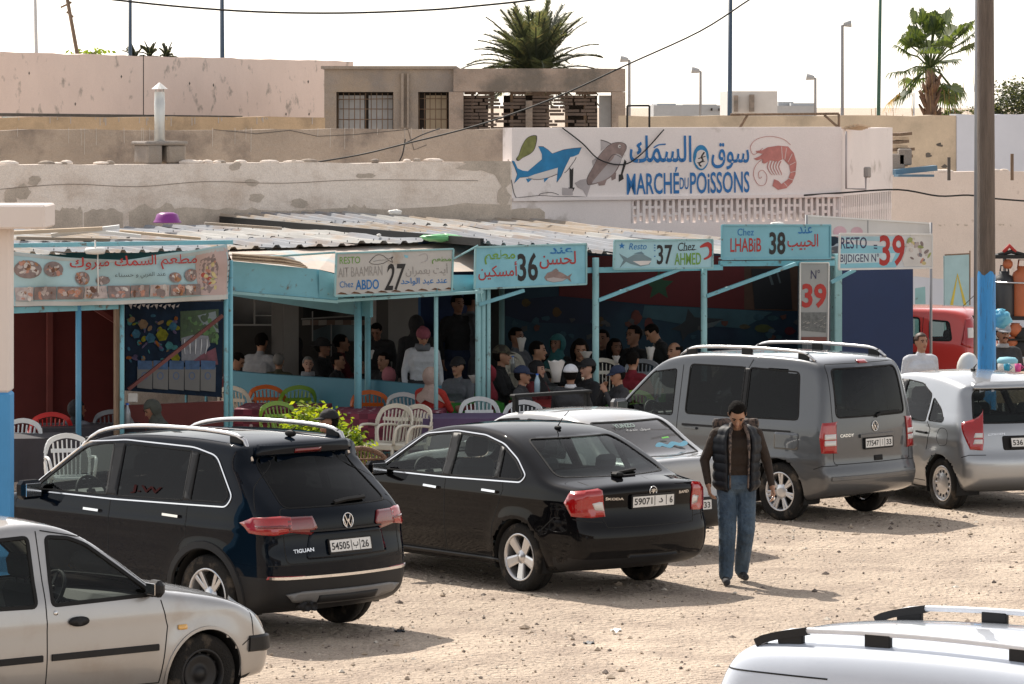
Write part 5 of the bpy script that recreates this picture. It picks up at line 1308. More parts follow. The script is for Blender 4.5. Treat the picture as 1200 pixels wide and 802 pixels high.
art.poly([(458, 500), (540, 510), (540, 560), (458, 560)], P_FG, 'patch')
art.line([(95, 580), (200, 570), (290, 562), (420, 570), (560, 570), (800, 582), (1200, 590)], 4, P_OUT, smooth=3); art.line([(60, 440), (80, 540), (100, 582)], 5, P_OUT, smooth=3); art.line([(275, 565), (290, 548), (370, 538), (430, 556)], 4, P_OUT, smooth=3)
art.T = (720, 145, 5.217)
art.text('MARCHÉ', 75, 272, 395, 437, P_BL, bold=.012, skew=8); art.text('DU', 398, 330, 452, 402, P_BL, bold=.01); art.text('POiSSONS', 462, 298, 825, 430, P_BL, bold=.012, skew=8)
art.text('السمك', 92, 72, 470, 240, P_BL, bold=.012); art.text('سوق', 592, 118, 822, 282, P_BL, bold=.012)
art.line([(240, 148), (270, 130), (312, 126)], 8, P_BL, smooth=3); art.line([(150, 122), (138, 135), (150, 145), (148, 165)], 8, P_BL, smooth=3)
art.poly([(528 + 48 * math.cos(t), 208 + 78 * math.sin(t)) for t in np.linspace(0, 6.1, 22)], P_SH, 'round_emblem'); art.poly([(530 + 36 * math.cos(t) * (1 + .12 * math.sin(5 * t)), 218 + 58 * math.sin(t)) for t in np.linspace(0, 6.1, 22)], P_W, 'round_emblem')
art.line([(548, 175), (530, 205), (540, 225), (515, 245), (530, 262)], 10, P_BK, smooth=3); art.line([(510, 215), (555, 200)], 6, P_BK); art.line([(505, 240), (550, 232)], 5, P_BK)
srp = [(862, 168), (905, 162), (935, 145), (1000, 135), (1060, 140), (1095, 180), (1112, 240), (1105, 310), (1085, 360), (1050, 395), (1000, 405), (965, 380), (975, 340), (1000, 350), (1020, 370), (1060, 340), (1075, 300), (1068, 255), (1030, 215), (1000, 232), (950, 225), (918, 245), (902, 240), (905, 215), (870, 225), (850, 215), (885, 200), (905, 185), (870, 178)]
art.poly(srp, P_SHR, 'painted_shrimp')
for k in range(5): art.line([(945 + k * 18, 230), (935 + k * 17, 265), (950 + k * 17, 300), (965 + k * 14, 315)], [6, 2], P_SHR, smooth=3)
for k, (a_, b_) in enumerate((((1020, 140), (1025, 215)), ((1050, 150), (1040, 220)), ((1085, 185), (1060, 235)), ((1105, 235), (1068, 255)), ((1110, 290), (1072, 300)), ((1090, 345), (1060, 335)), ((1055, 385), (1035, 362)))): art.line([a_, b_], 3, P_W)
art.line([(905, 150), (850, 190), (830, 140), (870, 95), (950, 78), (1030, 95), (1075, 130)], 2.5, P_SHR, smooth=4); art.line([(905, 215), (860, 260), (850, 320), (880, 375), (920, 370), (930, 320), (905, 285), (880, 300), (885, 335), (900, 325)], 2.5, P_SHR, smooth=4)
# cables, pipe and meter box on the sign wall
def hang(name, pts, r, m, label, cat='cable', smooth=5, **k):
    mb = MB(); mb.tube([Vector(p) for p in spline(pts, smooth)], r, 5); return mb.build(name, m, label=label, cat=cat, **k)
hang('cable', [pl.w(657, 150) - rd * .05, pl.w(680, 168) - rd * .06, pl.w(700, 187) - rd * .06, pl.w(728, 193) - rd * .06, pl.w(750, 180) - rd * .06, pl.w(776, 152) - rd * .05], .011, M_BLK, 'slack black cable looping across the painted fish on the sign wall')
mb = MB(); mb.tube([pl.w(990, 154) - rd * .04, pl.w(990, 221) - rd * .04, pl.w(1013, 222) - rd * .04, pl.w(1013, 207) - rd * .04], .018, 6); relb(mb, 'conduit', M_FG if 0 else P_FG, mw)
mb = MB(); mb.box(pl.w(1014, 202) - rd * .06, (.09, .12, .17), M=Mf, bev=.02); relb(mb, 'meter_box', mat('grey_box', (.34, .32, .3), .6), mw)
hang('cable', [pl.w(940, 229) - rd * .05, pl.w(985, 226) - rd * .06, pl.w(1040, 222) - rd * .3, pl.w(1075, 229) - rd * .6, pl.w(1110, 228) - rd * .6, pl.w(1140, 232) - rd * .6, pl.w(1200, 236) - rd * .6, pl.w(1260, 236) - rd * .6], .014, M_BLK, 'black cable sagging along the right-hand wall')

# ---- bare concrete building behind
Y = 76.0
def bx(x0, x1, y0, y1, ya, yb, m, par, name, mb=None, build=True):
    a, b = P(x0, y0, ya), P(x1, y1, ya); own = mb or MB(); own.box(((a.x + b.x) / 2, (ya + yb) / 2, (a.z + b.z) / 2), (abs(b.x - a.x), abs(yb - ya), abs(a.z - b.z)))
    if build: o = own.build(name, m, par); o.matrix_parent_inverse = Matrix.Translation(-Vector(par.location)); return o
cb = empty('concrete_building', (P(556, 0, Y).x, Y, 0), 0, label='unfinished bare concrete block with grilled openings below the palm crown', cat='building')
bx(380, 531, 80, 108, Y, Y + 6, M_CONC, cb, 'parapet_slab'); bx(531.3, 733, 80.5, 107.5, Y - .2, Y + 6, M_CONC2, cb, 'parapet_slab')
bx(376, 535, 77.5, 81, Y - .06, Y + 6.1, M_CONC, cb, 'coping')
for x0, x1, m in ((380, 394, M_CONC), (461, 490, M_CONC), (526, 543, M_CONC2), (717, 733, M_CONC2)):
    bx(x0, x1, 108, 500, Y + (.003 if m is M_CONC else -.19), Y + .5, m, cb, 'column')
for x0, x1 in ((470, 473), (477, 479)): bx(x0, x1, 86, 150, Y - .08, Y, M_CONC, cb, 'downpipe')
bx(616, 624, 118, 150, Y - .1, Y + .3, M_CONC2, cb, 'column'); bx(380, 733, 170, 500, Y + .1, Y + 6, M_CONC, cb, 'lower_wall')
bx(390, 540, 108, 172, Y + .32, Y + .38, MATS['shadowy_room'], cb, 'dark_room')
MSH = mat('metal_shutter', (.36, .37, .38), .5, var=.12, sc=4); MBE = mat('beige_shutter', (.42, .35, .25), .6, var=.12)
for x0, x1, m in ((397, 427, MSH), (432, 460, MSH), (499, 524, MBE)): bx(x0, x1, 112, 170, Y + .25, Y + .29, m, cb, 'shutter')
mb = MB()
for x0, x1 in ((396, 461), (491, 525)):
    x = x0
    while x <= x1:
        a, b = P(x, 109, Y + .1), P(x, 165, Y + .1); mb.tube([a, b], .008, 4); x += 6.5
    for yy in (116, 128, 140): mb.tube([P(x0, yy + g.uniform(-1, 1), Y + .1), P(x1, yy, Y + .1)], .008, 4)
o = mb.build('window_grille', M_WOOD, cb); o.matrix_parent_inverse = Matrix.Translation(-Vector(cb.location))
# timber slats with gaps where the sky shows through
g = random.Random(3)
for x0, x1 in ((544, 616), (624, 700)):
    y = 108.0
    while y < 150:
        h_ = 3.1; x = x0
        while x < x1:
            w_ = g.uniform(10, 26)
            if not (.35 < (x - x0) / (x1 - x0) < .62 and g.random() < .4 or g.random() < .04): bx(x, min(x + w_, x1), y, y + h_, Y + .08 + g.uniform(0, .04), Y + .14, mat('dark_slat', (.13, .10, .085), .85, var=.3), cb, 'timber_slat')
            x += w_ + g.uniform(.5, 3)
        y += 4.1
for x in (552, 575, 598, 640, 662, 684): bx(x, x + 3.5, 108, 152, Y + .16, Y + .22, M_WOOD, cb, 'timber_post')
bx(702, 716, 112, 170, Y + .15, Y + .2, MSH, cb, 'shutter')
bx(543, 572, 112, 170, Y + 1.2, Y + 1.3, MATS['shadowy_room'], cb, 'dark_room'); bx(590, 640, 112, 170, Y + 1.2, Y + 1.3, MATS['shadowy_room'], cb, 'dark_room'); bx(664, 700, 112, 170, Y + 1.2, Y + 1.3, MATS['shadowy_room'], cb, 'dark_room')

# ---- right-hand walls
wr = wall('ochre_wall', FR(733, 0, 71), FR(1121, 0, 71), 0, 4.40, .25, mat('faded_ochre_wall', (.56, .46, .34), .9, var=.12, sc=1.4, col2=(.30, .25, .19), thr=.6, sharp=.1, sc2=.8, fine=.06), 'faded ochre wall behind the sign wall, right of centre')
wr2 = wall('pale_blue_wall', FR(1121.5, -.03, 71), FR(1280, -.03, 71), 0, 4.42, .25, M_BLUW, 'pale blue-white wall section at the upper right edge')
art = Art(Plane(FR(733, 0, 71), fd), wr)
for cx, cy in ((1107, 195), (1088, 182), (1101, 170)): art.poly([(cx + 4 * g.uniform(.4, 1.2) * math.cos(t), cy + 3 * g.uniform(.5, 1.3) * math.sin(t)) for t in np.linspace(0, 6, 9)], M_STAIN, 'damp_stain')
wl_ = wall('right_plaster_wall', FR(1040, 2.0, 65.4), FR(1290, 2.0, 65.4), 0, 3.42, .3, mat('sunny_plaster', (.74, .64, .57), .9, var=.07, sc=1, bump=.15, bsc=8, col2=(.42, .33, .28), thr=.66, sharp=.04, sc2=2.0, fine=.06), 'cream-pink plaster wall on the right behind the red car')
art = Art(Plane(FR(1040, 2.0, 65.4), fd), wl_)
for k in range(16): px = g.uniform(1045, 1200); py = g.uniform(263, 265); art.poly([(px, py - 1), (px + g.uniform(1, 6), py - .6), (px + 2, py + g.uniform(.6, 1.6))], M_CPATCH, 'plaster_chip')
art.poly([(1060, 326), (1072, 324), (1100, 327), (1150, 325), (1220, 326), (1220, 420), (1060, 420)], M_BLUW, 'blue_dado'); art.poly([(1072, 338), (1084, 336), (1086, 420), (1072, 420)], M_TEAL2, 'blue_smear')
for k in range(12): q = FR(g.uniform(1046, 1200), 2.1, 65.4); mb = MB(); mb.ball(q + UP * 3.43, (g.uniform(.08, .2), .08, .04), n=7, m=5); mb.build('rubble_piece', M_WEATH, wl_)
# stack of blocks and planks behind the sign wall corner
st = empty('timber_pile', FR(1062, .2, 68.5), 0, label='untidy pile of planks and blocks on the roof right of the sign wall', cat='pile')
def rel(o, par): o.matrix_parent_inverse = Matrix.Translation(-Vector(par.location)); return o
for k in range(9):
    a = P(1046 + g.uniform(0, 4), 158 + k * 4.5, 69.5); b = P(1064 + g.uniform(-6, 4), 158 + k * 4.3 + g.uniform(-2, 2), 69.7); mb = MB(); mb.bar(a, b, .2, .05); rel(mb.build('plank', M_WOODL if k % 2 else M_WOOD, st), st)
for k, (x, y) in enumerate(((1052, 190), (1060, 184))): mb = MB(); q = P(x, y, 69.3); mb.box((q.x, q.y, q.z), (.22, .3, .28), bev=.02); rel(mb.build('block', M_CONC, st), st)
mb = MB(); mb.bar(P(1047, 202, 69), P(1096, 197, 69.2), .2, .09); mb.bar(P(1050, 206, 68.8), P(1092, 206, 69), .2, .04); rel(mb.build('blue_plank', mat('faded_blue_board', (.10, .19, .27), .7), st), st)
for k, (x, y0, y1, m) in enumerate(((1112, 188, 208, M_STAIN), (1186, 184, 208, M_WOOD))):
    mb = MB(); mb.box((P(x, y0, 68).x, 68, (zz(y0, 68) + zz(y1, 68)) / 2), (.05, .05, zz(y0, 68) - zz(y1, 68) + .1)); mb.build('post', m, label=['short rusty stub post on the wall by the plank pile', 'short timber stub post on the wall at the far right'][k], cat='post')
for k in range(4):
    a = pl.w(992 + k * 5, 150 - k * 1.2) + rd * .1; b = pl.w(1020 + k * 3, 152 - k) + rd * .3; mb = MB(); mb.bar(a, b, .1, .03); mb.build('plank', M_WOODL, label=['loose plank lying on top of the sign wall, ' + t for t in ('lowest', 'second', 'third', 'topmost')][k], cat='plank')
# metal frame over the sign wall
mb = MB(); Yf = 67.5
for a, b in (((735, 124), (735, 150)), ((761, 124), (761, 150)), ((735, 124), (761, 124))): mb.tube([P(*a, Yf), P(*b, Yf)], .018, 5)
mb.build('pipe_frame', M_BLK, label='small dark pipe frame beside the concrete building roof', cat='frame')
mb = MB()
for a, b in (((856, 134.5), (983, 133.5)), ((983, 133.5), (983, 150)), ((867, 150), (876, 135)), ((983, 150), (966, 135))): mb.tube([P(*a, Yf), P(*b, Yf)], .022, 5)
mb.build('pipe_frame', M_WOOD, label='long rusty pipe frame standing over the sign wall', cat='frame')

# ---- far buildings
def fb(name, rects, Yf, m, label, wins=()):
    e = empty(name, (P(rects[0][0], 0, Yf).x, Yf, 0), 0, label=label, cat='building')
    for k, (x0, x1, y0) in enumerate(rects): bx(x0, x1, y0, 240 + k, Yf + k * 1.5, Yf + 10 + k * 2, m, e, 'block')
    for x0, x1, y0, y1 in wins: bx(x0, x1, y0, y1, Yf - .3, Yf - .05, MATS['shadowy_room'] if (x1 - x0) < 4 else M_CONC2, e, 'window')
M_FAR = mat('far_white', (.60, .58, .56), .8, var=.05); M_FARG = mat('far_grey', (.42, .43, .44), .8, var=.05)
fb('rooftop_block', [(858, 911, 107)], 170, M_FAR, 'small white rooftop block with two brown windows on the skyline', [(860, 865, 112, 131), (878, 884, 111, 131)])
fb('low_building', [(766, 855, 123.5), (770, 792, 121.5), (800, 840, 122.5)], 260, M_FARG, 'low grey distant building left of the white rooftop block', [(833, 835, 127, 130), (842, 844, 127, 130), (846, 848, 127, 130)])
fb('low_building', [(911, 957, 124), (927, 957, 121), (912, 930, 119.5)], 240, M_FARG, 'low grey distant building right of the white rooftop block')

# ---- skyline poles
def pole(x0, y0, x1, y1, Yp, r, m, label, name='mast', cat='pole'):
    a, b = P(x0, y0, Yp), P(x1, y1, Yp); b = b + (b - a) * .02; k = b.z / max(.1, (a.z - b.z)); base = b + (b - a) * k; mb = MB(); mb.tube([base, a + (a - b) * (.3 if y0 <= 0 else 0)], [r * 1.2, r * .8], 8); return mb.build(name, m, label=label, cat=cat)
M_DBL = mat('dark_blue_steel', (.05, .08, .12), .5)
pole(152.5, 0, 152.5, 64, 95, .05, M_DBL, 'slim dark mast above the pink wall, left of two')
pole(260, 0, 260.5, 68, 95, .06, M_DBL, 'thicker dark mast above the pink wall, right of two')
pole(41, 0, 42.5, 61, 95, .05, M_FAR, 'pale mast at the upper left corner')
an = pole(79, 0, 90.5, 63, 80, .045, M_WOOD, 'leaning timber aerial pole with crossed rods at upper left', 'aerial_pole')
for a, b in (((71, 9), (84, 3)), ((79, 8), (83, 2)), ((78, 14), (86, 20))): mb = MB(); mb.tube([P(*a, 80), P(*b, 80)], .02, 5); mb.build('aerial_rod', M_WOOD, an)
pole(856, 0, 855, 150, 74, .045, M_DBL, 'dark mast rising behind the sign wall, left of the street lamp')
pole(1031.5, 0, 1029.5, 134, 90, .045, mat('green_steel', (.05, .12, .08), .5), 'slim green-black mast right of the tall street lamp')
def lamp(x, ytop, ybase, Yp, side, r, label):
    t = P(x, ytop, Yp); mb = MB(); mb.tube([(t.x, Yp, 0), (t.x, Yp, t.z), (t.x + side * .12, Yp, t.z + .03)], [r * 1.3, r, r * .9], 8); o = mb.build('street_lamp', M_STL, label=label, cat='street lamp')
    s_ = Yp / F; mb = MB(); mb.tube([(t.x + side * 1.5 * s_, Yp, t.z + .02), (t.x + side * 10.5 * s_ , Yp, t.z + 2 * s_)], [.05 * Yp / 90, .09 * Yp / 90], 6); mb.build('lamp_head', M_FARG, o)
lamp(987, 30, 134, 90, 1, .035, 'tall street lamp with its head to the right, beside the palm'); lamp(821, 84, 124, 200, -1, .06, 'distant street lamp above the white rooftop block'); lamp(955.5, 92, 123, 200, -1, .06, 'distant street lamp left of the tall one'); lamp(737.5, 71, 135, 150, -1, .05, 'distant street lamp at the right end of the concrete building')
pole(1071, 109, 1071, 134, 150, .03, M_FARG, 'distant thin pole left of the fan palm'); 
# overhead lines
hang('overhead_line', [P(100, -4, 60), P(200, 7, 60), P(300, 14, 60), P(400, 15.5, 60), P(500, 12, 60), P(560, 7, 60), P(625, 0, 60), P(700, -12, 60)], .016, M_BLK, 'black overhead line sagging across the top left of the sky')
hang('overhead_line', [P(900, -12, 58), P(878, 0, 58), P(820, 37, 58.5), P(735, 76, 59), P(650, 115, 60), P(560, 147, 61), P(470, 170, 61.5), P(420, 182, 62), P(360, 192, 62)], .013, M_BLK, 'black overhead line dropping from the sky to the left wall')
hang('overhead_line', [P(475, 168, 61.5), P(495, 158, 62), P(515, 151, 63)], .010, M_BLK, 'short wire tied to the dropping overhead line')
hang('overhead_line', [P(475, 163, 62), P(472, 180, 62), P(468, 189, 62)], .010, M_BLK, 'short loose wire hanging over the brown wall')

# ---- near left pillar
q = P(15, 400, 34.6); mb = MB(); e = empty('gate_pillar', (q.x - .6, q.y + .1, 0), 0, label='cream pillar with a flat cap and blue painted base at the left edge', cat='pillar')
zb1 = zz(460, 34.6); mb.box((q.x - .62, q.y + .1, (zz(262, 34.6) + zb1) / 2), (1.2, .3, zz(262, 34.6) - zb1), bev=.02); rel(mb.build('shaft', M_CREAMW, e), e)
mb = MB(); mb.box((q.x - .62, q.y + .1, zb1 / 2), (1.204, .304, zb1), bev=.02); rel(mb.build('blue_base', M_SKYB if 0 else mat('sky_blue_wall_paint', (.07, .30, .60), .7, var=.05), e), e)
mb = MB(); mb.box((q.x - .48, q.y + .05, zz(254, 34.4)), (1.58, .75, .2), bev=.015); rel(mb.build('cap', M_CREAMW, e), e)
# ---- unseen building added behind the camera for car reflections and bounce fill
e = empty('added_reflection_building', (0, -12, 0), 0, label='long cream arcaded building behind the viewpoint, facing the stalls', cat='building')
M_TB = mat('cream_render', (.30, .25, .20), .9, var=.08)
mb = MB(); mb.box((0, 0, 6.2), (70, 6, 2.4)); rel(mb.build('upper_storey', M_TB, e), e)
for o_ in list(e.children): o_.matrix_parent_inverse = Matrix.Identity(4)
for k in range(-9, 10): mb = MB(); mb.box((k * 3.7, 2.4, 2.5), (1.3, 1.2, 5.0)); mb.build('pier', M_TB, e)
mb = MB(); mb.box((0, -1.0, 2.5), (70, 3.8, 5.0)); mb.build('recess_wall', mat('recess_paint', (.06, .05, .045), .8), e)
for k in range(-9, 9): mb = MB(); mb.box((k * 3.7 + 1.85, 3.02, 6.2), (1.2, .06, 1.3)); mb.build('window', MATS['shadowy_room'], e)
# ================================================================ fish restaurants
def tlab(o, label, cat, group=None): return tag(o, label, cat, group)
def post(px, off, ztop, r, m, label, zbase=0, group='painted posts of the stalls', parent=None):
    q = FR(px, off); mb = MB(); mb.tube([(q.x, q.y, zbase), (q.x, q.y, ztop)], r, 10)
    if parent is None: mb.lathe([(r * 2.2, 0), (r * 2.2, .02), (r, .021)], 10, (q.x, q.y, .0))
    return mb.build('post', m, parent, label=None if parent else label, cat=None if parent else 'post', group=None if parent else group)
# corrugated sheets: corners given front-left, front-right, back-right, back-left
def corr(c4, ribs, m, parent, name='roof_sheet', seed=0, amp=.036, sag=.012, rows=10):
    a, b, c, d = [Vector(p) for p in c4]; rg = random.Random(seed); ph = rg.random() * 6
    prof = [(0, 0), (.10, 0), (.20, 1), (.36, 1), (.46, 0), (.62, .0), (.70, .15), (.78, 0)]
    us = [(i + f_) / ribs for i in range(ribs) for f_, _ in prof] + [1.0]; hs = [h for i in range(ribs) for _, h in prof] + [0]
    n = len(us); vs = []
    for th_ in (0, -.004):
        for j in range(rows + 1):
            v = j / rows
            for u, h in zip(us, hs):
                p = (a * (1 - u) + b * u) * (1 - v) + (d * (1 - u) + c * u) * v
                vs.append(p + UP * (h * amp + th_ + sag * math.sin(v * 7 + ph + u * 3) + (rg.uniform(-.003, .003) if h else 0)))
    N = n * (rows + 1); fs = []
    for j in range(rows):
        for i in range(n - 1):
            q = (j * n + i, j * n + i + 1, (j + 1) * n + i + 1, (j + 1) * n + i); fs.append(q); fs.append(tuple(N + k for k in reversed(q)))
    for i in range(n - 1): fs.append((i + 1, i, N + i, N + i + 1))
    mb = MB(); mb.add(vs, fs); return mb.build(name, m, parent)
def roof(name, x0, x1, zf, zb, off0, depth, label, mats, seed, nsheet, lap=3, zf1=None, zb1=None, ribw=.21):
    """sheets laid from the front line back along rd"""
    A, B_ = FR(x0, off0), FR(x1, off0); L = (B_ - A).length; rg = random.Random(seed)
    root = empty(name, (A.x, A.y, 0), 0, label=label, cat='roof')
    zf1 = zf if zf1 is None else zf1; zb1 = zb if zb1 is None else zb1
    for k in range(nsheet):
        u0, u1 = k / nsheet, (k + 1) / nsheet + .01
        for j in range(lap):
            v0, v1 = j / lap, min(1, (j + 1) / lap + .02)
            def pt(u, v): return A + fd * (L * u) + rd * (depth * v) + UP * ((zf + (zf1 - zf) * u) * (1 - v) + (zb + (zb1 - zb) * u) * v)
            dz = .012 * (k % 2) + .014 * (lap - j) + rg.uniform(-.006, .006); e0 = rg.uniform(-.07, .07) if j == 0 else 0
            c4 = [pt(u0, v0) - rd * e0 + UP * dz, pt(u1, v0) - rd * e0 + UP * dz, pt(u1, v1) + UP * (dz - .01), pt(u0, v1) + UP * (dz - .01)]
            o = corr(c4, max(2, int(L / nsheet / ribw)), rg.choice(mats), root, seed=seed * 50 + k * 7 + j)
            o.matrix_parent_inverse = Matrix.Translation(-Vector(root.location))
            mb = MB()
            for u in np.linspace(.15, .85, 3): mb.tube([c4[0].lerp(c4[1], u) + rd * .12 + UP * .03, c4[0].lerp(c4[1], u) + rd * .12 + UP * .055], .006, 5)
            o2 = mb.build('roof_bolts', M_DSTL, root); o2.matrix_parent_inverse = Matrix.Translation(-Vector(root.location)); o2['kind'] = 'stuff'
    return root
RM = [M_ROOF, M_ROOF, M_ROOF2, M_ROOF3]
roof('stall_roof', 565, 721, 2.80, 2.97, .0, 8.3, 'pale corrugated metal roof over stall 36, centre', RM, 1, 3, 3, zf1=2.62, zb1=2.98)
roof('stall_roof', 721.5, 843, 2.62, 2.98, .05, 8.3, 'pale corrugated metal roof over stall 37', RM, 2, 2, 3, zf1=2.60, zb1=2.86)
roof('stall_roof', 844, 978, 2.62, 2.84, .1, 8.2, 'corrugated metal roof over stall 38, mostly behind its sign', RM, 3, 3, 2)
roof('stall_roof', 268, 563, 2.70, 2.80, 1.5, 6.5, 'corrugated metal roof over stall 27 with ribbed front edge', RM, 4, 6, 3, zf1=2.785, zb1=2.85)
roof('stall_roof', 8, 266, 2.80, 2.92, -1.0, 8.2, 'lower left corrugated roof behind the food banner', [M_ROOF3, M_ROOF, M_ROOF3, M_ROOF2], 5, 4, 3)
# black bar standing in for the shadow line under the upper sheet's edge
A = FR(565, .02)
mb = MB(); mb.bar(A + UP * 2.845, A + rd * 8.2 + UP * 2.93, .05, .10); mb.build('roof_step_shadow', M_BLK, label='black bar standing in for the shadow line at the stepped stall 36 roof edge', cat='beam')
# things lying on the roofs
q = P(196, 259, 56.5); e = MB(); e.lathe([(.001, .13), (.09, .125), (.145, .10), (.17, .03), (.19, 0), (.20, -.012), (.18, -.016)], 24, q - UP * .01); e.build('plastic_basin', mat('purple_plastic', (.22, .03, .22), .35, var=.05), label='upturned purple plastic basin on the left roof', cat='basin')
def bag(q, r, m, label, name='plastic_bag', seed=0):
    rg = random.Random(seed); mb = MB(); mb.ball(q, r, n=14, m=10); mb.v = [tuple(Vector(v) + Vector((rg.uniform(-1, 1) * r[0], rg.uniform(-1, 1) * r[1], rg.uniform(-1, 1) * r[2])) * .18) for v in mb.v]
    return mb.build(name, m, label=label, cat='bag')
bag(P(517, 279, 53.2), (.26, .15, .05), mat('green_plastic', (.12, .40, .16), .4), 'flattened green plastic bag on the roof above stall 27')
bag(P(463, 249, 60), (.10, .08, .04), M_WHT, 'small pale rag on the roof at the wall foot'); bag(P(911, 263, 55), (.09, .06, .03), M_WHT, 'white rag on top of sign 38'); bag(P(444, 276, 54), (.03, .03, .02), M_WHT, 'tiny white scrap on the ribbed roof')
for k, (x0, y0, x1, y1, m, h_) in enumerate(((15, 273, 120, 268, M_WOODL, .16), (60, 276, 140, 266, M_WHT, .2), (20, 279, 262, 284, M_ROOF3, .12), (100, 270, 165, 277, M_WHT, .14), (140, 271, 235, 280, M_WOODL, .10), (240, 262, 330, 268, M_ROOF3, .08))):
    mb = MB(); mb.bar(P(x0, y0, 50.5 + .3 * k), P(x1, y1, 50.6 + .3 * k), .22, .02 + h_ * .15); mb.build('loose_board', m, label='loose board on the left roof, ' + ['tan one at the far left', 'white one beside the tan one', 'long one along the eave', 'white one in the middle', 'narrow tan one on the right', 'thin one near the purple basin'][k], cat='board')
for k in range(5):
    mb = MB(); mb.tube([P(272, 298 + k * 1.6, 50.5), P(330, 302 + k * 1.8, 50.8), P(352 + k * 2, 308 + k * 1.4, 51)], .012, 5); mb.build('bamboo_pole', M_WOOD if k % 2 else M_WOODL, label='thin cane in the bundle above the teal fascia, ' + ['topmost', 'second', 'third', 'fourth', 'lowest'][k], cat='cane')

# ---- teal fascia of stall 27
fa = empty('canopy_fascia', FR(395, 0), 0, label='teal painted wooden fascia and beam of stall 27', cat='fascia')
def quad3(c4, th_, m, par, name):
    a, b, c, d = [Vector(p) for p in c4]; n = (b - a).cross(d - a).normalized() * th_
    mb = MB(); mb.add([a, b, c, d, a + n, b + n, c + n, d + n], [(0, 1, 2, 3), (7, 6, 5, 4), (0, 4, 5, 1), (1, 5, 6, 2), (2, 6, 7, 3), (3, 7, 4, 0)])
    return rel(mb.build(name, m, par), par) if par else mb.build(name, m)
Yl, Yr, Ym = FR(272, .1).y, FR(395, .06).y, FR(374, .08).y
quad3([P(272, 341, Yl), P(374, 350, Ym), P(374, 316, Ym), P(272, 306, Yl)], -.03, M_TEAL, fa, 'fascia_board')
mb = MB(); c4 = [P(374, 350, Ym), P(396, 352, Yr), P(396, 322, Yr), P(374, 316, Ym)]
mb.sheet(c4, 6, 8, lambda u, v: Vector((0, -.05 * math.sin(v * 1.5), 0))); rel(mb.build('fascia_roll', M_TEAL, fa), fa)
quad3([P(395, 349, Yr), P(563, 341, 52.4), P(563, 325, 52.4), P(395, 330, Yr)], -.03, M_TEAL, fa, 'fascia_board')
mb = MB(); mb.sheet([P(526, 344, 52.15), P(566, 341, 52.4), P(566, 322, 52.5), P(526, 322, 52.25)], 6, 10, lambda u, v: Vector((0, -.10 * math.sin(v * 2.2), 0))); rel(mb.build('fascia_roll', M_TEAL, fa), fa)
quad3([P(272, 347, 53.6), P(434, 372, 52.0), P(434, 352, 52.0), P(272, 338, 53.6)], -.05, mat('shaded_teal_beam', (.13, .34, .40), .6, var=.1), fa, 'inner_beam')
mb = MB(); mb.bar(P(270, 343, Yl - .05), P(395, 354, Yr), .05, .035); mb.bar(P(395, 353, Yr), P(566, 342, 52), .05, .035); rel(mb.build('edge_rail', M_TEAL2, fa), fa)
mb = MB(); mb.tube([P(272, 304, 50.9), P(393, 296, 51.2)], .014, 5); rel(mb.build('stay', M_TEAL2, fa), fa); mb = MB(); mb.tube([P(531, 304, 51.8), P(560, 288, 52)], .014, 5); rel(mb.build('stay', M_TEAL2, fa), fa)
fr_ = [P(272, 306, Yl), P(374, 316, Ym), P(396, 321, Yr), P(470, 320, 51.8), P(563, 318, 52.5)]; bk_ = [P(266, 294, FR(272, 1.7).y), P(360, 291.5, FR(360, 1.7).y), P(396, 290.5, FR(396, 1.7).y), P(470, 287, FR(470, 1.7).y), P(563, 283, FR(563, 1.7).y)]
mb = MB(); mb.add(fr_ + bk_, [(i, i + 1, i + 6, i + 5) for i in range(4)]); rel(mb.build('canopy_top', mat('pale_canopy_top', (.50, .42, .36), .8, var=.08, col2=(.30, .42, .46), thr=.62, sharp=.08, sc2=1.2), fa), fa)
mb = MB(); mb.tube([P(372, 317, 51.5), P(385, 345, 51.3)], .012, 5); rel(mb.build('seam_strip', M_TEAL2, fa), fa)

# ---- front beams and posts on the right
bm_ = [(686, 846, 317, 313.5, .05, 'teal beam above stall 37'), (843, 977, 309, 308.5, .05, 'teal beam below sign 38')]
for x0, x1, y0, y1, of, lb in bm_:
    a, b = FR(x0, of), FR(x1, of); mb = MB(); mb.bar(Vector((a.x, a.y, zz(y0, a.y))), Vector((b.x, b.y, zz(y1, b.y))), .05, .07); mb.build('front_beam', M_TEAL, label=lb, cat='beam')
a, b = FR(843, .03), FR(977, .03); mb = MB(); mb.bar(Vector((a.x, a.y, zz(303, a.y))), Vector((b.x, b.y, zz(302, b.y))), .05, .02); mb.build('roof_trim', M_ROOF2, label='bright strip of sheet edge under sign 38', cat='trim')
post(511, -.1, 2.28, .028, M_TEAL2, 'thin light teal post at the right end of the low blue wall'); post(419.5, .6, 2.25, .05, M_TEAL, 'teal post standing inside the low blue wall'); post(431, 1.6, 2.2, .04, M_TEAL, 'darker teal post just behind the one in the low blue wall')
for k, (x, r_) in enumerate(((560.5, .04), (566.5, .032), (572.5, .028))): post(x, -.02 * k, 2.42, r_, M_TEAL2, 'teal post in the cluster under sign 36, ' + ('left', 'middle', 'right')[k])
post(698, .0, 2.62, .045, M_TEAL2, 'weathered teal post between stalls 36 and 37'); post(825, .0, 2.62, .042, M_TEAL2, 'teal post between stalls 37 and 38')
post(588, 2.6, 2.5, .04, mat('dim_teal', (.08, .16, .17), .6), 'dim teal post further inside stall 36')
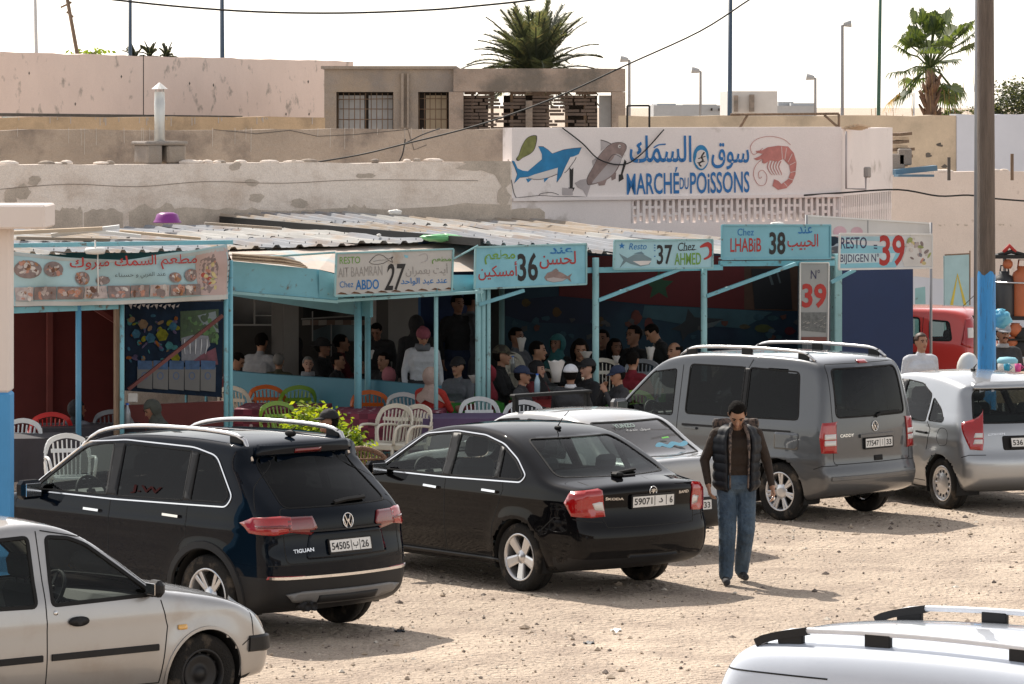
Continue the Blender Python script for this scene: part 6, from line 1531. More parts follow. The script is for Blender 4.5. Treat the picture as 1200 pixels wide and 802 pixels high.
for x0, y0, x1, y1, lb in ((561, 357, 614, 340, 'diagonal brace under the sign with the pinkish fish'), (701, 352, 797, 315, 'diagonal brace under the shrimp sign'), (828, 347, 932, 309, 'long diagonal brace under the plain blue name sign'), (974, 331, 1002, 316, 'short diagonal brace beside the upright number sign'), (614, 340, 570, 356, None)):
    if lb: mb = MB(); mb.bar(FR(x0, -.03) + UP * zz(y0, FR(x0).y), FR(x1, -.1) + UP * zz(y1, FR(x1).y), .045, .045); mb.build('brace', M_TEAL, label=lb, cat='brace')
q = FR(980, .15); mb = MB(); mb.box((q.x, q.y, 1.3), (.12, .12, 2.6), R(28), bev=.01); mb.build('square_column', M_TEAL2, label='square pale teal column left of the deep blue panel', cat='column')
a, b = FR(985.5, .1), Vector((P(1070, 0, 55.4).x, 55.4, 0)); o = wall('blue_kiosk_wall', a, b, 0, zz(316, 54.9), .12, M_BLUE, 'plain deep blue panel wall of stall 39', 'wall')

# ---- low blue wall
a, b = P(266, 436, 55.3), P(511, 451, 52.55); a.z = b.z = 0
o = wall('low_wall', a, b, 0, 1.0, .10, mat('low_wall_blue', (.06, .23, .32), .6, var=.06), 'low teal-blue parapet behind the orange and green chairs')
# ---- interior of stall 27
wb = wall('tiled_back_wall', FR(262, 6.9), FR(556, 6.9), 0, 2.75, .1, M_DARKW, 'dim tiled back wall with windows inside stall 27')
art = Art(Plane(FR(262, 6.9), fd), wb); MWIN = mat('dark_pane', (.02, .02, .02), .15); MWF = mat('window_frame_dim', (.36, .35, .33), .6)
art.poly([(272, 340), (320, 340), (320, 381), (272, 381)], MWIN, 'window'); art.line([(298, 340), (298, 381)], 2, MWF, 'window_frame'); art.line([(298, 370), (320, 370)], 1.2, MWF, 'window_frame'); art.line([(272, 381), (322, 381)], 2, MWF, 'window_frame')
art.poly([(355, 340), (440, 340), (440, 371), (355, 373)], MWIN, 'window'); art.line([(353, 374), (440, 369)], 1.6, MWF, 'window_frame')
for k in range(9): art.poly([(354 + k * 9.6, 375.5), (363.4 + k * 9.6, 375), (363.4 + k * 9.6, 381), (354 + k * 9.6, 381.5)], mat('checker_brown', (.20, .13, .10), .6) if k % 2 else mat('checker_pale', (.36, .32, .28), .6), 'tile_strip')
art.poly([(366, 388), (385, 381), (420, 381), (428, 400), (366, 400)], mat('steel_hood', (.10, .13, .14), .3, metal=.5), 'cooker_hood'); art.line([(366, 365), (366, 400)], 1.4, MWF, 'pipe'); art.line([(388, 380), (388, 425)], 1.2, MWF, 'pipe')
art.poly([(432, 346), (441, 346), (441, 380), (432, 380)], M_CREAMW, 'pale_strip')
for x0, x1, x2, lb in ((318, 332, 350, 'tiled pillar in the gloom, left of two'), (441, 455, 490, 'tiled pillar in the gloom, right of two')):
    e = empty('tiled_pillar', FR((x0 + x2) / 2, 5.4), 0, label=lb, cat='pillar', group='tiled pillars inside stall 27')
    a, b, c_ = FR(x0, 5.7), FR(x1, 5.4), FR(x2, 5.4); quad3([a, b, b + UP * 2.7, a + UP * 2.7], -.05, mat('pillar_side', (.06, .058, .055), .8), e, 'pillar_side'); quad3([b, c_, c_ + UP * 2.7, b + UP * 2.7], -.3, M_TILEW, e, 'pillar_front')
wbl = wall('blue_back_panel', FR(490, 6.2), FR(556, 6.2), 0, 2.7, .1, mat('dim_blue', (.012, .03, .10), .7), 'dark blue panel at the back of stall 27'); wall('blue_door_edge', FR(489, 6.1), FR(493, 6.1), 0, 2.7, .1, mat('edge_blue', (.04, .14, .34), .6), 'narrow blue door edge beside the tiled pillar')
# ---- murals of stalls 36-38
MF = mat('mural_flag_red', (.085, .008, .008), .8, var=.1); MU = mat('mural_deep_sea', (.006, .018, .038), .8, var=.3, sc=1.2, col2=(.014, .048, .07), thr=.56, sharp=.15, sc2=.8)
mu = wall('mural_wall', FR(592, 6.0), FR(985, 6.0), 0, 2.62, .1, MU, 'dark back wall with an underwater mural below a red band, stalls 36 to 38')
art = Art(Plane(FR(592, 6.0), fd), mu)
art.poly([(655, 300), (872, 300), (872, 363), (760, 357), (655, 347)], MF, 'red_band'); art.poly([(872, 300), (985, 300), (985, 366), (872, 363)], mat('mural_brown', (.07, .035, .02), .8, var=.4, sc=2), 'brown_band')
cx, cy = 772, 335; art.poly([(cx + (18 if k % 2 == 0 else 8) * math.sin(k * math.pi / 5), cy - (18 if k % 2 == 0 else 8) * math.cos(k * math.pi / 5)) for k in range(10)], mat('mural_green', (.015, .06, .025), .8), 'green_star')
art.poly([(592, 352), (655, 347), (700, 352), (700, 380), (620, 378), (592, 370)], mat('mural_navy', (.008, .015, .035), .8), 'dark_patch')
art.poly([(755, 358), (868, 363), (905, 366), (870, 385), (800, 380), (752, 372)], mat('mural_light_water', (.03, .075, .09), .8, var=.2), 'pale_water')
MSK = mat('mural_shark', (.018, .022, .024), .7); MSB = mat('mural_shark_belly', (.07, .09, .09), .7)
art.poly([(786, 386), (798, 380), (803, 376), (806, 362), (814, 372), (830, 373), (848, 374), (838, 381), (822, 385), (806, 392), (800, 400), (797, 388)], MSK, 'mural_shark'); art.poly([(826, 380), (846, 375), (836, 383), (822, 386)], MSB, 'mural_shark')
for cx, cy, rx, ry, col in ((894, 385, 10, 5, (.10, .12, .03)), (872, 383, 6, 3, (.12, .10, .05)), (904, 388, 4, 3, (.10, .16, .18)), (925, 388, 6, 5, (.13, .01, .02)), (616, 355, 5, 5, (.14, .09, .015)), (652, 366, 5, 6, (.16, .08, .015)), (704, 377, 4, 6, (.12, .07, .02)), (745, 372, 6, 9, (.20, .05, .03)), (760, 380, 5, 8, (.16, .04, .03)), (749, 390, 6, 5, (.14, .12, .11)), (888, 372, 6, 4, (.04, .12, .16)), (905, 373, 6, 3, (.04, .12, .14))):
    art.poly([(cx + rx * math.cos(t) * (1.3 if abs(t) < .5 else 1), cy + ry * math.sin(t)) for t in np.linspace(0, 6, 9)], mat('mural_fish_%d' % (cx * 7 + cy), tuple(v * .5 for v in col), .8, var=.4, sc=8), 'mural_fish')
for k in range(26):
    cx, cy = g.uniform(600, 935), g.uniform(370, 400); art.poly([(cx + 5 * g.uniform(.4, 1.3) * math.cos(t), cy + 4 * g.uniform(.4, 1.3) * math.sin(t)) for t in np.linspace(0, 5.6, 7)], g.choice([mat('coral_a', (.05, .05, .05), .8), mat('coral_b', (.02, .06, .08), .8), mat('coral_c', (.08, .03, .02), .8)]), 'mural_coral')
# dark cloth/pictures hanging in stall 38
art.poly([(880, 315), (925, 315), (928, 363), (884, 362)], mat('black_poster', (.01, .01, .011), .6), 'black_poster'); art.line([(900, 318), (905, 334)], 3, MSB); art.line([(910, 318), (914, 332)], 2, MSB)
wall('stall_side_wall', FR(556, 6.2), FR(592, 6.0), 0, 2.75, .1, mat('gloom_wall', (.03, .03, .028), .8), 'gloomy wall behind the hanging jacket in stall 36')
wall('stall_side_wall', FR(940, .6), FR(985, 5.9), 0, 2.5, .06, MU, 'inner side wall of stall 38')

# ---- sign boards
def board(name, c4, off, label, m, frame=None, th=.03, cat='sign', fr=.022):
    """c4 photo corners TL TR BR BL on the vertical plane 'off' metres behind the front line"""
    px = (c4[0][0] + c4[1][0]) / 2; pl_ = Plane(FR(px, off), fd); q = [pl_.hit(*p) for p in c4]
    mb = MB(); mb.prism(q, pl_.p, pl_.u, UP, -pl_.n * th); o = mb.build(name, m, label=label, cat=cat)
    if frame:
        mb = MB()
        for i in range(4):
            a, b = q[i], q[(i + 1) % 4]; mb.bar(pl_.p + pl_.u * a[0] + UP * a[1] + pl_.n * .006, pl_.p + pl_.u * b[0] + UP * b[1] + pl_.n * .006, fr, fr) if not pl_.u.length == 0 else None
        mb.build('frame', frame, o)
    return o, Art(pl_, o)
P_T36 = mat('board_blue', (.22, .50, .60), .6, var=.06, sc=2, col2=(.16, .40, .50), thr=.62, sharp=.1, sc2=3); P_CR = mat('board_cream', (.50, .48, .45), .6, var=.07, sc=2, col2=(.40, .34, .28), thr=.66, sharp=.06, sc2=3)
P_PB = mat('board_pale_blue', (.34, .56, .62), .6, var=.05); P_GYL = mat('faded_grey_letters', (.30, .28, .26), .8, var=.2); P_NAV = mat('navy_letters', (.03, .03, .09), .6)
o, art = board('stall_sign', [(394, 297), (531, 292), (529, 342), (392, 347)], -.12, 'cream sign of stall 27 with a drawn fish and rusty lower edge', P_CR, M_TEAL2)
art.T = (380, 280, 7.5); SK = lambda w: w * .038
art.text('RESTO', 135, 160, 315, 222, P_GRN, .005, 6); art.text('AIT BAAMRAN', 125, 255, 510, 340, P_GYL, -.01, 20); art.text('Chez', 135, 375, 255, 430, P_BL, 0, 4); art.text('ABDO', 275, 362, 480, 450, P_BL, .02, 8)
art.text('27', 528, 220, 715, 458, P_BK, .015, 4, shear=.28)
art.text('مطعم', 945, 160, 1112, 222, P_GRN, .015, 4); art.text('أيت بعمران', 715, 225, 1085, 335, P_GYL, .0, 10); art.text('عند عبد الواحد', 672, 345, 1080, 415, P_BL, .012, 10)
fsh = [(395, 205), (430, 165), (470, 140), (520, 150), (560, 180), (605, 155), (590, 180), (600, 210), (565, 190), (520, 215), (460, 225), (415, 220)]
art.line(fsh[:7], 4, P_OUT, smooth=2); art.line(fsh[6:] + fsh[:1], 4, P_OUT, smooth=2); art.line([(430, 200), (470, 190), (550, 185)], 2, P_OUT); art.poly([(700, 140), (738, 150), (730, 170), (708, 165)], P_LB)
art.line([(830, 150), (880, 130), (905, 150), (900, 190), (850, 210)], 4, P_FG, smooth=3)
for k in range(9): x = 115 + k * 118; art.poly([(x, 485 - k * 5.4), (x + 30, 470 - k * 5.4), (x + 70, 478 - k * 5.4), (x + 90, 490 - k * 5.4)], mat('rust', (.13, .06, .03), .9, var=.3), 'rust_edge')
o, art = board('stall_sign', [(557, 290), (687, 286), (687, 333), (556, 339)], -.12, 'blue sign of stall 36 with Arabic lettering and a pinkish fish', P_T36, M_TEAL2)
art.T = (545, 280, 7.742)
art.text('مطعم', 175, 105, 455, 235, P_GRN, .02, 8); art.text('أمسكين', 120, 215, 475, 380, P_RED, .01, 12); art.text('36', 478, 133, 662, 388, P_BK, .02, 10); art.text('عند', 768, 82, 975, 138, P_BL, .02, 6); art.text('لحسن', 675, 120, 1005, 275, P_RED, .01, 10)
art.poly([(718, 350), (745, 310), (820, 285), (880, 310), (930, 340), (970, 315), (950, 350), (962, 392), (925, 360), (880, 385), (800, 395), (735, 380)], P_MAU, 'painted_fish'); art.poly([(740, 360), (800, 350), (880, 362), (915, 360), (880, 382), (800, 392), (745, 378)], P_FG, 'fish_belly'); art.poly([(790, 288), (825, 268), (850, 292)], P_MAU, 'fish_fin')
o, art = board('stall_sign', [(720, 282), (835, 281), (835, 314), (719, 315.5)], -.12, 'pale blue sign of stall 37 with a fish and a red shrimp', P_PB, M_TEAL2)
art.T = (710, 255, 4.444)
st_ = [(83 + (18 if k % 2 == 0 else 7) * math.sin(k * math.pi / 5), 148 - (18 if k % 2 == 0 else 7) * math.cos(k * math.pi / 5)) for k in range(10)]; art.poly(st_, P_BL, 'star')
art.text('Resto', 120, 135, 212, 168, P_BL, 0, 2, shear=.2); art.poly([(68, 188), (112, 212), (150, 192), (190, 190), (238, 215), (228, 245), (180, 255), (130, 242), (105, 230), (72, 262), (92, 222)], mat('steel_fish', (.16, .24, .27), .7, var=.2), 'painted_fish'); art.poly([(140, 228), (190, 226), (236, 226), (222, 244), (180, 250)], P_W, 'fish_belly'); art.poly([(145, 188), (185, 178), (200, 192)], mat('steel_fish'if 0 else 'fin_blue', (.12, .2, .25), .7), 'fish_fin')
art.text('37', 265, 143, 346, 246, P_BK, .015, 2); art.text('Chez', 375, 132, 465, 175, P_BK, 0, 4, shear=.2); art.line([(400, 172), (470, 166)], 3, P_BK); art.text('AHMED', 357, 186, 495, 248, P_GRN, .01, 3)
art.line([(490, 155), (530, 140), (548, 165), (540, 200), (510, 218)], [8, 26, 22, 14, 8], P_RED, 'painted_shrimp', smooth=3)
for k, yy in enumerate((142, 156, 170, 200)): art.poly([(251, yy), (257, yy), (257, yy + 5), (251, yy + 5)], P_BL, 'dot')
o, art = board('stall_sign', [(846, 264), (973, 264), (973, 303), (846, 304)], -.12, 'plain blue sign of stall 38 with red name letters', mat('board_blue_flat', (.19, .44, .53), .6, var=.05), M_TEAL)
art.T = (710, 255, 4.444)
art.text('Chez', 685, 58, 770, 95, P_BL, 0, 1); art.text('LHABiB', 648, 108, 808, 180, P_RED, .008, 2); art.text('38', 850, 76, 934, 194, P_BK, .025, 1); art.text('عند', 1000, 48, 1075, 85, P_BL, .01, 2); art.text('الحبيب', 945, 88, 1105, 172, P_RED, .01, 2)
# stall 39: banner sign, upright sign, blank board behind
o, art = board('stall_sign', [(984, 274), (1092, 275), (1092, 314), (983, 316)], -.25, 'white and blue printed sign of stall 39 with big red numerals', mat('vinyl_white', (.60, .62, .64), .45, var=.04), M_WHT)
art.T = (940, 230, 4.012)
art.poly([(178, 222), (300, 232), (480, 240), (470, 270), (440, 335), (178, 338)], P_LB, 'blue_print'); art.poly([(178, 190), (470, 190), (470, 215), (178, 205)], mat('aqua_print', (.35, .55, .62), .5), 'blue_print'); art.poly([(178, 270), (440, 268), (420, 310), (178, 318)], mat('pale_aqua_print', (.50, .62, .66), .5), 'blue_print')
art.text('RESTO', 180, 194, 303, 248, P_NAV, .01, 2); art.text('BIJDIGEN N°', 178, 272, 360, 322, P_NAV, .01, 2); art.text('39', 362, 184, 482, 330, P_RED, .02, 2); art.line([(336, 232), (352, 232)], 6, P_NAV); art.line([(336, 244), (352, 246)], 6, P_NAV)
g2 = random.Random(4); FC = [mat('print_%d' % i, c_, .6, var=.3, sc=12) for i, c_ in enumerate([(.42, .35, .33), (.22, .17, .16), (.55, .5, .46), (.30, .34, .12), (.45, .22, .16), (.16, .16, .18), (.5, .42, .2)])]
def food(art, x0, x1, y0, y1, n, sz, mats=None, name='printed_food'):
    for k in range(n):
        cx, cy = g2.uniform(x0, x1), g2.uniform(y0, y1); t0 = g2.random() * 6; a_ = sz * g2.uniform(.5, 1.2); b_ = a_ * g2.uniform(.3, .8)
        art.poly([(cx + a_ * math.cos(t) * math.cos(t0) - b_ * math.sin(t) * math.sin(t0), cy + a_ * math.cos(t) * math.sin(t0) + b_ * math.sin(t) * math.cos(t0)) for t in np.linspace(0, 5.5, 8)], g2.choice(mats or FC), name)
art.poly([(510, 182), (612, 180), (612, 330), (480, 332), (470, 300)], mat('dish_white', (.62, .60, .57), .5), 'plate_print'); food(art, 490, 600, 200, 320, 26, 16)
o, art = board('upright_sign', [(937.5, 308), (971, 308), (970, 402), (937, 402)], .0, 'upright grey-white number sign of stall 39 beside the teal column', mat('vinyl_grey', (.30, .31, .31), .5, var=.05), M_WHT, fr=.016)
art.T = (750, 230, 4.0)
art.text('N°', 800, 345, 842, 388, P_NAV, .0); art.text('39', 757, 410, 872, 525, P_RED, .03); art.poly([(754, 545), (874, 545), (872, 620), (870, 640), (756, 630)], mat('sardine_dark', (.12, .13, .13), .5, var=.4, sc=20), 'sardine_print')
for k in range(26): cx, cy = 760 + g2.random() * 105, 552 + g2.random() * 70; art.line([(cx, cy), (cx + 14, cy - 6)], [1, 4, 1], FC[2] if k % 2 else FC[5], 'sardine_print')
art.poly([(756, 660), (874, 660), (874, 684), (756, 684)], mat('print_redbrown', (.16, .05, .04), .6), 'print_band')
o, art = board('blank_board', [(946, 253), (1090, 262), (1090, 276), (946, 276)], 1.4, 'faded white board on poles behind sign 39', mat('faded_board', (.58, .57, .55), .6, var=.05), M_WHT)
art.poly([(984 + 8 * math.cos(t), 272 + 7 * math.sin(t)) for t in np.linspace(0, 6, 12)], mat('faded_pink', (.58, .38, .42), .7), 'faded_print'); art.poly([(1004 + 7 * math.cos(t), 272 + 6 * math.sin(t)) for t in np.linspace(0, 6, 12)], MATS['faded_pink'], 'faded_print'); art.line([(1017, 258), (1017, 276)], 1, M_STL, 'joint')
post(945, 1.3, zz(253, 55.6), .02, M_STL, 'thin grey pole holding the faded board, left'); post(1091, 1.3, zz(261, 57), .02, M_STL, 'thin grey pole holding the faded board, right')

# ---- left stall: frame, boards, poster, banner
OL = -1.0
for x, r_, lb in ((92, .035, 'blue-teal post in the middle of the left stall opening'), (143, .028, 'teal post at the left side of the fish poster'), (265, .03, 'teal post at the right corner of the left stall, left of two'), (270.5, .026, 'teal post at the right corner of the left stall, right of two')):
    post(x, OL, 2.72 if x > 200 else 2.28, r_, MATS['teal_paint'] if x > 100 else mat('blue_teal', (.09, .28, .44), .5, var=.1), lb)
q = FR(137, OL); mb = MB(); mb.box((q.x, q.y + .06, 1.2), (.07, .07, 2.4), R(28)); mb.build('timber_post', M_WOOD, label='dark timber post left of the fish poster', cat='post')
a, b = FR(14, OL), FR(138, OL); mb = MB(); mb.bar(Vector((a.x, a.y, zz(364, a.y))), Vector((b.x, b.y, zz(359, b.y))), .05, .07); mb.build('front_beam', M_TEAL, label='teal beam under the food banner', cat='beam')
a, b = FR(8, OL), FR(272, OL); mb = MB(); mb.bar(Vector((a.x, a.y, zz(288, a.y))), Vector((b.x, b.y, zz(284, b.y))), .06, .05); mb.build('front_beam', M_TEAL, label='teal eave beam above the food banner', cat='beam')
wl2 = wall('maroon_partition', FR(5, 2.2), FR(138, 2.2), 0, 2.7, .06, M_MAR, 'maroon board back wall of the left stall')
mb = MB(); q = FR(58, 2.1); mb.box((q.x, q.y, 1.2), (.07, .05, 2.4), R(28)); mb.bar(FR(88, .6) + UP * 2.25, FR(136, .6) + UP * 1.92, .05, .05); mb.build('stud', M_MARD, wl2)
wall('maroon_partition', FR(137, 2.2), FR(137.5, -.9), 0, 2.3, .05, M_MARD, 'maroon side board of the left stall')
wall('back_panel', FR(5, .6), FR(268, .6), 2.32, 2.78, .05, mat('void_shade_teal', (.02, .12, .15), .7), 'deep teal board under the left roof, above the banner')  # teal darkened to stand for the shaded void behind the banner top

mp = wall('maroon_kneewall', FR(146, -.2), FR(264, -.2), 0, .95, .05, M_MAR, 'maroon board below the fish poster')
art = Art(Plane(FR(146, -.2), fd), mp)
art.poly([(150, 461), (161, 461), (161, 471), (150, 471)], M_WHT, 'small_notice')
ps = board('picture_poster', [(147, 355), (262, 353), (260, 466), (147, 458)], -.22, 'dark poster of tropical fish and a waterfall inside the left stall', mat('poster_navy', (.006, .016, .035), .7, var=.5, sc=4, spec=.15), None, cat='poster')
o, art = ps
art.T = (0, 230, 4.0); g3 = random.Random(9)
art.poly([(845, 540), (1025, 530), (1020, 690), (845, 680)], mat('poster_green', (.02, .05, .015), .5, var=.6, sc=8), 'waterfall_print'); art.poly([(925, 560), (1010, 540), (1025, 640), (960, 620)], mat('poster_sky', (.15, .19, .21), .5, var=.2), 'waterfall_print')
art.poly([(850, 665), (905, 650), (975, 655), (985, 700), (940, 760), (880, 790), (850, 770)], mat('poster_falls', (.15, .16, .19), .5, var=.35, sc=10), 'waterfall_print'); art.poly([(880, 790), (940, 745), (1010, 710), (1022, 790)], mat('poster_pink', (.11, .025, .045), .5, var=.5, sc=14), 'blossom_print')
food(art, 860, 1015, 560, 640, 26, 16, [mat('leaf_print', (.06, .15, .04), .5), mat('leaf_print_dark', (.02, .05, .02), .5)], 'foliage_print'); food(art, 985, 1020, 620, 700, 10, 12, [MATS['leaf_print']], 'foliage_print')
for k in range(5): art.line([(865 + k * 26, 670), (862 + k * 27, 700), (866 + k * 24, 740)], [3, 6, 2], mat('foam_print', (.5, .52, .55), .5), 'waterfall_print')
PF = [mat('pf_%d' % i, tuple(v * .5 for v in c_), .7, var=.4, sc=15, spec=.1) for i, c_ in enumerate([(.28, .28, .03), (.35, .12, .03), (.06, .18, .28), (.08, .28, .30), (.30, .20, .12), (.15, .12, .22), (.10, .22, .14)])]
food(art, 600, 835, 545, 790, 60, 15, PF, 'tropical_fish_print')
for cx, cy, s_, i in ((757, 650, 30, 0), (668, 600, 24, 4), (635, 645, 22, 2), (702, 665, 24, 2), (822, 573, 10, 1), (790, 700, 20, 3), (820, 760, 22, 0), (808, 610, 20, 2)): art.poly([(cx - s_, cy), (cx - s_ * .3, cy - s_), (cx + s_ * .5, cy - s_ * .8), (cx + s_, cy - s_ * .1), (cx + s_ * .6, cy + s_ * .8), (cx - s_ * .4, cy + s_)], PF[i], 'tropical_fish_print')
for k in range(12): art.poly([(600 + k * 20, 508 + (k % 3) * 6), (618 + k * 20, 506), (612 + k * 20, 530 - (k % 2) * 10)], M_FG if 0 else P_FG, 'torn_edge')
for k in range(5):
    x = 640 + k * 74; art.poly([(x, 800), (x + 72, 802), (x + 70, 905 + k * 3), (x, 898 + k * 3)], mat('notice_pale', (.13, .13, .13), .6, var=.1), 'notice'); art.poly([(x + 2, 770), (x + 70, 772), (x + 70, 812), (x + 2, 812)], mat('notice_blue', (.03, .08, .18), .6, var=.4, sc=10), 'notice')
    art.line([(x + 34 + 13 * math.cos(t), 842 + 16 * math.sin(t)) for t in np.linspace(0, 6.3, 12)], 5, mat('notice_ink', (.06, .10, .20), .6), 'notice')
mb = MB(); mb.bar(FR(150, -.5) + UP * zz(455, 49.7), FR(261, -.7) + UP * zz(368, 50.2), .05, .04); mb.build('brace', M_MARD, label='maroon diagonal brace across the fish poster', cat='brace')
mb = MB(); mb.bar(FR(139, OL) + UP * 2.30, FR(272, OL) + UP * 2.32, .03, .03); mb.build('rod', M_TEAL, label='thin teal rod above the fish poster', cat='rod')
# hanging food banner
Bp = FR(14, OL - .12); bl = Plane(Bp, fd)
def bt(u): return np.interp(u, [0, .25, .5, .8, .98, 1], [295, 302, 305, 293, 286, 290])
def bb(u): return np.interp(u, [0, .4, .8, .98, 1], [359, 357, 350, 348, 346])
def bfn(X, Yp):     # banner surface point from photo coordinates
    u = (X - 14) / 262; p = bl.w(X, Yp); w_ = .035 * math.sin(X * .11 + Yp * .05) + .02 * math.sin(X * .05 - Yp * .12); k = max(0, (X - 262) / 14)
    return p - rd * (w_ + .03) + rd * (k * k * .35)
nu, nv = 70, 12; vs = []
for j in range(nv + 1):
    for i in range(nu + 1):
        u = i / nu; X = 14 + 262 * u; vs.append(bfn(X, bb(u) + (bt(u) - bb(u)) * j / nv))
mb = MB(); mb.add(vs, [(j * (nu + 1) + i, j * (nu + 1) + i + 1, (j + 1) * (nu + 1) + i + 1, (j + 1) * (nu + 1) + i) for j in range(nv) for i in range(nu)], 0, True)
mb.add([v + rd * .006 for v in vs], [(j * (nu + 1) + i, (j + 1) * (nu + 1) + i, (j + 1) * (nu + 1) + i + 1, j * (nu + 1) + i + 1) for j in range(nv) for i in range(nu)], 0, True)
bn = mb.build('food_banner', mat('banner_aqua', (.36, .52, .55), .6, var=.08, sc=1.5), label='sagging aqua banner with Arabic lettering and food pictures, far left', cat='banner')
class ArtB(Art):
    def poly(s, pts, m, name='banner_print', lift=None, smooth=0):
        if smooth: pts = spline(pts, smooth, True)
        ox, oy, sc = s.T; q = [(ox + x / sc, oy + y / sc) for x, y in pts]; s.k += .0001
        Vx, Ff = cdt_fill(q, 5.0); mb = MB(); mb.add([bfn(x, y) - rd * (.004 + s.k) for x, y in Vx], [f[::-1] for f in Ff], 0, True)
        return mb.build(name, m, s.par)
    def text(s, body, x0, y0, x1, y1, m, bold=0, skew=0, shear=0):
        o = super().text(body, x0, y0, x1, y1, m, bold, skew, shear)
        for v in o.data.vertices:
            c_ = v.co; px = 600 + c_.x / c_.y * F; py = HY + (HC - c_.z) / c_.y * F; v.co = bfn(px, py) - rd * (.006 + s.k)
        return o
art = ArtB(bl, bn, T=(0, 230, 4.0)); BW = mat('banner_white', (.50, .49, .46), .6, var=.06)
art.poly([(62, 492), (400, 494), (750, 482), (1088, 456), (1088, 480), (750, 500), (400, 512), (62, 516)], BW)
art.poly([(62, 262), (300, 290), (580, 302), (800, 278), (1085, 232), (1085, 250), (800, 292), (580, 314), (300, 304), (62, 278)], mat('banner_shade', (.40, .44, .43), .6))
art.poly([(905, 278), (1085, 235), (1100, 300), (1105, 380), (1088, 460), (935, 465)], mat('banner_pinkish', (.46, .34, .31), .6, var=.1)); art.poly([(935, 300), (1000, 270), (1020, 330), (1015, 400), (975, 455), (935, 430)], FC[1]); food(art, 945, 1010, 300, 430, 26, 12, [FC[4], FC[3], FC[6], mat('print_red', (.35, .06, .04), .6), mat('print_brown', (.14, .06, .035), .6)])
for k in range(6): art.line([(1060, 300 + k * 26), (1092, 292 + k * 26)], 5, P_BK)
FD = [FC[1], FC[2], FC[4], mat('print_brown', (.14, .06, .035), .6), mat('print_orange', (.34, .16, .07), .6), FC[0]]
for cx, cy, rx, ry in ((123, 343, 61, 43), (245, 342, 52, 36), (377, 385, 36, 32), (482, 395, 34, 20), (810, 380, 28, 24), (888, 370, 34, 30)):
    art.poly([(cx + rx * math.cos(t), cy + ry * math.sin(t)) for t in np.linspace(0, 6.1, 18)], FC[1]); food(art, cx - rx * .7, cx + rx * .7, cy - ry * .7, cy + ry * .7, 22, rx * .26, FD)
xs_ = [62, 150, 262, 380, 498, 600, 700, 782, 856, 936]
for k in range(9):
    x0, x1 = xs_[k] + 2, xs_[k + 1] - 2; y1 = 490 - k * 3.2; y0 = y1 - 62 + k * 1.2; art.poly([(x0, y0), (x1, y0 - 2), (x1, y1 - 2), (x0, y1)], FC[1] if k % 3 else FC[0]); food(art, x0 + 12, x1 - 12, y0 + 10, y1 - 10, 16, 16, FD)
art.text('مطعم السمك مبروك', 318, 288, 905, 358, P_RED, .012, 22); art.text('عند العربي و حسناء', 528, 358, 762, 388, P_BK, 0, 6)
mb = MB(); q = bl.w(104, 293) - rd * .2; mb.lathe([(.001, .03), (.11, .03), (.125, .0), (.11, -.04), (.001, -.05)], 18, q); mb.tube([q + UP * .03, q + UP * .12], .01, 5); mb.tube([q + Vector((.03, 0, -.03)), q + Vector((.04, -.02, -.5))], .008, 5); mb.build('hanging_lamp', M_WHT, label='flat white lamp hanging over the food banner', cat='lamp')
mb = MB(); mb.box(bl.w(75, 379) + rd * 2.6, (.16, .04, .02)); mb.build('tube_lamp', M_WHT, label='small white tube light under the left stall roof', cat='lamp')
# red glowing strip on the red chair side
# ---- furniture
PLc = {}
def plastic(name, col): return mat(name, col, .35, var=.05, sc=2)
def chair_mesh(m, label, group='plastic chairs of the fish stalls', slats=True):
    t = empty('plastic_chair', (0, 0, 0), 0, label=label, cat='chair', group=group)
    mb = MB(); mb.box((0, 0, .44), (.44, .42, .03), bev=.012); mb.box((0, -.21, .41), (.42, .02, .07), bev=.008); mb.build('seat', m, t)
    # back: arched frame and slats, leaning backwards (+y)
    arch = [(-.235, .18, .42), (-.25, .22, .60), (-.235, .255, .74), (-.17, .285, .84), (0, .30, .885), (.17, .285, .84), (.235, .255, .74), (.25, .22, .60), (.235, .18, .42)]
    mb = MB(); pts = [Vector(p) for p in spline(arch, 3)]
    for a, b in zip(pts, pts[1:]): mb.bar(a - (b - a) * .1, b + (b - a) * .1, .022, .05) if abs((b - a).z) > abs((b - a).x) else mb.bar(a - (b - a) * .1, b + (b - a) * .1, .022, .055)
    mb.build('back_frame', m, t)
    mb = MB()
    for k in range(-3, 4): mb.bar((k * .045, .19, .45), (k * .052, .287 - abs(k) * .003, .845 - abs(k) * .012), .012, .024)
    mb.box((0, .262, .72), (.36, .015, .045), M=Matrix.Rotation(R(-12), 3, 'X'))
    mb.build('back_slats', m, t)
    for sx in (-1, 1):
        mb = MB(); mb.tube([Vector(p) for p in spline([(sx * .25, .225, .64), (sx * .265, .05, .665), (sx * .265, -.14, .66), (sx * .25, -.2, .58), (sx * .23, -.2, .44)], 3)], .018, 6); mb.build('armrest', m, t)
        for sy in (-1, 1): mb = MB(); mb.tube([(sx * .20, sy * .18, .43), (sx * .235, sy * .225, 0)], [.026, .018], 6); mb.build('leg', m, t)
    return t
CH = {}
def chair(px, py, z, Y, rz, key, label):
    """chair whose back top shows at the pixel"""
    if key not in CH: CH[key] = chair_mesh(plastic(*key), label); o = CH[key]
    else: o = copy_tree(CH[key]); o['label'] = label
    q = P(px, py, Y); bx_ = Vector((0, .29, 0)); bx_.rotate(Euler((0, 0, rz))); o.location = (q.x - bx_.x, Y - bx_.y, q.z - .885 if z is None else z); o.rotation_euler = (0, 0, rz); return o
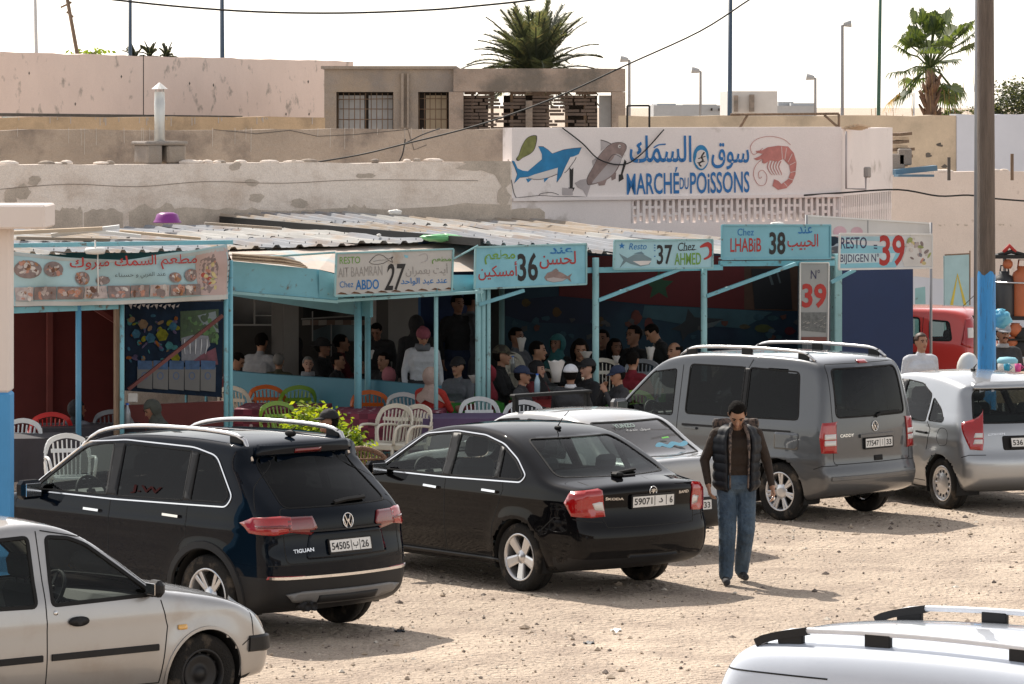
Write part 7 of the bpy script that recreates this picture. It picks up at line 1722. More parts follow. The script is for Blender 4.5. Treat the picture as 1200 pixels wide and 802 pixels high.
OR_ = ('orange_plastic', (.62, .13, .02)); GR_ = ('lime_plastic', (.20, .36, .03)); WH_ = ('white_plastic', (.66, .68, .68)); CR_ = ('cream_plastic', (.66, .62, .53)); RE_ = ('red_plastic', (.50, .02, .02)); GY_ = ('grey_plastic', (.18, .20, .22))
chair(312, 447, 0, 54.0, R(170), OR_, 'orange plastic chair, left of the two by the low blue wall')
chair(350, 449, 0, 53.9, R(200), GR_, 'lime green plastic chair next to the left orange chair')
c_ = chair(328, 466, .0, 51.6, R(25), GR_, 'lime green plastic chair leaning against the left checked table'); c_.rotation_euler = (R(-8), 0, R(25))
chair(433, 457, 0, 53.0, R(172), OR_, 'orange plastic chair behind the right checked table'); chair(473, 463, 0, 52.6, R(160), WH_, 'white plastic chair nearest the corner of the low blue wall')
chair(465, 480, 0, 50.6, R(-28), CR_, 'cream plastic chair with a slatted back, left one of the pair'); chair(491, 483, 0, 50.5, R(-40), CR_, 'cream plastic chair, right one of the pair')
chair(561, 469, 0, 51.8, R(10), WH_, 'white plastic chair left of the blue water bottle'); chair(614, 470, 0, 51.2, R(-5), WH_, 'white plastic chair just behind the silver saloon roof')
chair(78, 513, 0, 46.0, R(15), WH_, 'white plastic chair behind the SUV roof, near the blue pillar'); chair(27, 484, 0, 48.2, R(-15), WH_, 'white plastic chair beside the cream pillar')
chair(60, 483, 0, 49.2, R(190), RE_, 'bright red plastic chair in the left stall'); chair(132, 486, 0, 49.6, R(170), GY_, 'grey plastic chair facing the poster in the left stall'); chair(272, 446, 0, 53.8, R(150), CR_, 'cream plastic chair half hidden by the corner posts')
chair(600, 415, None, 55.5, R(60), CR_, 'cream chair deep inside stall 36'); chair(706, 422, None, 54.6, R(0), CR_, 'cream chair behind the weathered teal post'); chair(753, 423, None, 54.2, R(-10), GY_, 'grey chair in stall 37 near the stooping man'); chair(745, 447, 0, 53, R(20), GR_, 'lime chair carrying the man in the blue cap')
def table(px, py, Y, w, d, rz, cloth, label, drop=.35, frame=M_TEAL, z=.74):
    """top surface front edge centre at the pixel"""
    q = P(px, py, Y); zt = z; t = empty('dining_table', (q.x, Y, 0), rz, label=label, cat='table', group='tables of the fish stalls')
    mb = MB(); mb.box((0, d / 2, zt - .02), (w, d, .03)); mb.build('table_top', M_WOOD, t)
    for sx in (-1, 1):
        for y_ in (.05, d - .05): mb = MB(); mb.tube([(sx * (w / 2 - .06), y_, 0), (sx * (w / 2 - .06), y_, zt - .03)], .02, 6); mb.build('leg', frame, t)
    mb = MB(); mb.tube([(-w / 2 + .06, .05, .25), (w / 2 - .06, .05, .25)], .015, 6); mb.build('stretcher', frame, t)
    rg = random.Random(int(px)); ph = rg.random() * 6; W2_, D2_ = w / 2 + .01, d + .01; per = [(-W2_, -.01), (W2_, -.01), (W2_, D2_), (-W2_, D2_)]
    ring = dens(per, .06); vs = [(x, y, zt) for x, y in ring]; n = len(ring); J = 7; fs = []
    cx, cy = 0, d / 2
    for j in range(1, J + 1):
        f_ = j / J
        for i, (x, y) in enumerate(ring):
            k = .035 * f_ * math.sin(i * 1.05 + ph) + .02 * f_; L_ = math.hypot(x - cx, y - cy); vs.append((x + (x - cx) / L_ * k, y + (y - cy) / L_ * k, zt - drop * f_ + .015 * f_ * math.sin(i * .5 + ph)))
    for j in range(J):
        for i in range(n): fs.append((j * n + i, j * n + (i + 1) % n, (j + 1) * n + (i + 1) % n, (j + 1) * n + i))
    fs = [f[::-1] for f in fs]; fs.append(tuple(range(n)))
    mb = MB(); mb.add(vs, fs, 0, False); o = mb.build('tablecloth', cloth, t); return t
def checked(name, c1, c2, sc):
    m = mat(name, c1, .7, var=.1); n = m.node_tree.nodes; l = m.node_tree.links; tc = n.new('ShaderNodeTexCoord'); ck = n.new('ShaderNodeTexChecker'); ck.inputs['Scale'].default_value = sc
    ck.inputs['Color1'].default_value = (*c1, 1); ck.inputs['Color2'].default_value = (*c2, 1); vo = n.new('ShaderNodeTexVoronoi'); vo.inputs['Scale'].default_value = sc * .9; vo.inputs['Randomness'].default_value = .35
    l.new(tc.outputs['Object'], ck.inputs['Vector']); l.new(tc.outputs['Object'], vo.inputs['Vector']); mr = n.new('ShaderNodeMapRange'); mr.inputs[1].default_value = .16; mr.inputs[2].default_value = .24; mr.inputs[3].default_value = 1; mr.inputs[4].default_value = 0
    l.new(vo.outputs['Distance'], mr.inputs[0]); mx = n.new('ShaderNodeMix'); mx.data_type = 'RGBA'; mx.inputs[7].default_value = (.55, .46, .50, 1); l.new(mr.outputs[0], mx.inputs[0]); l.new(ck.outputs[0], mx.inputs[6]); l.new(mx.outputs[2], n['Principled BSDF'].inputs['Base Color']); return m
M_CHK = checked('maroon_checked_cloth', (.22, .03, .06), (.12, .015, .035), 9); M_PUR = mat('purple_cloth', (.075, .045, .11), .7, var=.1); M_GCL = mat('green_cloth', (.04, .28, .03), .6, var=.1); M_RCL = mat('red_cloth', (.30, .02, .02), .6); M_DKC = mat('dark_cloth', (.03, .028, .035), .8)
table(326, 468, 51.9, 1.1, 1.1, R(-4), M_CHK, 'table under a maroon checked cloth, left of the leafy bush', .40); table(452, 474, 51.2, 1.35, 1.1, R(-3), M_CHK, 'table under a maroon checked cloth, right of the leafy bush', .48)
table(568, 490, 50.4, 1.5, .9, R(3), M_PUR, 'table under a plain purple cloth beside the cream chairs', .42); table(545, 462, 52.9, 1.0, .7, R(10), M_GCL, 'table under a bright green cloth, left', .35); table(612, 446, 54.3, 1.2, .7, R(20), M_GCL, 'table under a green cloth behind the burgundy headscarf', .3)
table(665, 458, 52.9, 1.0, .8, R(20), M_RCL, 'table under a red cloth with a tall paper cone', .3); table(735, 440, 54.6, 1.4, .8, R(20), M_GCL, 'table under a green cloth in stall 37', .3); table(42, 505, 47.4, 1.0, .8, R(10), M_DKC, 'dark covered table in the left stall by the pillar', .5); table(110, 500, 49.0, 1.2, .8, R(10), M_DKC, 'dark covered table between the two women in the left stall', .5)
table(300, 440, 57.5, 1.6, .8, R(28), M_WHT, 'white table behind the low wall, left', .1); table(400, 440, 57.0, 1.6, .8, R(28), M_WHT, 'white table behind the low wall, right', .1)
def cone(px, py, Y, h_, label, r=.06, m=None):
    q = P(px, py, Y); mb = MB(); n = 14; vs = []
    for j, (rr_, z) in enumerate(((r * .45, 0), (r * .7, h_ * .5), (r * 1.1, h_ * .92))): vs += [(q.x + rr_ * math.cos(2 * math.pi * k / n), q.y + rr_ * math.sin(2 * math.pi * k / n), q.z + z + (h_ * .1 * ((k * 7) % 5 / 4) if j == 2 else 0)) for k in range(n)]
    mb.add(vs, [(j * n + k, j * n + (k + 1) % n, (j + 1) * n + (k + 1) % n, (j + 1) * n + k) for j in range(2) for k in range(n)] + [tuple(range(n - 1, -1, -1))], 0, True); mb.build('napkin_cone', m or mat('napkin_paper', (.62, .60, .58), .8), label=label, cat='napkin holder', group='white paper napkin cones on the tables')
cone(652, 448, 52.6, .28, 'large paper napkin cone on the red-covered table', .10); cone(611, 412, 55.6, .19, 'paper napkin cone deep inside stall 36'); cone(762, 424, 54.8, .20, 'paper napkin cone in front of the stooping man', .06); cone(722, 426, 54.5, .10, 'small folded white napkin by the weathered post', .05); cone(557, 449, 52.5, .10, 'crumpled white napkin by the burgundy headscarf', .09); cone(687, 420, 54.6, .09, 'white cloth below the facing woman in stall 36', .08); cone(434, 421, 55, .12, 'white paper cup behind the low wall', .05)
def bottle(px, py, Y, h_, m, label, cap=(.02, .12, .5)):
    q = P(px, py, Y); e = empty('water_bottle', (q.x, q.y, q.z), 0, label=label, cat='bottle', group='water bottles'); mb = MB(); r = h_ * .14; mb.lathe([(.001, 0), (r, 0), (r, h_ * .6), (r * .9, h_ * .68), (r * .4, h_ * .88), (r * .4, h_ * .95)], 16); mb.build('bottle_body', m, e); mb = MB(); mb.lathe([(r * .48, h_ * .93), (r * .48, h_), (.001, h_)], 12); mb.build('cap', mat('cap_blue', cap, .4), e)
M_BOT = mat('bottle_plastic', (.28, .42, .52), .12, var=.1, coat=1)
bottle(149, 502, 49.0, .30, mat('clear_bottle', (.30, .33, .36), .1, coat=1), 'clear water bottle with blue cap beside the dark-hooded woman'); bottle(719, 461, 52.0, .26, M_BOT, 'big pale blue water bottle behind the silver saloon'.replace('silver saloon', 'white cap man')) if 0 else bottle(629.5, 463, 52.0, .27, M_BOT, 'pale blue water bottle below the navy cap man'); bottle(601, 437, 54, .22, mat('dim_bottle', (.18, .2, .2), .1, coat=1), 'dim bottle beside the camouflage cap man')
# brown wicker chair
t = empty('wicker_chair', (P(427, 0, 44.6).x, 44.6, 0), R(10), label='brown wicker armchair between the SUV and the black car', cat='chair'); M_WK = mat('wicker', (.22, .12, .07), .7, var=.3, sc=20, bump=.3, bsc=60)
zt = zz(528, 44.6); mb = MB()
for k in range(-6, 7): mb.tube([(k * .036, .2, .42), (k * .038, .26, zt - .02 - abs(k) ** 2 * .0025)], .012, 5)
for zz_ in (.5, .62, .72): mb.tube([(-.24, .23, zz_), (.24, .23, zz_)], .012, 5)
mb.build('woven_back', M_WK, t); mb = MB(); mb.tube([Vector(p) for p in spline([(-.26, .18, .42), (-.27, .24, .68), (-.2, .27, zt - .06), (0, .28, zt), (.2, .27, zt - .06), (.27, .24, .68), (.26, .18, .42)], 5)], .028, 8); mb.build('back_rim', M_WK, t)
mb = MB(); mb.box((0, 0, .42), (.5, .46, .06), bev=.02); mb.build('seat', M_WK, t)
for sx in (-1, 1):
    for sy in (-1, 1): mb = MB(); mb.tube([(sx * .22, sy * .2, 0), (sx * .22, sy * .2, .42)], .02, 6); mb.build('leg', M_WK, t)

# ---- right edge: blue-painted pole, metal pole, shelf stand
e = empty('utility_pole', (P(1157, 0, 50).x, 50, 0), 0, label='thick timber pole with its lower part painted bright blue', cat='pole'); zp = zz(320, 50)
for z0, z1, m, nm in ((0, zp, M_SKYB, 'painted_section'), (zp, 9, M_WOOD, 'bare_section')):
    mb = MB(); n = 20; vs = []; L_ = [z0 + (z1 - z0) * k / 8 for k in range(9)]
    for z in L_:
        for k in range(n): a = 2 * math.pi * k / n; r_ = (.106 if z1 <= zp else .104) * (1 + .03 * math.sin(5 * a) + .02 * math.sin(3 * a + 1)) * (1.06 - .012 * z); vs.append((r_ * math.cos(a) - .004 * z, r_ * math.sin(a), z + (.03 * math.sin(4 * a) if z == zp else 0)))
    mb.add(vs, [(j * n + k, j * n + (k + 1) % n, (j + 1) * n + (k + 1) % n, (j + 1) * n + k) for j in range(8) for k in range(n)], 0, True); mb.build(nm, m if nm == 'painted_section' else mat('grey_timber', (.14, .11, .09), .85, var=.3, sc=3, stretch=(6, 6, .5), bump=.3, bsc=12), e)
mb = MB(); q = P(1144.5, 0, 60); mb.tube([(q.x, 60, 0), (q.x + .03, 60, 9)], .05, 10); mb.build('metal_pole', M_STL, label='slim grey metal pole just left of the timber pole', cat='pole')
bag(P(1173, 374, 50.2), (.13, .09, .11), mat('pale_blue_bag', (.12, .42, .58), .4), 'pale blue plastic bag tied to the blue-painted pole', seed=3)
pA = Plane(FR(1107, 1.5, 62.5), fd); q4 = [pA.hit(*p) for p in ((1107, 300), (1136, 298), (1136, 420), (1108, 420))]
mb = MB(); mb.prism(q4, pA.p, pA.u, UP, -pA.n * .04); ob = mb.build('kiosk_panel', mat('pale_teal_panel', (.34, .52, .56), .6, var=.08, col2=(.3, .2, .12), thr=.7, sharp=.04, sc2=5), label='pale teal metal panel with a yellow chevron against the wall', cat='panel')
art = Art(pA, ob); art.line([(1115, 358), (1122, 322), (1131, 358)], 3.4, mat('paint_yellow', (.55, .45, .06), .6), 'yellow_chevron'); art.line([(1107, 299), (1137, 297.5)], 1.6, M_WOOD, 'rusty_edge'); art.line([(1136.5, 294), (1136.5, 358)], 1.4, M_WOOD, 'rusty_edge')
YS = 54.0
sh_ = empty('shelf_rack', (P(1185, 0, YS).x, YS, 0), 0, label='dark shelf rack loaded with drums and clay pots at the right edge', cat='shelf')
mb = MB(); 
for y in (301, 373, 398, 414): a, b = P(1166, y, YS), P(1232, y, YS); mb.box(((a.x + b.x) / 2, YS + .2, a.z), (b.x - a.x, .5, .05 if y < 380 else .025))
rel(mb.build('shelf_boards', M_BLK, sh_), sh_)
for x in (1181, 1230): mb = MB(); mb.box((P(x, 0, YS).x, YS + .35, zz(301, YS) / 2), (.04, .04, zz(301, YS))); rel(mb.build('upright', M_STL, sh_), sh_)
mb = MB(); mb.tube([P(1166, 331, YS - .1), P(1232, 333, YS - .1)], .012, 5); rel(mb.build('guard_rod', M_ALUS, sh_), sh_)
def drum(px, y0, y1, r, m, label, Y=YS + .1, name='plastic_drum', cat='drum'):
    q = P(px, y1, Y); h_ = zz(y0, Y) - q.z; e = empty(name, q, 0, label=label, cat=cat); mb = MB(); mb.lathe([(.001, 0), (r * .95, 0), (r, h_ * .05), (r, h_ * .75), (r * .8, h_ * .88), (r * .45, h_ * .93), (r * .45, h_), (.001, h_)], 18); mb.build('drum_body', m, e)
    mb = MB(); mb.tube([(-r * .4, 0, h_ * .95), (-r * .3, 0, h_ * 1.12), (r * .3, 0, h_ * 1.12), (r * .4, 0, h_ * .95)], .012, 5); mb.build('handle', m, e)
M_ORC = mat('terracotta', (.46, .13, .05), .5, var=.12)
drum(1177, 318, 372, .15, mat('black_drum', (.03, .032, .036), .4), 'black plastic drum on the middle shelf', name='plastic_drum'); drum(1198, 312, 372, .15, M_ORC, 'orange plastic drum on the middle shelf at the right edge')
bag(P(1166, 383, 58), (.10, .08, .18), M_WHT, 'white sack behind the rack beside the pole', 'sack', 5)
g4 = random.Random(8)
for k, (x, y, r_, m, lb) in enumerate(((1176, 388, .09, M_ORC, 'clay pot on the lower rack nearest the blue pole'), (1190, 386, .10, M_ORC, 'clay pot on the lower rack next to the first'), (1186, 401, .09, M_ORC, 'clay pot under the lower rack'), (1198, 392, .11, M_BLK, 'blackened pot on the lower rack at the right edge'), (1196, 408, .12, M_BLK, 'blackened round pot below the guard rod'), (1181, 309, .07, M_ORC, 'small red pot under the top shelf'))):
    q = P(x, y, YS + .05); mb = MB(); mb.lathe([(.001, -r_), (r_ * .6, -r_ * .95), (r_, -r_ * .3), (r_ * .9, r_ * .3), (r_ * .55, r_ * .65), (r_ * .6, r_ * .8), (.001, r_ * .78)], 16, q); mb.build('clay_pot', m, label=lb, cat='pot')
for k, (x0, y0, x1, y1, m) in enumerate(((1170, 299, 1200, 297, M_BLK), (1176, 296, 1190, 290, P_RED))): mb = MB(); mb.tube([P(x0, y0, YS), P((x0 + x1) / 2, y1 - 2, YS), P(x1, y0, YS)], .03, 6); mb.build('tool_bundle', m, label=('black bundle lying on the top shelf', 'red loop lying on the top shelf')[k], cat='bundle')
# table with cooler and cups beyond the silver hatchback
q = P(1186, 437, 51.2); mb = MB(); mb.box((q.x + .25, q.y + .3, q.z - .2), (1.0, .6, .36), bev=.01); mb.build('counter_box', mat('plywood', (.30, .22, .15), .8, var=.15, sc=3), label='plywood counter carrying the drinks cooler at the right edge', cat='counter')
q = P(1180.5, 437, 51.3); h_ = zz(422, 51.3) - q.z; e = empty('drinks_cooler', q, 0, label='white and blue round drinks cooler on the plywood counter', cat='cooler'); mb = MB(); mb.lathe([(.001, 0), (.12, 0), (.125, .15), (.001, .15)], 20); mb.build('cooler_body', M_WHT, e); mb = MB(); mb.lathe([(.127, .12), (.132, .13), (.132, .16), (.10, .19), (.001, .2)], 20); mb.build('lid', P_LB, e)
for x, m, lb in ((1180, mat('teal_cup', (.02, .30, .45), .4), 'teal cup in front of the drinks cooler'), (1193, mat('pink_cup', (.75, .08, .30), .4), 'pink cup right of the drinks cooler')):
    q = P(x, 436, 50.9); mb = MB(); mb.lathe([(.001, 0), (.035, 0), (.042, .10), (.036, .10), (.03, .01)], 16, q); mb.tube([q + Vector((.04, 0, .08)), q + Vector((.07, 0, .06)), q + Vector((.04, 0, .03))], .006, 5); mb.build('cup', m, label=lb, cat='cup')

# ---- vegetation
def leafy(name, c, rad, n, size, mats, label, cat, parent=None, seed=1, shell=.55, squash=1, flat=.5):
    rg = random.Random(seed); mb = MB(); clumps = []
    for _ in range(max(6, n // 60)):
        d_ = Vector((rg.gauss(0, 1), rg.gauss(0, 1), rg.gauss(0, 1))).normalized() * rg.uniform(shell, 1); clumps.append((Vector((d_.x * rad[0], d_.y * rad[1], abs(d_.z) * rad[2] if squash == 0 else d_.z * rad[2])), rg.uniform(.16, .30), rg.randrange(len(mats))))
    for k in range(n):
        cc, s_, mi = rg.choice(clumps); p = Vector(c) + cc + Vector((rg.gauss(0, 1) * rad[0], rg.gauss(0, 1) * rad[1], rg.gauss(0, 1) * rad[2])) * s_
        a = Vector((rg.gauss(0, 1), rg.gauss(0, 1), rg.gauss(0, 1) * flat)).normalized(); b = a.cross(Vector((rg.gauss(0, 1), rg.gauss(0, 1), rg.gauss(0, 1)))).normalized(); L_ = size * rg.uniform(.7, 1.4)
        mb.add([p - a * L_, p + b * L_ * .45, p + a * L_, p - b * L_ * .45 + Vector((0, 0, L_ * .2))], [(0, 1, 2, 3)], mi if rg.random() < .7 else rg.randrange(len(mats)))
    return mb.build(name, mats, parent, label=label, cat=cat) if not parent else mb.build(name, mats, parent)
def leafmat(name, col):
    m = mat(name, col, .5, var=.15, sc=3); b = m.node_tree.nodes['Principled BSDF']; n = m.node_tree.nodes; l = m.node_tree.links; tr = n.new('ShaderNodeBsdfTranslucent'); tr.inputs[0].default_value = (col[0] * 2.2, col[1] * 2.0, col[2] * .9, 1); mx = n.new('ShaderNodeMixShader'); mx.inputs[0].default_value = .45; l.new(b.outputs[0], mx.inputs[1]); l.new(tr.outputs[0], mx.inputs[2]); l.new(mx.outputs[0], n['Material Output'].inputs[0]); return m
LB = [leafmat('bush_leaf_bright', (.30, .37, .03)), leafmat('bush_leaf_mid', (.18, .26, .025)), leafmat('bush_leaf_dark', (.07, .12, .02))]
q = P(373, 505, 48.6); e = empty('leafy_bush', (q.x, 48.6, 0), 0, label='bright yellow-green leafy bush beside the checked tables', cat='plant')
leafy('foliage', (-.06, .1, .60), (.40, .38, .33), 12000, .036, LB, '', '', e, 3, .15); leafy('foliage', (.32, 0, .42), (.24, .26, .30), 6000, .036, LB, '', '', e, 4, .35)
rg = random.Random(2); mb = MB()
for k in range(12): a = rg.random() * 6.28; mb.tube([(0.02 * math.cos(a), .02 * math.sin(a), .0), (.2 * math.cos(a), .2 * math.sin(a) + .05, .35), (.42 * math.cos(a), .36 * math.sin(a), .75)], [.014, .010, .005], 5)
mb.build('stems', M_WOOD, e)
# date palm crown behind the concrete block
DP = [leafmat('date_frond', (.065, .08, .06)), leafmat('date_frond_dry', (.12, .115, .08))]
def datepalm(px, py, Y, L_, n, label, seed, up=0.0, trunk=True):
    q = P(px, py, Y); e = empty('date_palm', (q.x, Y, 0), 0, label=label, cat='palm tree'); rg = random.Random(seed)
    mb = MB(); mb.tube([(0, 0, 0), (.05, 0, q.z * .5), (0, 0, q.z)], [.28, .24, .26], 12); mb.build('trunk', M_WOOD, e)
    mb = MB()
    for k in range(n):
        az = rg.random() * 6.283; el = R(rg.uniform(-5, 75)) if k % 5 else R(rg.uniform(60, 86)); L1 = L_ * rg.uniform(.75, 1.1); d0 = Vector((math.cos(az) * math.cos(el), math.sin(az) * math.cos(el), math.sin(el)))
        p = Vector((0, 0, q.z)); pts = [p.copy()]; d = d0.copy()
        for j in range(9): d = (d + Vector((0, 0, -.045 - .02 * j * math.cos(el)))).normalized(); p = p + d * L1 / 9; pts.append(p.copy())
        mb.tube(pts, [.025] * 3 + [.015] * 7, 4, smooth=False)
        side = d0.cross(UP).normalized() if abs(d0.z) < .99 else Vector((1, 0, 0))
        for j in range(8, 54):
            t = j / 6; i = min(8, int(t)); pp = pts[i].lerp(pts[i + 1], t - i) if i + 1 < len(pts) else pts[-1]; dd = (pts[min(i + 1, 9)] - pts[i]).normalized(); ll = L1 * .22 * (1 - abs(j - 28) / 40)
            for sg in (-1, 1):
                v = (side * sg * .75 + dd * .75 + UP * rg.uniform(-.1, .45)).normalized() * ll; w_ = dd * .018 + UP * .006
                mb.add([pp - w_, pp + w_, pp + v], [(0, 1, 2)], 0 if rg.random() < .85 else 1)
    mb.build('fronds', DP, e)
datepalm(628, 92, 92, 1.72, 150, 'bushy date palm crown rising behind the concrete block', 4)
for k, (x, y, lb) in enumerate(((158, 66, 'left'), (176, 64, 'middle'), (195, 65, 'right'))): datepalm(x, y + 3, 100, .38, 22, 'small palm tips above the pink wall, %s of three' % lb, 10 + k)
leafy('shrub_tip', P(102, 62, 96), (.35, .3, .12), 160, .06, [DP[0], LB[1]], 'small shrub tip above the pink wall beside the aerial pole', 'shrub', seed=6)
# fan palm
def fanpalm(px, pyc, pyb, Y, S, label, seed):
    q = P(px, pyc, Y); e = empty('fan_palm', (q.x, Y, 0), 0, label=label, cat='palm tree'); rg = random.Random(seed); zc = q.z
    mb = MB(); mb.tube([(0, 0, 0), (.02, 0, zc - 1.3), (0, 0, zc)], [.15, .13, .10], 12)
    for k in range(60): a = rg.random() * 6.28; z = zc - rg.uniform(.3, 1.9); r0 = .10; mb.tube([(r0 * math.cos(a), r0 * math.sin(a), z), ((r0 + .14) * math.cos(a), (r0 + .14) * math.sin(a), z + .22)], [.05, .02], 4)
    mb.build('trunk', mat('palm_bark', (.20, .12, .08), .9, var=.3), e)
    FL = [leafmat('fan_leaf', (.08, .115, .04)), leafmat('fan_leaf_dark', (.035, .06, .025)), leafmat('fan_leaf_dry', (.28, .20, .10))]; mb = MB()
    for k in range(34):
        az = rg.random() * 6.283; el = R(rg.choice([rg.uniform(30, 88), rg.uniform(0, 50), rg.uniform(-50, 5)])); L1 = S * rg.uniform(.55, .95) * (1.1 if el > R(40) else .9)
        d = Vector((math.cos(az) * math.cos(el), math.sin(az) * math.cos(el), math.sin(el))); tip = Vector((0, 0, zc)) + d * L1; mid = Vector((0, 0, zc)) + d * L1 * .5 + UP * .08
        mb.tube([(0, 0, zc), mid, tip], .018, 4, smooth=False); s_ = d.cross(UP).normalized(); u_ = s_.cross(d); dry = el < R(-20) and rg.random() < .5
        for j in range(26):
            an = R(-115 + 230 * j / 25); dd = (d * math.cos(an) + s_ * math.sin(an) + u_ * .12).normalized(); ll = S * .48 * (1 - .25 * abs(an) / 2) * rg.uniform(.85, 1.05); p1 = tip + dd * ll * .6; p2 = tip + dd * ll * .85 - UP * ll * rg.uniform(.15, .5); w_ = dd.cross(u_).normalized() * ll * .05
            mb.add([tip, p1 - w_, p1 + w_, p2], [(0, 1, 2), (1, 3, 2)], 2 if dry else (0 if rg.random() < .6 else 1))
    for k in range(40): a = rg.random() * 6.28; r0 = rg.uniform(.3, 1.2) * S; z = zc + rg.uniform(-.9, 0) * S; mb.tube([(r0 * math.cos(a), r0 * math.sin(a), z), (r0 * math.cos(a) + .03, r0 * math.sin(a), z - rg.uniform(.2, .6) * S)], .006, 3, smooth=False, mi=2)
    mb.build('fronds', FL, e)
fanpalm(1090, 80, 134, 86, 1.12, 'fan palm with ragged hanging leaves beside the timber pole', 5)
e = empty('round_tree', (P(1200, 0, 120).x, 120, 0), 0, label='dark olive tree crown at the far right edge', cat='tree'); mb = MB(); mb.tube([(0, 0, 0), (0, 0, 4)], [.25, .15], 8)
for k in range(7): a = k * .9; mb.tube([(0, 0, 2.6 + .1 * k), (.7 * math.cos(a), .7 * math.sin(a), 4.0)], [.08, .03], 5)
mb.build('trunk', M_WOOD, e); OT = [leafmat('olive_leaf', (.045, .06, .03)), leafmat('olive_leaf_dark', (.02, .03, .018)), leafmat('olive_leaf_pale', (.09, .10, .05))]
leafy('crown', (0, 0, zz(118, 120)), (1.0, .9, .60), 4200, .05, OT, '', '', e, 8, .45); leafy('crown', (-1.05, 0, zz(133, 120)), (.5, .5, .32), 1500, .05, OT, '', '', e, 9, .45)
leafy('shrub_tip', P(950 + 170, 133, 100), (.5, .3, .1), 200, .06, OT, 'low shrub tips left of the timber pole on the skyline', 'shrub', seed=12)
# ================================================================ people
SK1 = mat('skin_tan', (.36, .19, .12), .55, var=.06); SK2 = mat('skin_brown', (.24, .12, .075), .55, var=.06); SK3 = mat('skin_fair', (.50, .29, .21), .55, var=.05)
HB = mat('black_hair', (.010, .008, .007), .9, var=.2, spec=.12, bump=.5, bsc=90); HG = mat('grey_hair', (.17, .165, .155), .7, var=.2); HW = mat('white_hair', (.66, .64, .60), .8, var=.1)
M_EYE = mat('eye_dark', (.02, .015, .012), .2, var=0); M_LIP = mat('lips', (.28, .09, .07), .5, var=0)
def cloth(n, c, **k): return mat('cloth_' + n, c, .85, var=.14, sc=6, bump=.25, bsc=18, **k)
CL = {n: cloth(n, c) for n, c in dict(black=(.012, .012, .014), charcoal=(.035, .036, .04), grey=(.13, .14, .16), pale=(.30, .31, .33), white=(.56, .58, .62), navy=(.015, .025, .06), denim=(.055, .10, .17), maroon=(.12, .015, .02), burgundy=(.17, .008, .018), brown=(.028, .017, .011),
      olive=(.06, .06, .035), red=(.40, .03, .02), pink=(.45, .16, .19), beige=(.38, .29, .25), teal=(.03, .14, .15), rose=(.26, .07, .10), green=(.05, .14, .03), drab=(.045, .05, .042), lilac=(.20, .18, .24)).items()}
CL['denim'] = mat('cloth_jeans', (.048, .082, .125), .85, var=.4, sc=4, bump=.6, bsc=9, col2=(.09, .13, .17), thr=.60, sharp=.12, sc2=4)
CL['plaid'] = mat('cloth_plaid', (.10, .105, .11), .9, var=.35, sc=16); CL['camo'] = mat('cloth_camo', (.08, .075, .05), .9, var=.2, sc=9, col2=(.035, .03, .025), thr=.5, sharp=.03, sc2=16)
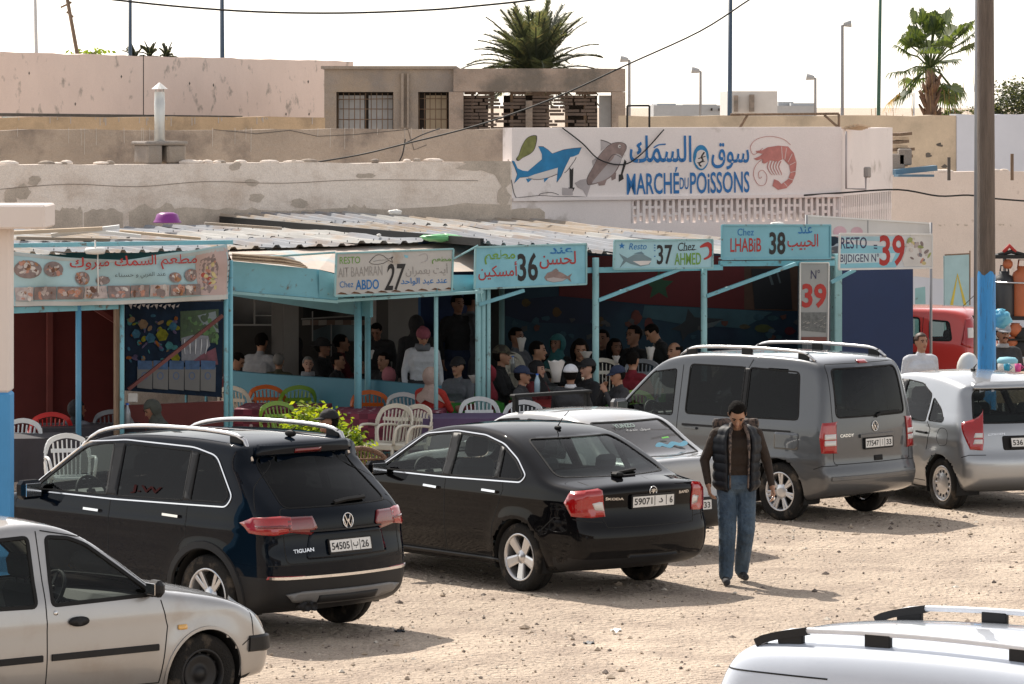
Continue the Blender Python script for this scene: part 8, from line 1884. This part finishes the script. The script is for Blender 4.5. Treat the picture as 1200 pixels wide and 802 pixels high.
def person(label, px, py, Y, rz, sit=True, top='black', legs='charcoal', skin=SK1, hair=HB, head='hair', hc='black', yaw=0, pitch=0, lean=0, arms=None, vox=.013, parts=None, group='people at the fish stalls', prop=1.0, shoe='black', long=False, feet=None, eyes=True, headz=None, lr=1.0):
    """px,py,Y: centre of the head; rz 0 faces the camera; arms: [(elbow),(hand)] for each side in body space"""
    drop = -.41 if sit else 0
    C = []      # capsules (a, b, ra, rb, slot)
    up = Matrix.Rotation(R(lean), 3, 'X'); piv = Vector((0, 0, .95 + drop))
    def U(p): return piv + up @ (Vector(p) + Vector((0, 0, drop)) - piv)
    Hm = up @ Matrix.Rotation(R(yaw), 3, 'Z') @ Matrix.Rotation(R(pitch), 3, 'X'); nk = Vector((0, .005, 1.53))
    def Hd(p): return U(nk) + Hm @ (Vector(p) - nk)
    T, L_, S = 1, 2, 0; pw = prop
    C += [((-.08 * pw, 0, .95 + drop), (.08 * pw, 0, .95 + drop), .13, .13, L_)]
    for z, x, r, sl in ((1.06, .065, .118, T), (1.17, .07, .122, T), (1.28, .085, .125, T)): C.append((U((-x * pw, 0, z)), U((x * pw, 0, z)), r, r, sl))
    C += [(U((-.15 * pw, .015, 1.405)), U((.15 * pw, .015, 1.405)), .066, .066, T), (U((0, .015, 1.40)), U((0, -.0, 1.47)), .085, .062, T), (U((0, .01, 1.44)), U((0, -.01, 1.56)), .052, .05, S)]
    E_ = [(Hd((0, -.015, 1.635)), (.076, .094, .108), S), (Hd((0, -.045, 1.575)), (.052, .058, .060), S)]
    C += [(Hd((0, -.105, 1.63)), Hd((0, -.124, 1.597)), .010, .015, S), (Hd((0, -.092, 1.535)), Hd((0, -.088, 1.53)), .022, .022, S)]
    for sx in (-1, 1): C.append((Hd((sx * .078, .0, 1.635)), Hd((sx * .080, .005, 1.60)), .014, .010, S)); C.append((Hd((sx * .045, -.085, 1.655)), Hd((sx * .02, -.095, 1.657)), .011, .011, S))
    for k, sx in enumerate((-1, 1)):
        sh = U((sx * .185 * pw, .015, 1.395))
        if arms and arms[k]: el, ha = [U(p) for p in arms[k]]
        elif sit: el, ha = U((sx * .25, -.10, 1.17)), U((sx * .12, -.33, 1.16))
        else: el, ha = U((sx * .25, .03, 1.13)), U((sx * .26, -.06, .88))
        C += [(sh, el, .060, .048, T), (el, el.lerp(ha, .88), .047, .034, T)]
        d = (ha - el).normalized(); sd = d.cross(Vector((1, 0, 0)) if abs(d.x) < .8 else UP).normalized(); fl = d.cross(sd).normalized() * (1 if sx > 0 else -1)
        C.append((el.lerp(ha, .88), ha, .027, .028, S))
        for i in range(4):       # palm and fingers
            o = sd * (.012 * (i - 1.5) * 1.35); b0 = ha + o; b1 = ha + d * .075 + o * 1.15; C.append((b0, b1, .015, .0125, S))
            l1 = (.040, .046, .043, .034)[i]; f1 = b1 + (d * .85 + fl * .5).normalized() * l1; f2 = f1 + (d * .45 + fl * .9).normalized() * l1 * .75; C += [(b1, f1, .0095, .0085, S), (f1, f2, .0085, .0075, S)]
        th_ = ha + d * .02 - sd * .028; t1 = th_ + (d * .7 - sd * .7 + fl * .2).normalized() * .036; C += [(ha, th_, .018, .014, S), (th_, t1, .012, .010, S), (t1, t1 + (d * .9 + fl * .4).normalized() * .03, .010, .008, S)]
    for k, sx in enumerate((-1, 1)):
        hp = Vector((sx * .095, 0, .91 + drop))
        if sit: kn, an = Vector((sx * .13, -.44, .52)), Vector((sx * .13, -.42, .09))
        else: kn, an = (Vector(feet[k][0]), Vector(feet[k][1])) if feet else (Vector((sx * .10, -.02, .50)), Vector((sx * .10, .03, .09)))
        C += [(hp, kn, .096, .070 * lr, L_), (kn, an, .070 * lr, .056 * lr, L_), (an + Vector((0, .02, -.045)), an + Vector((sx * .015, -.15, -.055)), .042, .034, 3)]
        if long: C.append((hp.lerp(kn, .1), kn.lerp(an, .8), .13, .13, T))
    mb = MB()
    def cap_(a, b, ra, rb):
        a, b = Vector(a), Vector(b); d = b - a; l = max(d.length, 1e-4); M = d.to_track_quat('Z', 'Y').to_matrix() if d.length > 1e-5 else Matrix.Identity(3)
        pr = [(.0005, -ra)] + [(ra * math.cos(t), ra * math.sin(t)) for t in (-1.0, -.5, 0)] + [(rb * math.cos(t), l + rb * math.sin(t)) for t in (0, .5, 1.0)] + [(.0005, l + rb)]
        mb.lathe(pr, 12, a, M)
    for a, b, ra, rb, _ in C: cap_(a, b, ra, rb)
    for c, r, _ in E_: mb.ball(c, r, Hm, 16, 12)
    tmp = mb.build('tmp', SK1); md = tmp.modifiers.new('r', 'REMESH'); md.mode = 'VOXEL'; md.voxel_size = vox; md.use_smooth_shade = True
    sm = tmp.modifiers.new('s', 'SMOOTH'); sm.iterations = 3; sm.factor = .5
    bpy.context.view_layer.update(); me = bpy.data.meshes.new_from_object(tmp.evaluated_get(bpy.context.evaluated_depsgraph_get())); old = tmp.data; bpy.data.objects.remove(tmp); bpy.data.meshes.remove(old)
    nf = len(me.polygons); c = np.empty(nf * 3, np.float32); me.polygons.foreach_get('center', c); c = c.reshape(-1, 3).astype(float)
    best = np.full(nf, 9.0); tagm = np.zeros(nf, int)
    for a, b, ra, rb, sl in C:
        a, b = np.array(a), np.array(b); d = b - a; t = np.clip(((c - a) @ d) / (d @ d + 1e-9), 0, 1); dist = np.linalg.norm(c - a - t[:, None] * d, axis=1) - (ra + (rb - ra) * t); m = dist < best; best[m] = dist[m]; tagm[m] = sl
    for ce, r, sl in E_: dist = np.linalg.norm(c - np.array(ce), axis=1) - .095; m = dist < best; best[m] = dist[m]; tagm[m] = sl
    me.materials.clear()
    for m in (skin, CL[top], CL[legs], CL[shoe]): me.materials.append(m)
    me.polygons.foreach_set('material_index', tagm); me.polygons.foreach_set('use_smooth', [True] * nf); me.name = 'body'
    q = P(px, py, Y); hc0 = Hd((0, -.02, 1.62)); sc = (q.z / hc0.z) if headz is None else headz / hc0.z; sc = min(1.16, max(.86, sc))
    off = Vector((hc0.x, hc0.y, 0)) * sc; off.rotate(Euler((0, 0, rz)))
    root = empty('person', (q.x - off.x, q.y - off.y, q.z - hc0.z * sc if abs(q.z - hc0.z * sc) > .01 else 0), rz, label=label, cat='person', group=group); root.scale = (sc,) * 3
    link('body', me, root)
    def shell(r, cc, keep, m, name, n=22, k=16, th=.008):
        b = MB(); b.ball((0, 0, 0), r, n=n, m=k); V = [Vector(v) * (1 + (.03 if 'hair' in name else .018) * math.sin(41 * v[0] + 60 * v[2] + px) * math.sin(57 * v[1] + 35 * v[2] + 1.3 * px)) + Vector(cc) for v in b.v]; F_ = [f for f in b.f if keep(sum((V[i] for i in f), Vector()) / len(f))]
        o2 = MB(); o2.add([Hd(v) for v in V], F_, 0, True); ob = o2.build(name, m, root); md = ob.modifiers.new('t', 'SOLIDIFY'); md.thickness = th; md.offset = 1; return ob
    face = lambda v: v.y < -.035 and v.z < 1.685 and abs(v.x) < .075
    if head in ('hair', 'long', 'bald', 'bun'):
        shell((.080, .097, .095), (0, .0, 1.652), lambda v: not (v.y < -.05 and v.z < 1.708) and not (v.z < (1.58 if head == 'hair' else 1.52)) and not (v.z < 1.645 and v.y < .025) and not (head == 'bald' and v.z > 1.69), hair, 'hair', th=.009)
        if head == 'long': shell((.115, .10, .17), (0, .045, 1.58), lambda v: v.y > -.02 or v.z > 1.72, hair, 'long_hair')
    if head in ('cap', 'knit', 'widehat'):
        shell((.084, .099, .090), (0, .0, 1.645), lambda v: v.y > -.01 and v.z < 1.67 and v.z > 1.56, hair, 'hair', th=.008)
        cb = shell((.092, .108, .100), (0, -.003, 1.665), lambda v: v.z > (1.668 if head != 'knit' else 1.655 + .25 * max(0, -v.y - .02) * 0), CL[hc], 'hat', th=.008)
        if head == 'cap':
            b = MB(); vs = [(.082 * math.sin(t) * (1 if j == 0 else .82), -.06 - .05 * math.cos(t) * 1 - (0 if j == 0 else .075 * max(.15, math.cos(t))), 1.672 - (0 if j == 0 else .022)) for j in (0, 1) for t in np.linspace(-1.4, 1.4, 11)]; b.add([Hd(v) for v in vs], [(i, i + 1, i + 12, i + 11) for i in range(10)], 0, True); o = b.build('cap_peak', CL[hc], cb); md = o.modifiers.new('t', 'SOLIDIFY'); md.thickness = .006
        if head == 'widehat': b = MB(); b.lathe([(.08, 0), (.12, -.006), (.17, -.018), (.172, -.012), (.12, .002), (.08, .01)], 24, Hd((0, 0, 1.672)), Hm); b.build('hat_brim', CL[hc], cb)
        if head == 'knit': b = MB(); b.ball(Hd((0, .06, 1.70)), (.06, .06, .06)); b.build('knot', CL[hc], cb)
    if head in ('hijab', 'hood'):
        shell((.099, .118, .128), (0, .012, 1.630), lambda v: not (face(v) and v.z > 1.545) or v.z > 1.70, CL[hc], 'headscarf', th=.010)
        b = MB(); n = 20; vs = []
        for j, (rx, ry, z, yo) in enumerate(((.078, .085, 1.57, .0), (.088, .092, 1.50, .0), (.135, .115, 1.43, .005), (.20, .14, 1.385, .01), (.225, .155, 1.32, .01))): vs += [U((rx * math.cos(2 * math.pi * i / n), yo + ry * math.sin(2 * math.pi * i / n), z - (.03 * (1 + math.sin(i * 2.1)) if j > 3 else 0))) for i in range(n)]
        b.add(vs, [(j * n + i, j * n + (i + 1) % n, (j + 1) * n + (i + 1) % n, (j + 1) * n + i) for j in range(4) for i in range(n)], 0, True); b.build('scarf_drape', CL[hc], root)
    if eyes:
        for sx in (-1, 1):
            b = MB(); b.ball(Hd((sx * .031, -.099, 1.637)), (.013, .008, .008), Hm, 8, 6); b.build('eye', M_EYE, root)
            b = MB(); b.tube([Hd((sx * .016, -.109, 1.658)), Hd((sx * .034, -.107, 1.663)), Hd((sx * .052, -.094, 1.656))], .0045, 5); b.build('eyebrow', HB, root)
        b = MB(); b.tube([Hd((-.022, -.100, 1.568)), Hd((0, -.106, 1.570)), Hd((.022, -.100, 1.568))], .006, 6); b.build('mouth', M_LIP, root)
    if parts: parts(root, U, Hd, Hm, shell)
    return root, U, Hd
def scarf(col):
    def f(root, U, Hd, Hm, shell): b = MB(); b.lathe([(.06, .03), (.10, .05), (.115, .0), (.10, -.05), (.07, -.03)], 18, U((0, -.0, 1.47))); b.build('scarf', CL[col], root)
    return f
def collar(col):
    def f(root, U, Hd, Hm, shell): b = MB(); b.lathe([(.066, .03), (.078, .0), (.082, -.02), (.074, -.02)], 18, U((0, .0, 1.475))); b.build('collar', CL[col], root)
    return f
def stash(root, U, Hd, Hm, shell): b = MB(); b.tube([Hd((-.032, -.100, 1.576)), Hd((0, -.112, 1.586)), Hd((.032, -.100, 1.576))], .008, 6); b.build('moustache', HB, root); collar('pale')(root, U, Hd, Hm, shell)
RT, LT, BK, FT = R(90), R(-90), R(180), 0     # facing right / left / away / camera
# --- the walking man
def vest(root, U, Hd, Hm, shell):
    mb = MB()
    prof = [(.885, .160, .135), (.93, .188, .158), (1.02, .184, .155), (1.12, .182, .155), (1.22, .190, .158), (1.31, .200, .155), (1.38, .185, .128), (1.435, .150, .105), (1.465, .098, .085)]
    n = 48; zs = np.linspace(.885, 1.465, 44); A = np.interp(zs, [p[0] for p in prof], [p[1] for p in prof]); B = np.interp(zs, [p[0] for p in prof], [p[2] for p in prof]); vs = []
    for z, a, b in zip(zs, A, B):
        q_ = 1 + .07 * abs(math.sin((z - .885) * math.pi / .085)) - .02
        for i in range(n): t = math.radians(-90 + 33 + (360 - 66) * i / (n - 1)); vs.append(U((a * q_ * math.cos(t) * (1.06 if math.sin(t) < 0 else 1), b * q_ * math.sin(t) + .005 - (.035 if i in (0, n - 1) else .02 if i in (1, n - 2) else 0), z)))
    mb.add(vs, [(j * n + i, j * n + i + 1, (j + 1) * n + i + 1, (j + 1) * n + i) for j in range(43) for i in range(n - 1)], 0, True); o = mb.build('puffer_vest', mat('quilted_shell', (.012, .014, .018), .6, var=.2, spec=.3), root); md = o.modifiers.new('t', 'SOLIDIFY'); md.thickness = .03; md.offset = .6
    for sx in (-1, 1): b = MB(); b.tube([U(p) for p in spline([(sx * .085, -.165, .90), (sx * .088, -.172, 1.1), (sx * .09, -.175, 1.28), (sx * .082, -.13, 1.42), (sx * .06, -.05, 1.50)], 5)], [.010] * 10 + [.016] * 6 + [.024] * 5, 6); b.build('vest_lining', mat('camo_lining', (.15, .11, .09), .8, var=.3, col2=(.03, .025, .025), thr=.5, sharp=.04, sc2=22), o)
    b = MB(); b.add([U(p) for p in sum([[(x * (1 - .25 * abs(v - .5)), .04 + .085 * math.cos(x * 7) * (.6 + v) , 1.43 + .10 * v) for x in np.linspace(-.215, .215, 13)] for v in (0, .33, .66, 1.0)], [])], [(j * 13 + i, j * 13 + i + 1, (j + 1) * 13 + i + 1, (j + 1) * 13 + i) for j in range(3) for i in range(12)], 0, True); h = b.build('hood', MATS['camo_lining'], o); md = h.modifiers.new('t', 'SOLIDIFY'); md.thickness = .03
    b = MB(); b.ball(U((.335, -.10, .80)), (.02, .012, .02)); b.tube([U((.33, -.1, .80)), U((.30, -.1, .775))], .006, 5); b.build('key_ring', M_CHR, root)
ma = [((-.30, .03, 1.15), (-.275, -.07, .92)), ((.29, .02, 1.14), (.33, -.08, .90))]
person('man in a dark puffer vest and jeans walking head down across the dirt lot', 864, 487, 39.35, R(6), False, 'brown', 'denim', mat('skin_walker', (.36, .20, .13), .5, var=.06), pitch=40, lean=3, arms=ma, lr=1.22, vox=.0075, parts=vest, group=None, feet=[((-.10, -.10, .50), (-.115, -.10, .085)), ((.085, -.05, .50), (.075, .16, .10))], shoe='charcoal', yaw=-6, prop=1.05)
for a in (('dark-haired man low behind the teal posts of stall 27', 421, 430, 55.4, R(60), 1, 'charcoal', dict(skin=SK2)), ('woman in a dim teal headscarf deep inside stall 36', 652, 404, 57.0, R(-30), 1, 'black', dict(head='hijab', hc='teal', skin=SK2)), ('man in grey deep inside stall 36 beside the dim teal post', 606, 396, 57.4, R(50), 1, 'grey', dict(skin=SK2)), ('man in black behind the weathered teal post', 706, 398, 57.6, R(-20), 1, 'black', dict(skin=SK2)),
          ('woman in a dark hood and grey jacket raising her hand in the left stall', 92, 480, 49.6, R(150), 1, 'grey', dict(head='hijab', hc='black', skin=SK1, yaw=-40, arms=[((.0 - .25, -.05, 1.15), (-.1, -.3, 1.16)), None][::-1] and [((-.28, -.15, 1.12), (-.26, -.30, 1.34)), ((.25, -.1, 1.15), (.12, -.3, 1.15))])),
          ('woman in a dark green hijab leaning left in front of the fish poster', 177, 481, 48.9, R(-62), 1, 'drab', dict(head='hijab', hc='drab', skin=SK2, pitch=18, lean=12, long=True)),
          ('man in black cap and white shirt sitting between SUV and leafy bush', 384, 495, 44.3, R(-70), 1, 'pale', dict(head='cap', hc='black', skin=SK2, parts=collar('maroon'))),
          ('young man in pale grey shirt seen from behind at the far left table', 307, 402, 57.2, R(155), 1, 'pale', dict(lean=8)),
          ('person in maroon bowed over at the left end of the low wall', 279, 424, 56.0, R(70), 1, 'maroon', dict(pitch=20, lean=10)), ('person with black hair above the maroon one at the left wall end', 281, 408, 58.5, R(110), 1, 'black', dict(skin=SK2)),
          ('elderly man with cropped grey hair, back turned, behind the low wall', 327, 424, 56.2, R(165), 1, 'olive', dict(hair=HG)), ('person wrapped in a black headscarf next to the left tiled pillar', 346, 406, 57.5, R(190), 1, 'black', dict(head='hijab', hc='black', prop=1.1)),
          ('elderly woman with grey hair and white collar facing the camera', 361, 428, 55.8, R(10), 1, 'charcoal', dict(hair=HG, skin=SK3, parts=scarf('pale'))), ('person in a wide black hat with a white napkin', 379, 408, 57.0, R(70), 1, 'black', dict(head='widehat', hc='black', skin=SK2)),
          ('dark-haired man in black turned right behind the low wall', 397, 424, 55.6, R(75), 1, 'black', dict()), ('person in a maroon hood behind the low wall', 401, 403, 57.6, R(100), 1, 'maroon', dict(head='hair', prop=1.1)),
          ('man in black bending over a table beside the right tiled pillar', 441, 389, 57.0, R(-12), 0, 'black', dict(skin=SK2, lean=14, pitch=16, prop=1.1)), ('woman with sunglasses pushed up on her dark hair', 449, 424, 55.2, R(-40), 1, 'black', dict(hair=HB)),
          ('child in a pink headscarf behind the low wall', 455, 441, 54.3, R(200), 1, 'pink', dict(head='hijab', hc='pink')), ('tall person in a black hooded coat, back turned', 487, 381, 56.0, R(200), 0, 'black', dict(head='hood', hc='black', long=True, prop=1.1)),
          ('standing waitress in a white jacket and rose head wrap', 496, 396, 53.9, R(12), 0, 'white', dict(head='knit', hc='rose', skin=SK1, pitch=22, parts=scarf('grey'))), ('person in a beige-pink headscarf and red top, back turned', 506, 442, 52.3, R(150), 1, 'red', dict(head='hijab', hc='beige')),
          ('man in black cap and grey jacket facing left of the camera', 536, 431, 53.4, R(-30), 1, 'grey', dict(head='cap', hc='black', skin=SK1)), ('woman in a burgundy headscarf facing left', 568, 439, 52.5, R(-95), 1, 'maroon', dict(head='hijab', hc='burgundy')),
          ('man in a camouflage cap and black sweater facing right', 589, 418, 54.2, R(80), 1, 'black', dict(head='cap', hc='camo')), ('dark figure standing at the back, arm bent', 537, 357, 58.4, R(30), 0, 'black', dict(skin=SK2, legs='navy')), ('standing person in a long pale grey coat at the back', 553, 354, 58.6, R(120), 0, 'grey', dict(legs='grey', skin=SK2, long=True)),
          ('man in a navy cap and dark jacket turned right', 613, 441, 52.3, R(75), 1, 'charcoal', dict(head='cap', hc='navy')), ('man in a plaid shirt facing right', 631, 412, 55.0, R(80), 1, 'plaid', dict(skin=SK1)), ('woman in a black headscarf leaning on the red-covered table', 631, 434, 53.8, R(60), 1, 'maroon', dict(head='hijab', hc='black', skin=SK3)),
          ('dark-haired woman facing the camera in stall 36', 680, 411, 55.2, R(5), 1, 'black', dict(head='long', skin=SK1, pitch=14)), ('man in a white cap seen from behind', 669, 440, 52.0, R(165), 1, 'charcoal', dict(head='cap', hc='white', skin=SK2, parts=collar('white'))),
          ('man in a black cap beside the white cap man', 688, 433, 53.0, R(-60), 1, 'black', dict(head='cap', hc='black', skin=SK3)), ('man in a blue cap and glasses holding his hand to his mouth', 723, 441, 52.4, R(-68), 1, 'charcoal', dict(head='cap', hc='navy', skin=SK1, pitch=8, arms=[((-.24, -.22, 1.16), (-.06, -.20, 1.46)), ((.24, -.18, 1.14), (.08, -.24, 1.42))])),
          ('young man with dark hair behind the maroon-clad diner', 742, 394, 57.0, R(-50), 1, 'black', dict(skin=SK2)), ('man stooping to the left over a paper cone', 764, 391, 55.6, R(-75), 0, 'black', dict(lean=18, pitch=20, skin=SK1)), ('man with thinning hair low in front of the shark mural', 790, 413, 54.8, R(-50), 1, 'black', dict(head='bald', skin=SK1)),
          ('person in a maroon hood, back turned, in stall 37', 742, 423, 53.8, R(150), 1, 'burgundy', dict(head='hair', hc='maroon')), ('curly dark-haired person in the dark of stall 37', 722, 408, 57.2, R(20), 1, 'black', dict(head='long', skin=SK2)),
          ('woman in a white shirt and brown headband by the blue kiosk wall', 1080, 402, 52.2, R(25), 0, 'white', dict(head='hair', skin=SK1, hair=mat('brown_hair', (.05, .025, .015), .6), prop=1.1)), ('white-haired person behind the silver hatchback roof', 1136, 428, 50.6, R(160), 1, 'pale', dict(head='long', hair=HW, skin=SK3)),
          ('moustached man in a grey cap behind the blue-painted pole', 1176, 392, 52.6, R(10), 0, 'charcoal', dict(head='cap', hc='pale', skin=SK2, parts=stash))):
    person(a[0], a[1], a[2], a[3], a[4], bool(a[5]), a[6], **a[7])
